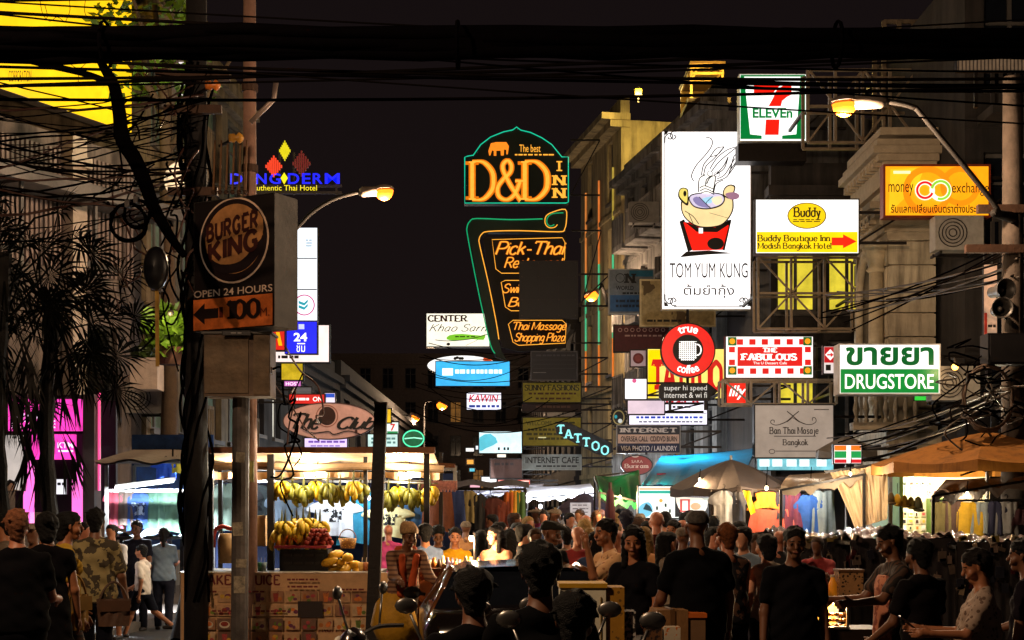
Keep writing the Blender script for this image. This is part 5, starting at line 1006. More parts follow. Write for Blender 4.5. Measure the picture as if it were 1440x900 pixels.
    # dark cloth covered heap beside the pole
    b = MB(); c = P(278, 752, 18.3); b.sheet(lambda u, v: (c.x + (.06+.3*v)*math.cos(u*6.283)*(1+.1*math.sin(u*19)), c.y+(.06+.35*v)*math.sin(u*6.283), c.z-.0-v*1.35+.05*math.sin(u*12)), 36, 10); b.add([(c.x+.06*math.cos(i*.2618*1.0), c.y+.06*math.sin(i*.2618), c.z) for i in range(24)], [tuple(range(24))]); tag(b.build('covered_heap', mat('#1b1a20', .7, bump=.3), None, True), 'dark cloth covered heap beside the thick cable pole', 'covered goods')
left_shops()
# ------------------------------------------------------------------ market stalls and goods
def bulb(label, pos, power, col=WARM, r=.05, e=7, hang=.3, name='bare_bulb'):
    r = min(r, .055)*.5 if pos[1] < 30 else r*.6
    t = thing(name, label, 'lamp', pos); b = MB(); b.ball((0, 0, 0), r, 12, 8, (1, 1, 1.25)); b.build('bulb', lit('#ffe9b8' if col is not COOL else '#eef6ff', e, 0), t, smooth=True)
    b = MB(); b.lathe((0, 0, r*1.1), [(0, 0), (r*.5, 0), (r*.5, r), (0, r)], 10); b.tube([(0, 0, r*2), (.01, 0, hang)], .006, 5); b.build('flex', CABLE, t); lamp('bulb_light', Vector(pos)-Vector((0, 0, r*2.6)), power, col, t, r*.9); return t
def umbrella(label, px, py, Y, rad, hgt, m, n=8, base_z=0, name='market_umbrella', valance=.14, rot=0):
    top = P(px, py, Y); t = thing(name, label, 'umbrella', (top.x, Y, base_z)); zt = top.z-base_z
    vs_, fs = [], []; rings = 6
    for j in range(rings+1):
        f = j/rings
        for i in range(n*4):
            a = 2*math.pi*i/(n*4)+rot; k = (i % 4)/4; sagf = 1-.07*math.sin(math.pi*k)
            vs_.append((rad*f*math.cos(a)*sagf, rad*f*math.sin(a)*sagf, zt-hgt*(f**1.25)-.05*f*math.sin(math.pi*k)))
    for i in range(n*4): a = vs_[rings*n*4+i]; vs_.append((a[0]*1.005, a[1]*1.005, a[2]-valance*(1-.25*math.sin(math.pi*(i % 4)/4))))
    N = n*4
    for j in range(rings+1):
        for i in range(N): fs.append((j*N+i, j*N+(i+1) % N, (j+1)*N+(i+1) % N, (j+1)*N+i))
    b = MB(); b.add(vs_, fs); b.build('canopy', m, t)
    b = MB(); b.tube([(0, 0, 0), (0, 0, zt+.06)], .022, 10); b.build('pole', STEEL, t); b = MB()
    for i in range(n):
        a = 2*math.pi*i/n+rot; b.bar((0, 0, zt-.07), (rad*.98*math.cos(a), rad*.98*math.sin(a), zt-hgt-.03), .016); b.bar((0, 0, zt-hgt-.12), (rad*.5*math.cos(a), rad*.5*math.sin(a), zt-hgt*.48-.04), .012)
    b.build('ribs', IRON, t); b = MB(); b.box((0, 0, .05), (.4, .4, .1), None, .8); b.build('base', CONC, t); return t
def awning(label, pts, m, sagv=.06, name='awning', posts=True, scal=.03, cat='awning'):
    """four points: front left, front right, back right, back left"""
    a, b_, c, d = [Vector(p) for p in pts]; t = thing(name, label, cat, ((a.x+b_.x)/2, a.y, 0)); mb = MB(); ph = a.x*3
    def fn(u, v, dz=0):
        p = a.lerp(b_, u).lerp(d.lerp(c, u), v); p.z -= sagv*4*u*(1-u)*.6+sagv*4*v*(1-v)*.5*math.sin(u*9+ph)+scal*math.sin(u*26+ph)*(1-v)**2; p.z += dz; return tuple(p)
    mb.sheet(lambda u, v: fn(u, v), 28, 8)
    mb.sheet(lambda u, v: tuple(Vector(fn(u, 0))-Vector((0, .002, v*(.1+.02*math.sin(u*40))))), 28, 1); mb.build('canopy', m, t, True)
    mb = MB(); mb.bar(a-Vector((0, 0, .03)), b_-Vector((0, 0, .03)), .03); mb.bar(d-Vector((0, 0, .03)), c-Vector((0, 0, .03)), .03); mb.bar(a-Vector((0, 0, .04)), d-Vector((0, 0, .04)), .03); mb.bar(b_-Vector((0, 0, .04)), c-Vector((0, 0, .04)), .03)
    if posts:
        for p in (a, b_, c, d): mb.bar((p.x, p.y, 0), p-Vector((0, 0, .03)), .035)
    mb.build('frame', IRON, t, True); return t
SHIRT = [(0, .2), (.04, .3), (.09, .5), (.2, .66), (.3, .74), (.34, .6), (.38, .44), (1, .46)]
VEST = [(0, .2), (.05, .28), (.14, .3), (.28, .42), (.34, .46), (1, .5)]
CLOTH = [(0, .4), (.5, .46), (1, .5)]
DRESS = [(0, .22), (.06, .36), (.3, .34), (.45, .3), (1, .62)]
TROU = [(0, .3), (.3, .4), (1, .42)]
def prof(pr, v):
    for (a, x), (b, y) in zip(pr, pr[1:]):
        if v <= b: return x+(y-x)*(v-a)/(b-a)
    return pr[-1][1]
def garment(name, label, x0, y0, x1, y1, Y, m, pr=SHIRT, group=None, yaw=0, cat='clothing', print_m=None, seed=0):
    w = (x1-x0)*S(Y)/(2*max(q[1] for q in pr)); h = (y1-y0)*S(Y); rn = random.Random(seed+int(x0*7+y0)); ph = rn.random()*6
    t = thing(name, label, cat, P((x0+x1)/2, y0, Y), (0, 0, yaw), group); b = MB()
    def fn(u, v, s):
        hw = prof(pr, v)*w*2; x = (u*2-1)*hw; e = max(0, 1-(u*2-1)**2)**.5
        y = s*(.02+.035*e)+.022*math.sin(x*34+ph+v*2)*v+.012*math.sin(x*71+ph); z = -v*h+(.02*math.cos((u*2-1)*3) if v > .98 else 0)-(.05*h*max(0, 1-abs(u*2-1)*3) if v < .02 and s < 0 else 0)
        return (x, y, z)
    b.smooth = True; b.sheet(lambda u, v: fn(u, v, -1), 12, 16); b.sheet(lambda u, v: fn(1-u, v, 1), 12, 16)
    b.build('fabric', m, t)
    if print_m:
        b = MB(); b.sheet(lambda u, v: (lambda p: (p[0], p[1]-.008, p[2]))(fn(.3+.4*u, .25+.35*v, -1)), 6, 6); b.build('printed_motif', print_m, t)
    b = MB(); b.tube([(-w*.7, 0, -.04*h), (0, 0, .03), (w*.7, 0, -.04*h)], .008, 5); b.tube([(0, 0, .03), (.02, 0, .07), (0, 0, .1), (-.02, 0, .08)], .005, 5); b.build('hanger', IRON, t); return t
def banana_bunch(label, pos, n, L, m, group=None, up=False, name='banana_bunch'):
    t = thing(name, label, 'bananas', pos, group=group); b = MB(); b.smooth = True
    for i in range(n):
        a = 6.283*i/n+rng.uniform(-.2, .2); ca, sa = math.cos(a), math.sin(a); tier = (i % 3)*.05; s = -1 if not up else 1
        pts = [(ca*.02, sa*.02, -tier*.6), (ca*L*.34, sa*L*.3, -.1*L-tier*.6), (ca*L*.56, sa*L*.5, -.42*L-tier), (ca*L*.55, sa*L*.5, -.72*L-tier), (ca*L*.4, sa*L*.38, -.92*L-tier)]
        b.tube(smooth_path(pts, 3), [.014, .017, .022, .03, .034, .036, .037, .036, .034, .03, .025, .017, .008][:len(smooth_path(pts, 3))], 7)
    b.build('fruit', m, t); b = MB(); b.tube([(0, 0, -.06), (0, 0, .05), (.005, 0, .16)], [.02, .016, .006], 6); b.build('stalk', mat('#4a4a1a', .7), t); return t
def box_thing(name, label, cat, x0, y0, x1, y1, Y, d, m, yaw=0, lid=None, group=None, tape=None):
    c = P((x0+x1)/2, y1, Y); w, h = (x1-x0)*S(Y), (y1-y0)*S(Y); t = thing(name, label, cat, c, (0, 0, yaw), group); b = MB(); b.box((0, d/2, h/2), (w, d, h)); b.build('body', m, t)
    if lid: b = MB(); b.box((0, d/2, h+.012), (w+.02, d+.02, .03)); b.build('lid', lid, t)
    if tape: b = MB(); b.box((0, -.003, h*.5), (w*.16, .004, h*.98)); b.box((0, d/2, h+.003), (w*.16, d, .004)); b.build('tape', tape, t)
    return t

def juice_stall():
    Y = 18.2; r = thing('juice_stall', 'fruit juice stall with a brightly lit fabric roof and dark posts', 'market stall', ground_at(450, Y)); wd = mat('#6a3c1a', .6, bump=.2); fb = mat('#d3b48c', .75, bump=.2, var=.25, trans=.3)
    b = MB(); b.bar(P(294, 633, 18), P(612, 633, 18), .075); b.bar(P(294, 634, 21), P(640, 655, 21), .06); b.build('roof_beam', wd, r, True)
    b = MB()
    def rf(u, v, dz=0): p = P(296, 636, 18).lerp(P(610, 636, 18), u).lerp(P(300, 648, 21.4).lerp(P(628, 652, 21.4), u), v); p.z += -.07*math.sin(v*3.14)-.05*abs(math.sin(u*11))*math.sin(v*3.14)+dz; return tuple(p)
    b.sheet(lambda u, v: rf(u, v), 44, 10); b.build('fabric_roof', fb, r, True)
    b = MB(); pts = [P(292, 657, 18.3), P(360, 655, 18.3), P(440, 658, 18.3), P(520, 656, 18.3), P(624, 660, 18.3)]; b.tube(smooth_path(pts, 6), .05, 10); b.build('rolled_curtain', mat('#9a7a58', .8, bump=.3), r, True)
    b = MB(); b.sheet(lambda u, v: tuple(P(300+318*u, 664+9*v+2*math.sin(u*40)*v, 18.9)+Vector((0, .02*math.sin(u*60), 0))), 60, 3); b.build('inner_valance', mat('#b08c68', .8, bump=.2), r, True)
    
    for x, y, w in ((381, 18.25, .085), (514, 18.4, .05), (296, 18.1, .07), (600, 18.1, .07), (310, 21.3, .06), (620, 21.3, .06)): b = MB(); b.bar(ground_at(x, y), P(x, 636, y), w); b.build('post', mat('#1d1714', .6), r, True)
    b = MB(); c = P(450, 806, 18.2); b.box((c.x, 18.3, c.z/2), (1.6, 1.0, c.z)); b.build('counter', mat('#4a3524', .7, bump=.2), r, True)
    b = MB(); c2 = P(400, 806, 18.2); b.box((P(398, 0, 18).x, 18.25, c2.z+.02), (2.5, 1.1, .035)); b.build('counter_top', mat('#8d8274', .4, .4), r, True)
    m = Sign('juice_menu_board', 'tan menu board with red juice lettering and fruit pictures on the stall front', (255, 806, 545, 912), 17.55, mat('#c89a6c', .6, var=.3, scale=3), .05, border=.8, frame=mat('#cbb39a', .5), mount=None, cat='menu board')
    rd = mat('#6a1410', .6); m.drawn('SHAKE & JUICE', 271, 809, 393, 822, rd, 2.4, 1.6, serif=False, gap=3); m.rect(256, 824.5, 400, 826, mat('#c79a70', .6)); m.text('FRUIT SALAD', 448, 880, 512, 889, rd, bold=.01)
    rn = random.Random(9); cols = ['#8a2a18', '#b0641c', '#7a8a2a', '#a83a3a', '#c89a2c', '#5a6a20', '#6a2a4a', '#c86a28']
    for j, y in enumerate((831, 850, 869, 888, 905)):
        for i in range(12):
            x = 260+i*23.5+rn.uniform(-1, 1)
            if (j == 0 and x < 300) or (j == 3 and 436 < x < 520): continue
            pc = mat(rn.choice(('#b58a62', '#9a6a48', '#c8a47c', '#8a5a3c', '#6a4a38')), .6, var=.4, scale=8); m.rect(x, y, x+21, y+16, pc); m.w -= .0036
            c = mat(rn.choice(cols), .5, var=.5, scale=20); k = rn.random()
            if k < .45: m.poly([(x+6, y+3), (x+14, y+3), (x+12.5, y+15), (x+7.5, y+15)], c); m.w -= .0036; m.line([(x+11, y+4), (x+14, y-.5)], .7, rd); m.ell(x+16, y+11, 3, 2.6, mat(rn.choice(cols), .5), 12)
            elif k < .8:
                for q in range(5): m.ell(x+rn.uniform(4, 17), y+rn.uniform(6, 13), rn.uniform(2, 3.6), rn.uniform(2, 3.2), mat(rn.choice(cols), .5, var=.4, scale=20), 12); m.w -= .0038
            else: m.ell(x+10.5, y+9, 7.5, 5, mat('#c8b8a0', .5), 16); m.ell(x+10.5, y+8, 5.5, 3.4, c, 14)
            m.w -= .004; m.w = max(m.w, .01)
    m.w += .004; m.rect(420, 845, 455, 868, mat('#241410', .6)); [m.scribble(x, y, x+44, y+5, rd, 1, i) for i, (x, y) in enumerate(((266, 829), (330, 829), (404, 812), (404, 822), (470, 826), (300, 856), (360, 856)))]; m.done()
    bulb('bulb under the left part of the juice stall roof', P(335, 660, 18.85), 24, TUBE, hang=.12); bulb('bulb in the middle of the juice stall roof above the bananas', P(447, 660, 18.85), 26, TUBE, hang=.12); bulb('bulb under the right end of the juice stall roof', P(575, 662, 18.85), 26, TUBE, hang=.12)
    bulb('added bulb hidden behind the front beam above the crate', P(425, 642, 18.12), 20, TUBE, hang=.06); bulb('added bulb hidden behind the front beam near the right post', P(562, 642, 18.12), 18, TUBE, hang=.06)  # both bulbs added to brighten the fruit from the front
    yb, gb = mat('#c09a14', .5, var=.45, scale=14), mat('#6d6a18', .5, var=.6, scale=14)
    g = 'banana bunches hanging in a row from the juice stall'
    for i, x in enumerate((396, 411, 427, 444, 461, 478, 497, 507, 546, 560, 575, 590, 605)): banana_bunch('green yellow banana bunch hanging in the row under the juice stall roof', P(x, 678+(i % 3)*3+(7 if x > 520 else 0), 18.3+(i % 2)*.12), 10, .15+.03*((i*7) % 3)/2, gb if i % 3 else yb, g)
    b = MB(); b.tube([P(385, 672, 18.35), P(512, 673, 18.35)], .012, 5); b.tube([P(534, 678, 18.35), P(616, 680, 18.35)], .012, 5)
    tag(b.build('banana_rail', STEEL, None, True), 'thin rail holding the row of hanging bananas', 'rail')
    g = 'banana bunches heaped on the juice counter'
    for i in range(16):
        x = 394+(i % 8)*8+rng.uniform(-2, 2); y = 752-(i//8)*12-(4 if 2 < i % 8 < 6 else 0); banana_bunch('ripe yellow banana bunch lying on the heap upon the juice counter', P(x, y-6, 18.1+(i % 3)*.12), 9, .17, yb, g)
    t = box_thing('fruit_crate', 'dark open fruit crate on the juice counter', 'crate', 393, 773, 461, 803, 18.0, .45, mat('#17120f', .7)); b = MB(); [b.box((x, -.012, z), (.1, .02, .03)) for x in (-.2, -.07, .07, .2) for z in (.1, .2)]; b.build('slats', mat('#2a211a', .7), t)
    b = MB(); a = P(387, 771, 17.9); b.box((P(424, 0, 18).x, 18.15, P(0, 769, 18).z), (.66, .5, .035)); tag(b.build('pink_tray', mat('#a3343c', .5), None, True), 'pinkish red tray under the fruit on the dark crate', 'tray')
    rdm = mat('#8d2a1a', .45, var=.5, scale=14); n = 0
    for j in range(4):
        for i in range(7-j):
            t = thing('red_fruit', 'round red fruit in the pile beside the heaped bananas', 'fruit', P(432+i*5.6+j*2.6, 763-j*5.5, 17.95+.06*(i % 2)), group='red fruit piled on the tray'); b = MB(); b.ball((0, 0, 0), .036, 9, 6); b.build('skin', rdm, t, smooth=True); b = MB(); b.lathe((0, 0, .033), [(0, 0), (.014, 0), (.02, .012), (0, .008)], 6); b.build('crown', mat('#3a3a12', .6), t)
    for i, (x, y) in enumerate(((463, 790), (472, 780), (480, 792), (489, 784), (497, 795), (470, 800), (486, 801), (502, 802))):
        t = thing('papaya', 'long yellow papaya in the heap at the right of the crate', 'fruit', P(x, y, 18+.05*(i % 3)), (0, R(70+i*7), R(i*40)), 'papayas heaped beside the dark crate'); b = MB(); b.lathe((0, 0, -.11), [(0, 0), (.03, .01), (.055, .06), (.06, .12), (.045, .19), (.012, .225), (0, .23)], 12); b.build('skin', mat('#d09a1c', .45, var=.4, scale=8), t, smooth=True); b = MB(); b.tube([(0, 0, .11), (0, 0, .14)], .008); b.build('stalk', mat('#3a3a1a', .7), t)
    t = thing('wicker_basket', 'woven basket of snacks behind the papayas', 'basket', P(489, 771, 18.6)); b = MB(); b.lathe((0, 0, 0), [(0, .0), (.09, 0), (.12, .13), (.115, .13), (.085, .01), (0, .01)], 18); b.build('basket', mat('#8a5a24', .7, pattern=('spots', 40, .3), col2='#d8a040'), t, smooth=True); b = MB(); b.tube([(.11*math.cos(a*.314), 0, .12+.13*math.sin(a*.314)) for a in range(11)], .008, 5); b.build('handle', mat('#6a4418', .7), t)
    t = box_thing('ice_box', 'cream plastic ice box behind the grey sign post', 'box', 350, 728, 373, 768, 18.3, .4, mat('#c79a5c', .5), lid=mat('#d8b078', .5))
    t = thing('red_hose', 'red curved hose over a pale drum at the left of the juice stall', 'hose', P(318, 770, 18.2)); b = MB(); b.tube(smooth_path([(-.16, 0, 0), (-.15, 0, .2), (-.05, 0, .27), (.08, 0, .24), (.14, 0, .32)], 5), .028, 8); b.build('hose', mat('#a02a1c', .45), t, smooth=True); b = MB(); b.lathe((.0, .05, -.2), [(0, 0), (.11, 0), (.12, .3), (.1, .38), (0, .38)], 16); b.build('drum', mat('#b08a5c', .5), t, smooth=True)
    for i, (x, c) in enumerate(((366, '#3a6a4a'), (371, '#7a8a8a'), (508, '#d0a050'), (514, '#a05a30'), (520, '#c08a50'))):
        t = thing('juice_cup', 'small %s cup on the juice counter' % ('green', 'grey', 'amber', 'rust coloured', 'tan')[i], 'cup', P(x, 803, 17.9)); b = MB(); b.lathe((0, 0, 0), [(0, 0), (.03, 0), (.04, .11), (.036, .11), (.028, .01), (0, .01)], 12); b.build('cup', mat(c, .3), t, smooth=True); b = MB(); b.tube([(0, 0, .02), (.015, 0, .17)], .004, 5); b.build('straw', mat('#c8b8a8', .4), t)
juice_stall()

def shirt_stalls():
    Y = 22.4; g = 'shirts and cloths hung behind the juice stall'
    r = thing('shirt_stall', 'clothes stall behind the juice stall with a blue back cloth', 'market stall', ground_at(470, 23)); b = MB(); b.box(P(470, 735, 23.2), (3.9, .05, 1.6)); b.build('back_cloth', mat('#16264c', .8, var=.6, scale=2), r, True); b = MB(); [b.bar(ground_at(x, 22.6), P(x, 655, 22.6), .06) for x in (300, 400, 540, 640)]; b.bar(P(298, 677, 22.45), P(642, 677, 22.45), .04); b.bar(P(298, 660, 22.6), P(642, 660, 22.6), .05); b.build('frame', STEEL, r, True)
    L = [(304, 680, 332, 748, '#4a5a50', VEST, 'dark grey green'), (330, 682, 358, 745, '#20242a', SHIRT, 'black'), (344, 682, 378, 742, '#2a3438', SHIRT, 'charcoal printed'), (384, 690, 412, 760, '#5a6a7a', SHIRT, 'slate grey'), (404, 700, 434, 752, '#8fa0b4', SHIRT, 'pale blue'), (428, 696, 462, 752, '#2c4a86', SHIRT, 'deep blue'),
         (450, 702, 492, 755, '#dfe3ea', SHIRT, 'white printed'), (486, 690, 512, 765, '#2a86a8', CLOTH, 'turquoise'), (512, 690, 530, 750, '#3aa0c0', CLOTH, 'bright cyan'), (526, 712, 566, 756, '#d8d09a', SHIRT, 'cream printed'), (562, 700, 592, 750, '#39618a', TROU, 'blue denim'), (588, 694, 608, 748, '#8a5a3a', CLOTH, 'tan'), (604, 692, 628, 748, '#7a4428', CLOTH, 'rust brown'), (626, 690, 646, 750, '#2a3a6a', CLOTH, 'navy')]
    for i, (x0, y0, x1, y1, c, pr, nm) in enumerate(L):
        garment('hanging_shirt' if pr in (SHIRT, VEST) else 'hanging_cloth', nm+' garment hung on the rail behind the juice stall', x0, y0, x1, y1, Y-.1+.07*(i % 3), mat(c, .8, var=.3, scale=5, bump=.15), pr, g, print_m=mat('#1a1a1e', .8, pattern=('cloud', 14, .52), col2=c) if 'printed' in nm else None)
    bulb('bright bluish white bulb beside the wooden post behind the juice stall', P(519, 700, 21.9), 7, COOL, .05, 9); bulb('white bulb hidden behind the thick poles lighting the shirts', P(352, 672, 21.8), 9, COOL); bulb('white bulb over the white printed shirt', P(468, 684, 21.7), 6, COOL)
    # left tube lit stall garments
    g = 'garments hung in the tube lit stall'
    for x0, y0, x1, y1, c, pr, nm in ((153, 688, 172, 742, '#b04a5a', SHIRT, 'pink'), (168, 690, 184, 740, '#6a5a52', CLOTH, 'brown striped'), (182, 694, 212, 745, '#2a4a8a', SHIRT, 'blue printed'), (212, 690, 230, 748, '#3a5a4a', CLOTH, 'dark green'), (228, 688, 246, 748, '#4a6a54', CLOTH, 'sage green'), (222, 650, 245, 672, '#1c4ab0', SHIRT, 'bright blue'), (243, 650, 254, 666, '#b0a030', CLOTH, 'yellow')):
        garment('hanging_shirt', nm+' garment hung in the tube lit stall at the left', x0, y0, x1, y1, 22.6 if y0 > 680 else 22.2, mat(c, .8, var=.3, scale=5, bump=.15), pr, g, print_m=mat('#9ab0d0', .8, pattern=('cloud', 12, .5), col2='#16244a') if 'printed' in nm else None)
    # dark clothing racks up the street
    g = 'garments hung at the dark stalls in the middle of the street'
    for i, (x0, y0, x1, y1, c) in enumerate(((632, 700, 652, 750, '#151518'), (650, 690, 668, 735, '#8a7a50'), (664, 695, 682, 745, '#1c1a1c'), (682, 700, 704, 742, '#4a1c16'), (700, 705, 720, 742, '#6a2c1c'), (712, 692, 722, 726, '#a8541c'), (719, 690, 729, 728, '#c8902c'), (726, 692, 735, 730, '#3c5a2a'))):
        garment('hanging_cloth', ('black shirt hung at the dark middle stall', 'khaki cloth hung at the dark middle stall', 'black vest hung beside the khaki cloth', 'dark red shirt hung at the dark middle stall', 'reddish brown shirt next to the dark red one', 'orange scarf in the dark middle stall', 'golden yellow scarf in the dark middle stall', 'green scarf in the dark middle stall')[i], x0, y0, x1, y1, 25, mat(c, .8, var=.3), SHIRT if x1-x0 > 16 else CLOTH, g)
    r = thing('rack_stall', 'dark stall frame with scarves in the middle of the street', 'market stall', ground_at(685, 25.2)); b = MB(); [b.bar(ground_at(x, 25.2), P(x, 684, 25.2), .05) for x in (630, 738)]; b.bar(P(628, 688, 25.1), P(740, 688, 25.1), .04); b.build('frame', IRON, r, True); b = MB(); b.sheet(lambda u, v: tuple(P(624+120*u, 684-8*v+2*math.sin(u*14), 24.8+1.8*v)), 20, 4); b.build('canopy', mat('#241f2a', .8), r, True)
    b = MB()
    for i in range(70):
        x = 588+i*.78; p = P(x, 676+(i % 3), 20.5); b.tube([p, p+Vector((.01*math.sin(i), 0, -.13-.03*math.sin(i*2.1)))], .012, 5)
    tag(b.build('bead_fringe', mat('#a05a4c', .5, var=.6, scale=20), None, True), 'reddish bead fringe hanging at the right end of the juice stall roof', 'fringe')
shirt_stalls()

def middle_stalls():
    awning('bright white tarpaulin canopy far up the middle of the street', (P(738, 699, 36), P(838, 692, 36), P(830, 680, 40), P(742, 684, 40)), mat('#d8d4dc', .6, var=.12, trans=.5), .05)
    awning('second pale tarpaulin behind the white canopy', (P(690, 692, 42), P(760, 690, 42), P(765, 680, 46), P(700, 682, 46)), mat('#b8b4c0', .6, trans=.5), .05)
    awning('white canopy far up the left side of the street', (P(640, 700, 38), P(690, 697, 38), P(688, 686, 43), P(644, 688, 43)), mat('#a8a8c0', .6, trans=.5), .05)
    for i, (x, y, Y, pw, lab) in enumerate(((760, 712, 37, 200, 'white lamp under the far white canopy, left one'), (812, 708, 37, 200, 'white lamp under the far white canopy, right one'), (700, 706, 44, 160, 'white lamp under the second pale tarpaulin'), (662, 708, 40, 90, 'white lamp under the canopy at the far left side'), (880, 690, 34, 60, 'white lamp behind the green tarpaulin'))): bulb(lab, P(x, y, Y), pw, COOL, .08, 7, .25)
    umbrella('purplish grey umbrella over the far crowd', 822, 693, 30, .55*1.0, .28, mat('#4a4252', .7), rot=.2)
    s = Sign('paper_notice', 'white printed notice sheet hanging over the far crowd', (802, 707, 831, 727), 28.8, mat('#c8c4c8', .6, emit=.12), .03, border=.3, mount=None, cat='notice', frame=mat('#b0acb0', .6)); [s.scribble(805, y, 828, y+2.6, mat('#6a6268', .6), 1, int(y)) for y in (709, 714, 719, 723)]; s.done()
    # closed parasol
    t = thing('closed_parasol', 'closed dark red parasol standing before the green tarpaulin', 'parasol', ground_at(858, 21)); z = P(0, 683, 21).z; b = MB(); b.tube([(0, 0, 0), (0, 0, z+.05)], .025, 8); b.build('pole', mat('#3a2418', .6), t); b = MB(); prf = [(.0, z), (.05, z-.1), (.075, z-.35), (.08, z-.65), (.06, z-.66), (0, z-.6)]; b.lathe((0, 0, 0), prf, 16); b.v = [(v[0]*(1+.18*math.sin(6*math.atan2(v[1], v[0]))), v[1]*(1+.18*math.sin(6*math.atan2(v[1], v[0]))), v[2]) for v in b.v]; b.build('folded_canopy', mat('#4a1820', .7), t, smooth=True); b = MB(); b.lathe((0, 0, 0), [(0, 0), (.22, 0), (.2, .1), (0, .12)], 16); b.build('base', CONC, t)
    awning('green tarpaulin slung beside the teal awning', (P(843, 690, 24), P(902, 704, 24), P(898, 660, 26.5), P(836, 668, 26.5)), mat('#0c7a3c', .55, var=.3, scale=3, trans=.5), .12)
    awning('wide teal blue plastic awning behind the grey umbrella', (P(902, 682, 23.6), P(1040, 682, 23.6), P(1062, 630, 27.5), P(930, 641, 27.5)), mat('#0a86b0', .4, var=.3, scale=2, trans=.6), .04)
    bulb('white lamp behind the teal awning', P(960, 676, 27), 60, COOL, .06, 6); bulb('white lamp under the grey umbrella by the clothes', P(1036, 688, 21.8), 24, COOL, .05, 9)
    bulb('added warm bulb under the left side of the big grey umbrella', P(984, 674, 20.9), 55, WARM, .04, 7, .15); bulb('added warm bulb under the edge of the green tarpaulin', P(872, 698, 23.6), 60, WARM, .04, 7, .15)  # two added bulbs, put in to light the crowd from behind
    umbrella('big grey brown market umbrella in front of the teal awning', 1028, 646, 21.5, .92, .42, mat('#4a4240', .75, bump=.15, var=.15))
    s = Sign('menu_screen', 'bright white menu screen with teal top band and food picture above the crowd', (898, 684, 1000, 728), 23, lit('#f0f4ec', 1.05, .15), .12, border=1.6, frame=BLACK, mount='D', arm=.3, cat='menu screen')
    s.rect(899, 686, 946, 689, lit('#f0b890', 1)); s.rect(899, 690, 946, 694, lit('#34b4a0', .95)); s.poly([(899, 712), (912, 706), (918, 716), (912, 726), (899, 727)], lit('#7ac8e4', 1), 3); s.rect(949, 686, 998, 727, mat('#1c1a18', .5)); s.poly([(950, 700), (962, 692), (980, 690), (994, 700), (992, 718), (976, 724), (958, 720)], lit('#e6dccc', 1), 3); s.poly([(952, 690), (964, 688), (966, 696), (956, 700)], lit('#dfe6e0', 1), 2); s.poly([(984, 690), (995, 690), (996, 704), (988, 702)], lit('#c9d0c4', .9), 2); s.rect(956, 702, 970, 720, lit('#d0504a', .9)); s.rect(959, 704, 967, 718, lit('#f0dcd0', 1)); s.ell(978, 712, 7, 5, lit('#d8a070', .9)); s.ell(929, 704, 2.6, 2.6, lit('#e8b458', 1)); s.poly([(904, 716), (908, 708), (914, 712), (918, 720)], mat('#2a5060', .5)); [s.rect(x, y, x+3, y+5, mat('#3a4a44', .5)) for x, y in ((922, 712), (934, 708), (940, 716))]; s.done()
    t = Sign('small_red_sign', 'small red sign with white letters under the teal awning', (924, 666, 936, 680), 25, lit('#a8203a', .7), .05, border=.4, mount=None); t.text('PL', 927, 671, 934, 677, lit('#f0d8d8', .9)); t.done()
    g = 'clothes hung under the grey umbrella and beige awning'
    for x0, y0, x1, y1, c, pr, nm in ((1006, 690, 1030, 745, '#b8b8b8', SHIRT, 'pale grey shirt'), (1028, 692, 1046, 740, '#4a4a4e', SHIRT, 'dark grey shirt'), (1064, 692, 1092, 716, '#c8741c', DRESS, 'orange blouse'), (1068, 716, 1104, 748, '#a84c38', CLOTH, 'red checked cloth'), (1102, 690, 1124, 750, '#5a1c2a', DRESS, 'dark wine dress'), (1122, 696, 1150, 752, '#163a6a', SHIRT, 'navy blue shirt'), (1148, 690, 1166, 752, '#6a6c64', CLOTH, 'grey green cloth'), (1092, 692, 1106, 730, '#2a2430', CLOTH, 'black scarf')):
        garment('hanging_shirt' if pr is SHIRT else 'hanging_cloth', nm+' hung at the stall right of the menu screen', x0, y0, x1, y1, 20.6, mat(c, .8, var=.3, bump=.15), pr, g)
    t = thing('yellow_pennant', 'bright yellow triangular cloth hanging by the orange blouse', 'cloth', P(1043, 690, 20.4)); b = MB(); k = S(20.4); b.sheet(lambda u, v: ((u*10+v*12*(1-u*.2)+2)*k*.9, .02*math.sin(v*7+u*4), -v*34*k*(1-.1*u)), 6, 10); b.build('cloth', mat('#d8b80c', .7, var=.15), t, smooth=True); b = MB(); b.bar((0, 0, .01), (14*k, 0, .01), .02); b.build('rod', IRON, t)
    r = thing('clothes_stall', 'stall of hanging clothes between the menu screen and the curtain', 'market stall', ground_at(1080, 21)); b = MB(); [b.bar(ground_at(x, 21), P(x, 684, 21), .05) for x in (1002, 1096, 1168)]; b.bar(P(1000, 690, 20.7), P(1170, 688, 20.7), .04); b.bar(P(1000, 714, 20.8), P(1110, 714, 20.8), .03); b.build('frame', mat('#3a2c24', .6, .3), r, True); b = MB(); b.box(P(1085, 735, 21.6), (1.9, .05, 1.4)); b.build('back_cloth', mat('#2a2322', .8, var=.5), r, True)
    bulb('warm bulb over the orange blouse', P(1078, 686, 20.2), 16, WARM); bulb('cool bulb over the navy shirt', P(1140, 686, 20.2), 11, COOL)
    awning('beige grey stall awning left of the draped curtain', (P(1098, 686, 18.9), P(1215, 664, 18.9), P(1252, 650, 21.5), P(1110, 668, 21.5)), mat('#8a7864', .75, bump=.2, trans=.3), .05)
    umbrella('small grey umbrella folded low beside the striped sign', 1190, 613, 25.2, .55, .25, mat('#6a645e', .7), rot=.3)
middle_stalls()

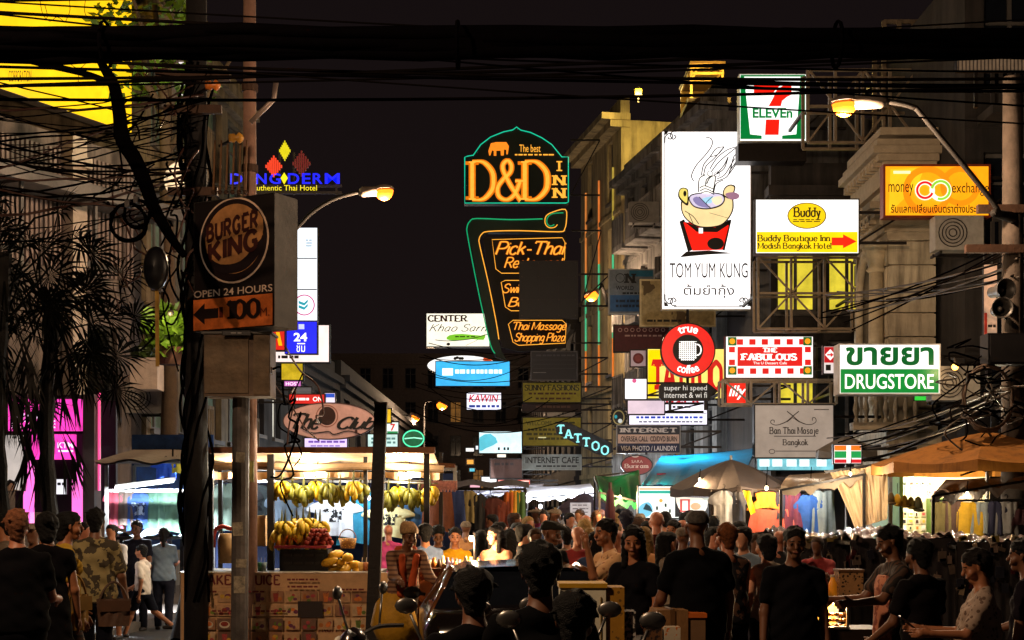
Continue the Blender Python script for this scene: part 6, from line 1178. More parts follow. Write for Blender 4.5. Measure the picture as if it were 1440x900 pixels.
def right_stalls():
    # draped curtain
    t = thing('draped_curtain', 'lit beige curtain drawn aside in diagonal folds at the right stall', 'curtain', P(1210, 655, 19)); b = MB(); b.smooth = True
    def fn(u, v, s=0):
        xl = 1166+(1202-1166)*v**.8; xr = 1249-2*v; x = xl+(xr-xl)*u; y = (664-12*u)+(748-668-2*u)*v
        p = P(x, y, 19.0)-Vector(P(1210, 655, 19)); p.y += .035*math.sin(u*26+v*5)*(1-.5*v)+.012*math.sin(u*61)+s; return tuple(p)
    b.sheet(lambda u, v: fn(u, v), 60, 16); b.build('fabric', mat('#cfae84', .8, bump=.1, var=.12, trans=.4), t); b = MB(); p = P(1210, 655, 19); b.bar(P(1160, 664, 19)-p, P(1256, 650, 19)-p, .035); b.build('rod', IRON, t)
    r = thing('souvenir_stall', 'brightly lit stall with cream walls covered in little cards at the right', 'market stall', ground_at(1320, 21)); Y = 21.0; cw = mat('#d8c8a0', .7, var=.08)
    b = MB(); a = P(1247, 752, Y); c = P(1392, 646, Y); b.box(((a.x+c.x)/2, Y+.03, (a.z+c.z)/2), (c.x-a.x, .05, c.z-a.z)); b.build('back_wall', cw, r, True); b = MB(); b.box((P(1250, 0, 20.2).x, 20.3, 1.75), (.05, 1.5, 1.1)); b.box((P(1322, 0, 20.4).x, 20.6, 1.55), (.05, .8, .7)); b.build('side_panel', mat('#5a7a34', .6), r, True)
    b = MB(); [b.bar(ground_at(x, 19.6), P(x, 648, 19.6), .05) for x in (1252, 1388)]; b.bar(P(1248, 650, 19.6), P(1392, 650, 19.6), .05); b.build('frame', STEEL, r, True)
    rn = random.Random(12); cc = ['#7a2420', '#c8a040', '#2c3a2a', '#d87a30', '#e6e2da', '#4a3020', '#16161a', '#b84a50', '#8a9a70']
    for j, y in enumerate((657, 668, 680, 692, 713, 723, 733, 742)):
        for i in range(7 if y < 690 else 8):
            x = 1254+i*8.9+rn.uniform(-.8, .8)
            if 690 < y < 716 and x < 1302: continue
            h = rn.uniform(5.5, 8.5); b = MB(); p = P(x, y, Y-.02); k = S(Y); w = rn.uniform(4.2, 6.8)*k; h *= k; b.m = 0; b.box((p.x, Y-.012, p.z), (w, .014, h)); b.m = 1; b.box((p.x+rn.uniform(-.1, .1)*w, Y-.021, p.z+rn.uniform(-.1, .1)*h), (w*rn.uniform(.4, .75), .006, h*rn.uniform(.35, .7))); b.build('picture_card', [mat(rn.choice(('#e0d8c8', '#d8d0b0', '#c8b090', '#ddd0c8')), .5), mat(rn.choice(cc), .5)], r, True)
    for i in range(6):
        b = MB(); p = P(1338+i*8, 662, Y); b.box((p.x, Y-.012, p.z), (.06, .014, rn.uniform(.05, .1))); b.build('picture_card', mat(rn.choice(('#c89a3c', '#d8c0b0', '#a8505c')), .5), r, True)
    for i, (x, y, pw, nm) in enumerate(((1290, 655, 70, 'left'), (1352, 654, 90, 'right'))): bulb('glaring warm bulb in the souvenir stall, %s of the two' % nm, P(x, y, 20.2), pw*.45, TUBE, .06, 12, .2)
    bulb('warm bulb in front of the curtain under the beige awning', P(1196, 666, 18.3), 24, TUBE, .04, 7, .2)
    for i, (x, y, c) in enumerate(((1253, 694, '#4a3a1c'), (1262, 696, '#a88414'), (1272, 698, '#8a6e18'), (1281, 700, '#6a5a1c'), (1291, 700, '#3a3414'))):
        t = thing('sun_hat', ('dark brown', 'bright mustard', 'mustard', 'olive', 'largest dark olive')[i]+' cap hanging in the row before the souvenir stall', 'cap', P(x, y, 19.5), group='caps hanging before the souvenir stall'); k = S(19.5)*(1.25 if i == 4 else 1); b = MB(); b.lathe((0, 0, 0), [(0, .02), (3*k, 0), (5.2*k, -6*k), (5.6*k, -14*k), (5.2*k, -14*k), (4.6*k, -6*k), (0, -.02)], 16); b.build('crown', mat(c, .8, bump=.2), t, smooth=True); b = MB(); b.lathe((0, -2*k, -14*k), [(0, 0), (5.6*k, 0), (5.4*k, -6*k), (0, -8*k)], 12, 'y', 1, .4); b.build('brim', mat(c, .8), t, smooth=True); b = MB(); b.tube([(0, 0, .02), (0, 0, .16)], .004, 4); b.build('string', CABLE, t)
    umbrella('large orange tan market umbrella lit from below at the right', 1388, 607, 18.2, 1.45, .4, mat('#9a6428', .75, bump=.12, var=.2, trans=.35, pattern=('streak', 2, .5), col2='#4a3018'), rot=.39)
    awning('crumpled grey tarpaulin awning at the right below the umbrella', (P(1312, 694, 17), P(1446, 672, 17), P(1470, 664, 18.8), P(1330, 674, 18.8)), mat('#7d7066', .6, bump=.3), .05, scal=.04)
    g = 'clothes hung under the grey tarpaulin at the right'
    for x0, y0, x1, y1, c, pr, nm in ((1318, 706, 1334, 752, '#7a6a3c', CLOTH, 'olive cloth'), (1331, 705, 1348, 752, '#5a4034', CLOTH, 'brown trousers'), (1345, 706, 1372, 752, '#c8981c', VEST, 'yellow sports vest'), (1371, 706, 1388, 752, '#8a8c88', CLOTH, 'pale grey cloth'), (1386, 705, 1408, 752, '#262236', SHIRT, 'dark indigo shirt'), (1406, 706, 1424, 752, '#8a8078', CLOTH, 'striped grey cloth'), (1422, 716, 1446, 740, '#3a1416', DRESS, 'dark red bag shaped cloth')):
        garment('hanging_cloth', nm+' hung under the grey tarpaulin at the right edge', x0, y0, x1, y1, 17.6, mat(c, .8, var=.3, bump=.15), pr, g)
    b = MB(); b.bar(P(1308, 704, 17.65), P(1460, 703, 17.65), .03); tag(b.build('clothes_rail', IRON, None, True), 'dark clothes rail under the grey tarpaulin at the right edge', 'rail')
    bulb('warm bulb over the yellow sports vest', P(1360, 694, 17.0), 7, TUBE, .04, 9, .15)
    # plastic covered tables
    for i, (x0, x1, y, Y, lab) in enumerate(((1196, 1345, 757, 16.6, 'long goods table under crumpled clear plastic below the souvenir stall'), (1090, 1200, 757, 17.4, 'dark goods table under glinting plastic behind the food cart'), (1345, 1500, 762, 16.2, 'dark goods table at the right edge'))):
        r = thing('goods_table', lab, 'table', ground_at((x0+x1)/2, Y)); b = MB(); b.smooth = True
        b.sheet(lambda u, v: tuple(P(x0+(x1-x0)*u, y-14*math.sin(v*3.14)*(.6+.4*math.sin(u*5+i))-3*math.sin(u*31+v*9)-2*math.sin(u*57-v*17), Y)+Vector((0, v*1.0, 0))), 80, 16); b.build('plastic_cover', mat('#6a5a56', .12, var=.4, scale=8, bump=.9, spec=1.0), r, True)
        b = MB(); b.sheet(lambda u, v: tuple(P(x0+(x1-x0)*u, y, Y)+Vector((0, -.02+.02*math.sin(u*60)*v, -v*(P(0, y, Y).z-.05)))), 80, 4); b.build('table_skirt', mat('#1c1518', .8, var=.4), r, True); b = MB(); a, c = P(x0, y, Y), P(x1, y, Y); b.box(((a.x+c.x)/2, Y+.5, a.z-.06), (c.x-a.x, .95, .04)); [b.bar((x, Y+dy, 0), (x, Y+dy, a.z-.05), .05) for x in (a.x+.05, c.x-.05) for dy in (.1, .9)]; b.build('table_frame', IRON, r, True)
    rn = random.Random(4); g = 'small trinkets laid out on the dark goods tables'
    for i in range(34):
        x = rn.uniform(1095, 1430); Y = 16.5 if x > 1196 else 17.3; 
        if x > 1345: Y = 16.1
        t = P(x, 757+rn.uniform(-2, 3), Y-.03); b = MB(); b.box((t.x, t.y, t.z), (rn.uniform(.03, .09), .03, rn.uniform(.03, .08)), (0, rn.uniform(-.4, .4), 0)); tag(b.build('trinket', mat(rn.choice(('#b8a890', '#8a7a7a', '#c8b8a8', '#a08a50', '#5a4a4a')), .25, .5), None, True), 'small glinting trinket on the edge of a dark goods table', 'trinket', g)
    g = 'small goods hanging on the fronts of the dark goods tables'
    for i in range(80):
        x = rn.uniform(1092, 1438); Y = 16.5 if x > 1196 else 17.3
        if x > 1345: Y = 16.1
        t = P(x, rn.uniform(762, 840), Y); b = MB(); w = rn.uniform(.03, .1); h = rn.uniform(.03, .16); b.box((t.x, t.y, t.z), (w, .025, h), (0, rn.uniform(-.3, .3), 0)); b.box((t.x, t.y, t.z+h/2+.015), (.008, .008, .04)); tag(b.build('hanging_trinket', mat(rn.choice(('#3a3030', '#6a5a50', '#8a7468', '#4a1c1c', '#2a2a34', '#a08a70')), .3, .4), None, True), 'small dull item hanging on the front of a dark goods table', 'trinket', g)
right_stalls()

def food_cart():
    Y = 12.4; r = thing('snack_cart', 'snack cart with a small lit glass case of fried food', 'food cart', ground_at(1180, 12.6)); k = S(Y)
    b = MB(); b.box((P(1190, 0, Y).x, 12.65, P(0, 885, Y).z/2+.1), (.66, .5, P(0, 885, Y).z-.2)); b.build('body', mat('#2a1c14', .5, .3), r, True)
    b = MB(); a, c = P(1153, 883, Y), P(1192, 843, Y)
    for x in (a.x, c.x):
        for dy in (0, .4): b.bar((x, Y+dy, a.z), (x, Y+dy, c.z), .02)
    b.box(((a.x+c.x)/2, Y+.2, c.z), (c.x-a.x+.03, .44, .02)); b.box(((a.x+c.x)/2, Y+.2, a.z), (c.x-a.x+.03, .44, .02)); b.build('case_frame', STEEL, r, True)
    b = MB(); b.box(((a.x+c.x)/2, Y+.41, (a.z+c.z)/2), (c.x-a.x, .012, c.z-a.z)); b.build('case_back', mat('#c89a3c', .6), r, True); b = MB(); [b.lathe((x, 12.35+dy, .18), [(.06, -.02), (.18, -.02), (.18, .02), (.06, .02), (.06, -.02)], 16, 'x') for x in (a.x, c.x+.3) for dy in (0,)]; b.build('wheel', RUBBER, r, True)
    rn = random.Random(8)
    for j in range(3):
        for i in range(7):
            t = thing('fried_snack', 'golden fried snack piled inside the small lit glass case', 'snack', P(1156+i*5.2+rn.uniform(-1, 1), 880-j*8, Y+.1+.08*(i % 2)), group='fried snacks in the lit case'); b = MB(); b.ball((0, 0, 0), .022, 8, 5, (1.2, .8, .8)); b.build('crust', mat('#a86a1c', .6, bump=.4), t); 
    bulb('small warm lamp inside the glass case of the snack cart', P(1172, 847, Y+.2), 12, WARM, .02, 9, .05)
    for i, x in enumerate((1157, 1171)):
        t = thing('orange_drink_jar', ('left' if i == 0 else 'right')+' of two orange drink jars on the snack cart', 'jar', P(x, 842, Y+.1)); b = MB(); b.lathe((0, 0, 0), [(0, 0), (.035, 0), (.038, .02), (.038, .13), (.02, .17), (.02, .19), (0, .19)], 14); b.build('jar', mat('#d8841c', .3, emit=.15), t, smooth=True); b = MB(); b.lathe((0, 0, .19), [(0, 0), (.024, 0), (.024, .02), (0, .02)], 12); b.build('lid', mat('#c8b090', .4), t)  # faint glow put into the jar colour though it is no lamp
    t = thing('wicker_case', 'woven cane case standing beside the orange jars', 'basket', P(1197, 842, Y)); b = MB(); b.box((0, .1, .12), (34*k, .2, 38*k)); b.build('case', mat('#a87a4c', .7, pattern=('spots', 34, .34), col2='#3a2414'), t); b = MB(); b.box((0, .1, .245), (36*k, .22, .02)); b.build('rim', mat('#6a4424', .7), t)
    # vendor table with boxes
    Y = 9.6; r = thing('vendor_table', 'low vendor table holding boxes in front of the crowd', 'table', ground_at(885, Y)); b = MB(); zt = P(0, 905, Y).z; b.box((P(885, 0, Y).x, Y+.3, zt-.02), (1.15, .75, .04)); b.build('top', mat('#3a2a22', .6), r, True); b = MB(); [b.bar((P(x, 0, Y).x, Y+dy, 0), (P(x, 0, Y).x, Y+dy, zt-.03), .04) for x in (782, 990) for dy in (0, .6)]; b.build('legs', IRON, r, True)
    t = box_thing('foam_box', 'pale grey foam box with a yellow rim on the vendor table', 'box', 788, 826, 852, 904, 9.6, .34, mat('#d8d0b8', .8, var=.2), lid=mat('#b88a1c', .6)); b = MB(); [b.box((x, -.004, .16), (.006, .006, .3)) for x in (-.1, .12)]; b.build('strap', mat('#8a6a1c', .6), t)
    t = box_thing('spotted_box', 'yellow spotted cardboard box next to the foam box', 'box', 852, 826, 878, 904, 9.62, .3, mat('#a8761c', .7, pattern=('spots', 30, .3), col2='#6a4a14'))
    box_thing('cardboard_box', 'brown cardboard box with a wide top on the right of the vendor table', 'box', 924, 858, 968, 904, 9.7, .3, mat('#8a6238', .8, bump=.15), tape=mat('#6a4a2c', .4), yaw=.08); box_thing('cardboard_box', 'small cardboard box with an orange top beside the wider brown box', 'box', 969, 868, 992, 904, 9.72, .2, mat('#7a5a3c', .8), lid=mat('#c8621c', .6)); box_thing('printed_carton', 'white carton with orange print in front of the brown boxes', 'box', 934, 882, 957, 905, 9.5, .12, mat('#c8b8a0', .6, pattern=('cloud', 22, .58), col2='#c86a1c')); box_thing('dark_carton', 'dark patterned carton in front of the brown boxes', 'box', 908, 882, 930, 905, 9.5, .12, mat('#6a4424', .7, pattern=('cloud', 26, .52), col2='#2a1810')); box_thing('checked_carton', 'white and black checked carton between the foam box and brown boxes', 'box', 876, 860, 894, 904, 9.66, .2, mat('#b8b0a8', .6, pattern=('cloud', 30, .5), col2='#1a1614'))
    # seated vendors table with the bright lamp
    Y = 15.4; r = thing('trinket_table', 'vendor table crowded with small lit goods before the turbaned man', 'table', ground_at(630, Y)); zt = P(0, 802, Y).z; b = MB(); b.box((P(630, 0, Y).x, Y+.3, zt), (.95, .7, .04)); b.build('top', mat('#6a4430', .6), r, True); b = MB(); b.sheet(lambda u, v: (P(630, 0, Y).x-.47+.94*u, Y-.05+.03*math.sin(u*40)*v, zt-.02-v*(zt-.05)), 40, 4); b.build('table_cloth', mat('#7a3c24', .8, pattern=('cloud', 9, .55), col2='#b8804c'), r, True); b = MB(); [b.bar((P(x, 0, Y).x, Y+dy, 0), (P(x, 0, Y).x, Y+dy, zt), .04) for x in (575, 685) for dy in (.02, .58)]; b.build('legs', IRON, r, True)
    bulb('glaring bare bulb on a stand over the trinket table', P(663, 757, 15.5), 24, WARM, .055, 14, .1); rn = random.Random(6); b = MB(); b.tube([P(667, 800, 15.6), P(667, 750, 15.6), P(664, 748, 15.5)], .012, 6); tag(b.build('lamp_stand', IRON, None, True), 'thin stand carrying the bare bulb over the trinket table', 'lamp stand')
    cc = ('#c8a870', '#8a3a1c', '#d8c8a8', '#3a2a24', '#b8702c', '#6a5a7a', '#d8b030')
    for i in range(40):
        x = rn.uniform(578, 684); h = rn.uniform(.04, .13); p = P(x, 801, 15.4+rn.uniform(0, .5)); rr = rn.uniform(.018, .04); t = MB(); t.lathe((p.x, p.y, zt+.022), [(0, 0), (rr, 0), (rr*1.1, h*.5), (rr*.5, h*.8), (rr*.55, h), (0, h)], 10); tag(t.build('trinket_jar', mat(rn.choice(cc), .35), None, True, True), 'small jar or bowl among the goods on the trinket table', 'jar', 'small jars and bowls on the trinket table')
    t = thing('round_tray', 'round pinkish metal tray hung on the front of the trinket table', 'tray', P(602, 832, 15.3)); b = MB(); b.lathe((0, 0, 0), [(0, 0), (.1, 0), (.13, -.02), (.135, -.015), (.1, .012), (0, .012)], 24, 'y'); b.build('tray', mat('#b8805c', .35, .5), t, smooth=True); b = MB(); b.tube([(0, .0, .12), (0, .04, .2)], .008); b.build('hook', IRON, t)
    t = thing('goods_sack', 'big yellowish sack slumped beside the menu board', 'sack', P(556, 905, 15.0)); b = MB(); b.smooth = True; b.lathe((0, 0, 0), [(0, 0), (.2, .02), (.24, .2), (.21, .42), (.12, .56), (.06, .6), (.08, .66), (0, .66)], 24); b.v = [(v[0]*(1+.1*math.sin(v[2]*20+v[0]*9)), v[1]*(1+.1*math.cos(v[2]*17)), v[2]) for v in b.v]; b.build('sack', mat('#b08018', .7, bump=.4), t); b = MB(); b.lathe((0, 0, .585), [(.07, -.01), (.08, 0), (.07, .01)], 12); b.build('tie', IRON, t)
food_cart()

def car():
    """low dark saloon seen end-on behind the waiting riders"""
    Y = 11.2; cx = P(722, 0, Y).x; r = thing('dark_car', 'low dark car with a glossy roof behind the silhouetted riders', 'car', (cx, Y+1.9, 0), (0, 0, R(4)))
    pt = mat('#17110e', .12, .3, spec=.9, var=.1); W = .82
    sec = [(-2.0, .38, .66, .78), (-1.96, .3, .86, .8), (-1.35, .24, .9, .84), (-.75, .24, .92, .86), (.9, .24, .9, .86), (1.5, .24, .84, .84), (2.0, .3, .74, .78), (2.1, .4, .6, .7)]
    b = MB(); b.smooth = True; rows = []
    for y, z0, z1, w in sec: rows.append([(-w*.92, y, z0), (-w, y, z0+.12), (-w, y, z1-.14), (-w*.9, y, z1), (0, y, z1+.03), (w*.9, y, z1), (w, y, z1-.14), (w, y, z0+.12), (w*.92, y, z0)])
    n = len(rows[0]); b.add([p for q in rows for p in q], [(i*n+j, i*n+j+1, (i+1)*n+j+1, (i+1)*n+j) for i in range(len(rows)-1) for j in range(n-1)]+[(i*n+n-1, i*n, (i+1)*n, (i+1)*n+n-1) for i in range(len(rows)-1)]+[tuple(range(n-1, -1, -1)), tuple((len(rows)-1)*n+j for j in range(n))]); b.build('body', pt, r)
    zr = P(0, 801, Y).z; cab = [(-1.35, .78, .86), (-.8, .6, zr-.03), (0, .58, zr), (.6, .6, zr-.04), (1.25, .76, .86)]
    b = MB(); b.smooth = True; vs_ = []
    for y, w, z in cab[1:4]: vs_ += [(-w, y, z-.05), (-w*.8, y, z), (0, y, z+.02), (w*.8, y, z), (w, y, z-.05)]
    b.add(vs_, [(i*5+j, i*5+j+1, (i+1)*5+j+1, (i+1)*5+j) for i in range(2) for j in range(4)])
    for s in (-1, 1):
        for a, c in zip(cab, cab[1:]):
            if abs(a[0]) > .7 or abs(c[0]) > .7: b.tube([(s*a[1], a[0], a[2]-.04), (s*c[1], c[0], c[2]-.04)], .035, 6)
        b.tube([(s*.58, 0, zr-.05), (s*.8, 0, .86)], .03, 6)
    b.build('roof', mat('#6a4020', .12, .3, spec=.9, var=.1), r)  # light on the roof put into a browner, lighter copy of the body paint
    b = MB(); g = .93
    b.add([(-.76, -1.33, .88), (.76, -1.33, .88), (.58, -.82, zr-.06), (-.58, -.82, zr-.06)], [(0, 1, 2, 3)]); b.build('rear_window', GLASSD, r); b = MB(); b.add([(-.74, 1.23, .86), (.74, 1.23, .86), (.58, .62, zr-.07), (-.58, .62, zr-.07)], [(3, 2, 1, 0)]); b.build('windscreen', GLASSD, r)
    for s in (-1, 1): b = MB(); b.add([(s*.77, -1.25, .87), (s*.79, 0, .88), (s*.575, 0, zr-.07), (s*.585, -.8, zr-.08)], [(0, 1, 2, 3)]); b.add([(s*.79, 0.01, .88), (s*.76, 1.15, .87), (s*.585, .6, zr-.09), (s*.575, .01, zr-.07)], [(0, 1, 2, 3)]); b.build('side_window', GLASSD, r)
    for s in (-1, 1):
        b = MB(); b.box((s*.62, -2.0, .68), (.3, .06, .12)); b.build('tail_light', mat('#7a1410', .2), r); b = MB(); b.box((s*.58, 2.07, .6), (.32, .08, .12)); b.build('headlight', mat('#b0b0b0', .1), r); b = MB(); b.ball((s*.93, .75, .92), .09, 10, 6, (1, .5, .7)); b.bar((s*.8, .75, .9), (s*.9, .75, .92), .03); b.build('door_mirror', pt, r)
        for y in (-1.25, 1.3):
            b = MB(); b.lathe((s*.76, y, .3), [(.18, -.1), (.27, -.1), (.3, -.06), (.3, .06), (.27, .1), (.18, .1)], 22, 'x'); w = b.build('wheel', RUBBER, r, smooth=True); b = MB(); b.lathe((s*.76, y, .3), [(0, -.05), (.17, -.06), (.18, -.09), (.18, .09), (.17, .06), (0, .05)], 16, 'x'); b.build('rim', STEEL, w)
    b = MB(); b.box((0, -2.03, .5), (1.5, .1, .16)); b.build('bumper', pt, r)
car()
def motorbike(label, px, Y, yaw, col):
    r = thing('motorbike', label, 'motorbike', ground_at(px, Y), (0, 0, yaw)); pm = mat(col, .2, .3, spec=.8)
    for y in (-.62, .62):
        b = MB(); b.lathe((0, y, .29), [(.22, -.045), (.27, -.04), (.29, 0), (.27, .04), (.22, .045), (.22, -.045)], 22, 'x'); w = b.build('wheel', RUBBER, r, smooth=True); b = MB(); [b.bar((0, y, .29), (0, y+.22*math.cos(a), .29+.22*math.sin(a)), .012) for a in (0, 1.05, 2.1, 3.14, 4.2, 5.24)]; b.lathe((0, y, .29), [(0, -.06), (.05, -.06), (.05, .06), (0, .06)], 10, 'x'); b.build('spokes', STEEL, w)
    b = MB(); b.tube(smooth_path([(0, .62, .29), (0, .5, .62), (0, .42, .92)], 4), .035, 8); b.tube(smooth_path([(0, .42, .8), (0, .2, .52), (0, -.2, .42), (0, -.62, .3)], 4), .06, 8); b.build('frame', IRON, r, smooth=True)
    b = MB(); b.smooth = True; b.ball((0, -.05, .42), .17, 12, 8, (.8, 1.5, 1)); b.ball((0, -.5, .62), .15, 12, 8, (.8, 1.8, .6)); b.ball((0, .47, .8), .15, 12, 8, (.9, .7, 1.3)); b.build('fairing', pm, r); b = MB(); b.ball((0, -.28, .74), .16, 12, 8, (.8, 2.4, .45)); b.build('seat', RUBBER, r, smooth=True)
    b = MB(); b.tube(smooth_path([(-.36, .3, .98), (-.2, .4, .98), (0, .44, .94), (.2, .4, .98), (.36, .3, .98)], 4), .014, 6); b.build('handlebar', STEEL, r)
    for s in (-1, 1): b = MB(); b.tube([(s*.22, .4, .99), (s*.3, .42, 1.18)], .008, 5); b.ball((s*.32, .42, 1.22), .06, 10, 6, (1, .25, .7)); b.build('mirror', STEEL, r, smooth=True)
    b = MB(); b.ball((0, .57, .86), .075, 10, 6, (1, .5, 1)); b.build('headlight', mat('#c8c0b0', .15), r, smooth=True)
motorbike('dark motorbike carrying the left silhouetted rider', 668, 6.9, R(6), '#14141a'); motorbike('dark motorbike carrying the tall silhouetted rider', 760, 6.6, R(-4), '#1a1416'); motorbike('black motorbike carrying the low rider at the right of the group', 803, 5.9, R(-8), '#101418'); motorbike('parked motorbike with chrome mirrors before the goods sack', 596, 8.6, R(70), '#22181a')
# ------------------------------------------------------------------ people
class Field:
    """signed distance field on a grid; round cones blended smoothly, then turned into one continuous surface"""
    def __init__(s, lo, hi, h):
        s.h = h; s.lo = np.array(lo, np.float32); n = np.ceil((np.array(hi)-np.array(lo))/h).astype(int)+1
        s.n = n; s.D = np.full(n, .3, np.float32)
        s.ax = [s.lo[i]+h*np.arange(n[i], dtype=np.float32) for i in range(3)]
    def _sub(s, lo, hi):
        a = np.maximum(np.floor((np.array(lo)-s.lo)/s.h).astype(int), 0); b = np.minimum(np.ceil((np.array(hi)-s.lo)/s.h).astype(int)+1, s.n)
        if np.any(b <= a): return None
        sl = tuple(slice(i, j) for i, j in zip(a, b)); X, Y, Z = np.meshgrid(s.ax[0][sl[0]], s.ax[1][sl[1]], s.ax[2][sl[2]], indexing='ij', sparse=True)
        return sl, X, Y, Z
    def cone(s, a, b, r1, r2, k=.02, kx=1, ky=1, sub=False, M=None):
        a, b = Vector(a), Vector(b); m = max(r1, r2)*max(kx, ky, 1)+.05
        g = s._sub([min(a[i], b[i])-m for i in range(3)], [max(a[i], b[i])+m for i in range(3)])
        if g is None: return
        sl, X, Y, Z = g; px, py, pz = (X-a.x)/kx, (Y-a.y)/ky, Z-a.z; d = b-a; dx, dy, dz = d.x/kx, d.y/ky, d.z; L = dx*dx+dy*dy+dz*dz+1e-9
        t = np.clip((px*dx+py*dy+pz*dz)/L, 0, 1); q = np.sqrt((px-t*dx)**2+(py-t*dy)**2+(pz-t*dz)**2)-(r1+(r2-r1)*t)
        D = s.D[sl]
        if sub: s.D[sl] = np.maximum(D, -q); return
        h_ = np.clip(.5+.5*(D-q)/k, 0, 1); s.D[sl] = D+(q-D)*h_-k*h_*(1-h_)
    def cut(s, p, n):
        X, Y, Z = np.meshgrid(*s.ax, indexing='ij', sparse=True); n = Vector(n).normalized()
        s.D = np.maximum(s.D, ((X-p[0])*n.x+(Y-p[1])*n.y+(Z-p[2])*n.z).astype(np.float32))
    def wrinkle(s, amp, f=22, ph=0):
        X, Y, Z = np.meshgrid(*s.ax, indexing='ij', sparse=True)
        s.D = s.D+amp*(np.sin(X*f+Z*f*1.3+ph)*np.sin(Y*f*.9-Z*f*.6+ph*2)+.6*np.sin(Z*f*2.1+X*f*.8+ph)*np.sin(X*f*1.7+1)).astype(np.float32)
    def mesh(s):
        D = s.D.copy(); D[0] = D[-1] = .3; D[:, 0] = D[:, -1] = .3; D[:, :, 0] = D[:, :, -1] = .3
        I = D < 0; c = np.zeros(np.array(D.shape)-1, np.int8); sh = [(i, j, k) for i in (0, 1) for j in (0, 1) for k in (0, 1)]
        cu = lambda A, o: A[o[0]:A.shape[0]-1+o[0], o[1]:A.shape[1]-1+o[1], o[2]:A.shape[2]-1+o[2]]
        for o in sh: c += cu(I, o)
        mk = (c > 0) & (c < 8); ids = np.argwhere(mk); idx = np.full(mk.shape, -1, np.int64); idx[mk] = np.arange(len(ids))
        acc = np.zeros((len(ids), 3)); cnt = np.zeros(len(ids)); V = {o: cu(D, o)[mk] for o in sh}
        for o in sh:
            for ax in range(3):
                if o[ax]: continue
                p = list(o); p[ax] = 1; a, b = V[o], V[tuple(p)]; x = (a < 0) != (b < 0); t = np.where(x, a/(a-b+1e-12), 0)
                q = np.zeros((len(ids), 3)); q[:] = o; q[:, ax] += t; acc[x] += q[x]; cnt += x
        v = s.lo+s.h*(ids+acc/np.maximum(cnt, 1)[:, None]); F = []
        for ax in range(3):
            sl = [slice(1, -1)]*3; a = [slice(1, -1)]*3; a[ax] = slice(0, -1); b = list(a); b[ax] = slice(1, None)
            A, B = I[tuple(a)], I[tuple(b)]
            for inv in (0, 1):
                e = np.argwhere((A & ~B) if not inv else (~A & B))
                if not len(e): continue
                off = [1, 1, 1]; off[ax] = 0; e = e+off; u, w = [(1, 2), (2, 0), (0, 1)][ax]
                def gid(du, dw): q = e.copy(); q[:, u] -= du; q[:, w] -= dw; return idx[q[:, 0], q[:, 1], q[:, 2]]
                qd = np.stack([gid(1, 1), gid(0, 1), gid(0, 0), gid(1, 0)], 1); F.append(qd[:, ::-1] if inv else qd)
        F = np.concatenate(F) if F else np.zeros((0, 4), int)
        return v, F[(F >= 0).all(1)]
def mesh_obj(name, v, F, mats, parent, mi=None):
    me = bpy.data.meshes.new(name); me.vertices.add(len(v)); me.vertices.foreach_set('co', v.astype(np.float32).ravel()); me.loops.add(len(F)*4); me.loops.foreach_set('vertex_index', F.ravel().astype(np.int32))
    me.polygons.add(len(F)); me.polygons.foreach_set('loop_start', np.arange(0, len(F)*4, 4, dtype=np.int32)); me.polygons.foreach_set('loop_total', np.full(len(F), 4, np.int32))
    for m in mats: me.materials.append(m)
    if mi is not None: me.polygons.foreach_set('material_index', mi.astype(np.int32))
    me.polygons.foreach_set('use_smooth', np.ones(len(F), bool)); me.update(calc_edges=True)
    o = bpy.data.objects.new(name, me); COL.objects.link(o); o.parent = parent; return o
SKIN = {'tan': '#9a6242', 'brown': '#6e4630', 'pale': '#c08a6c', 'red': '#a86a50'}
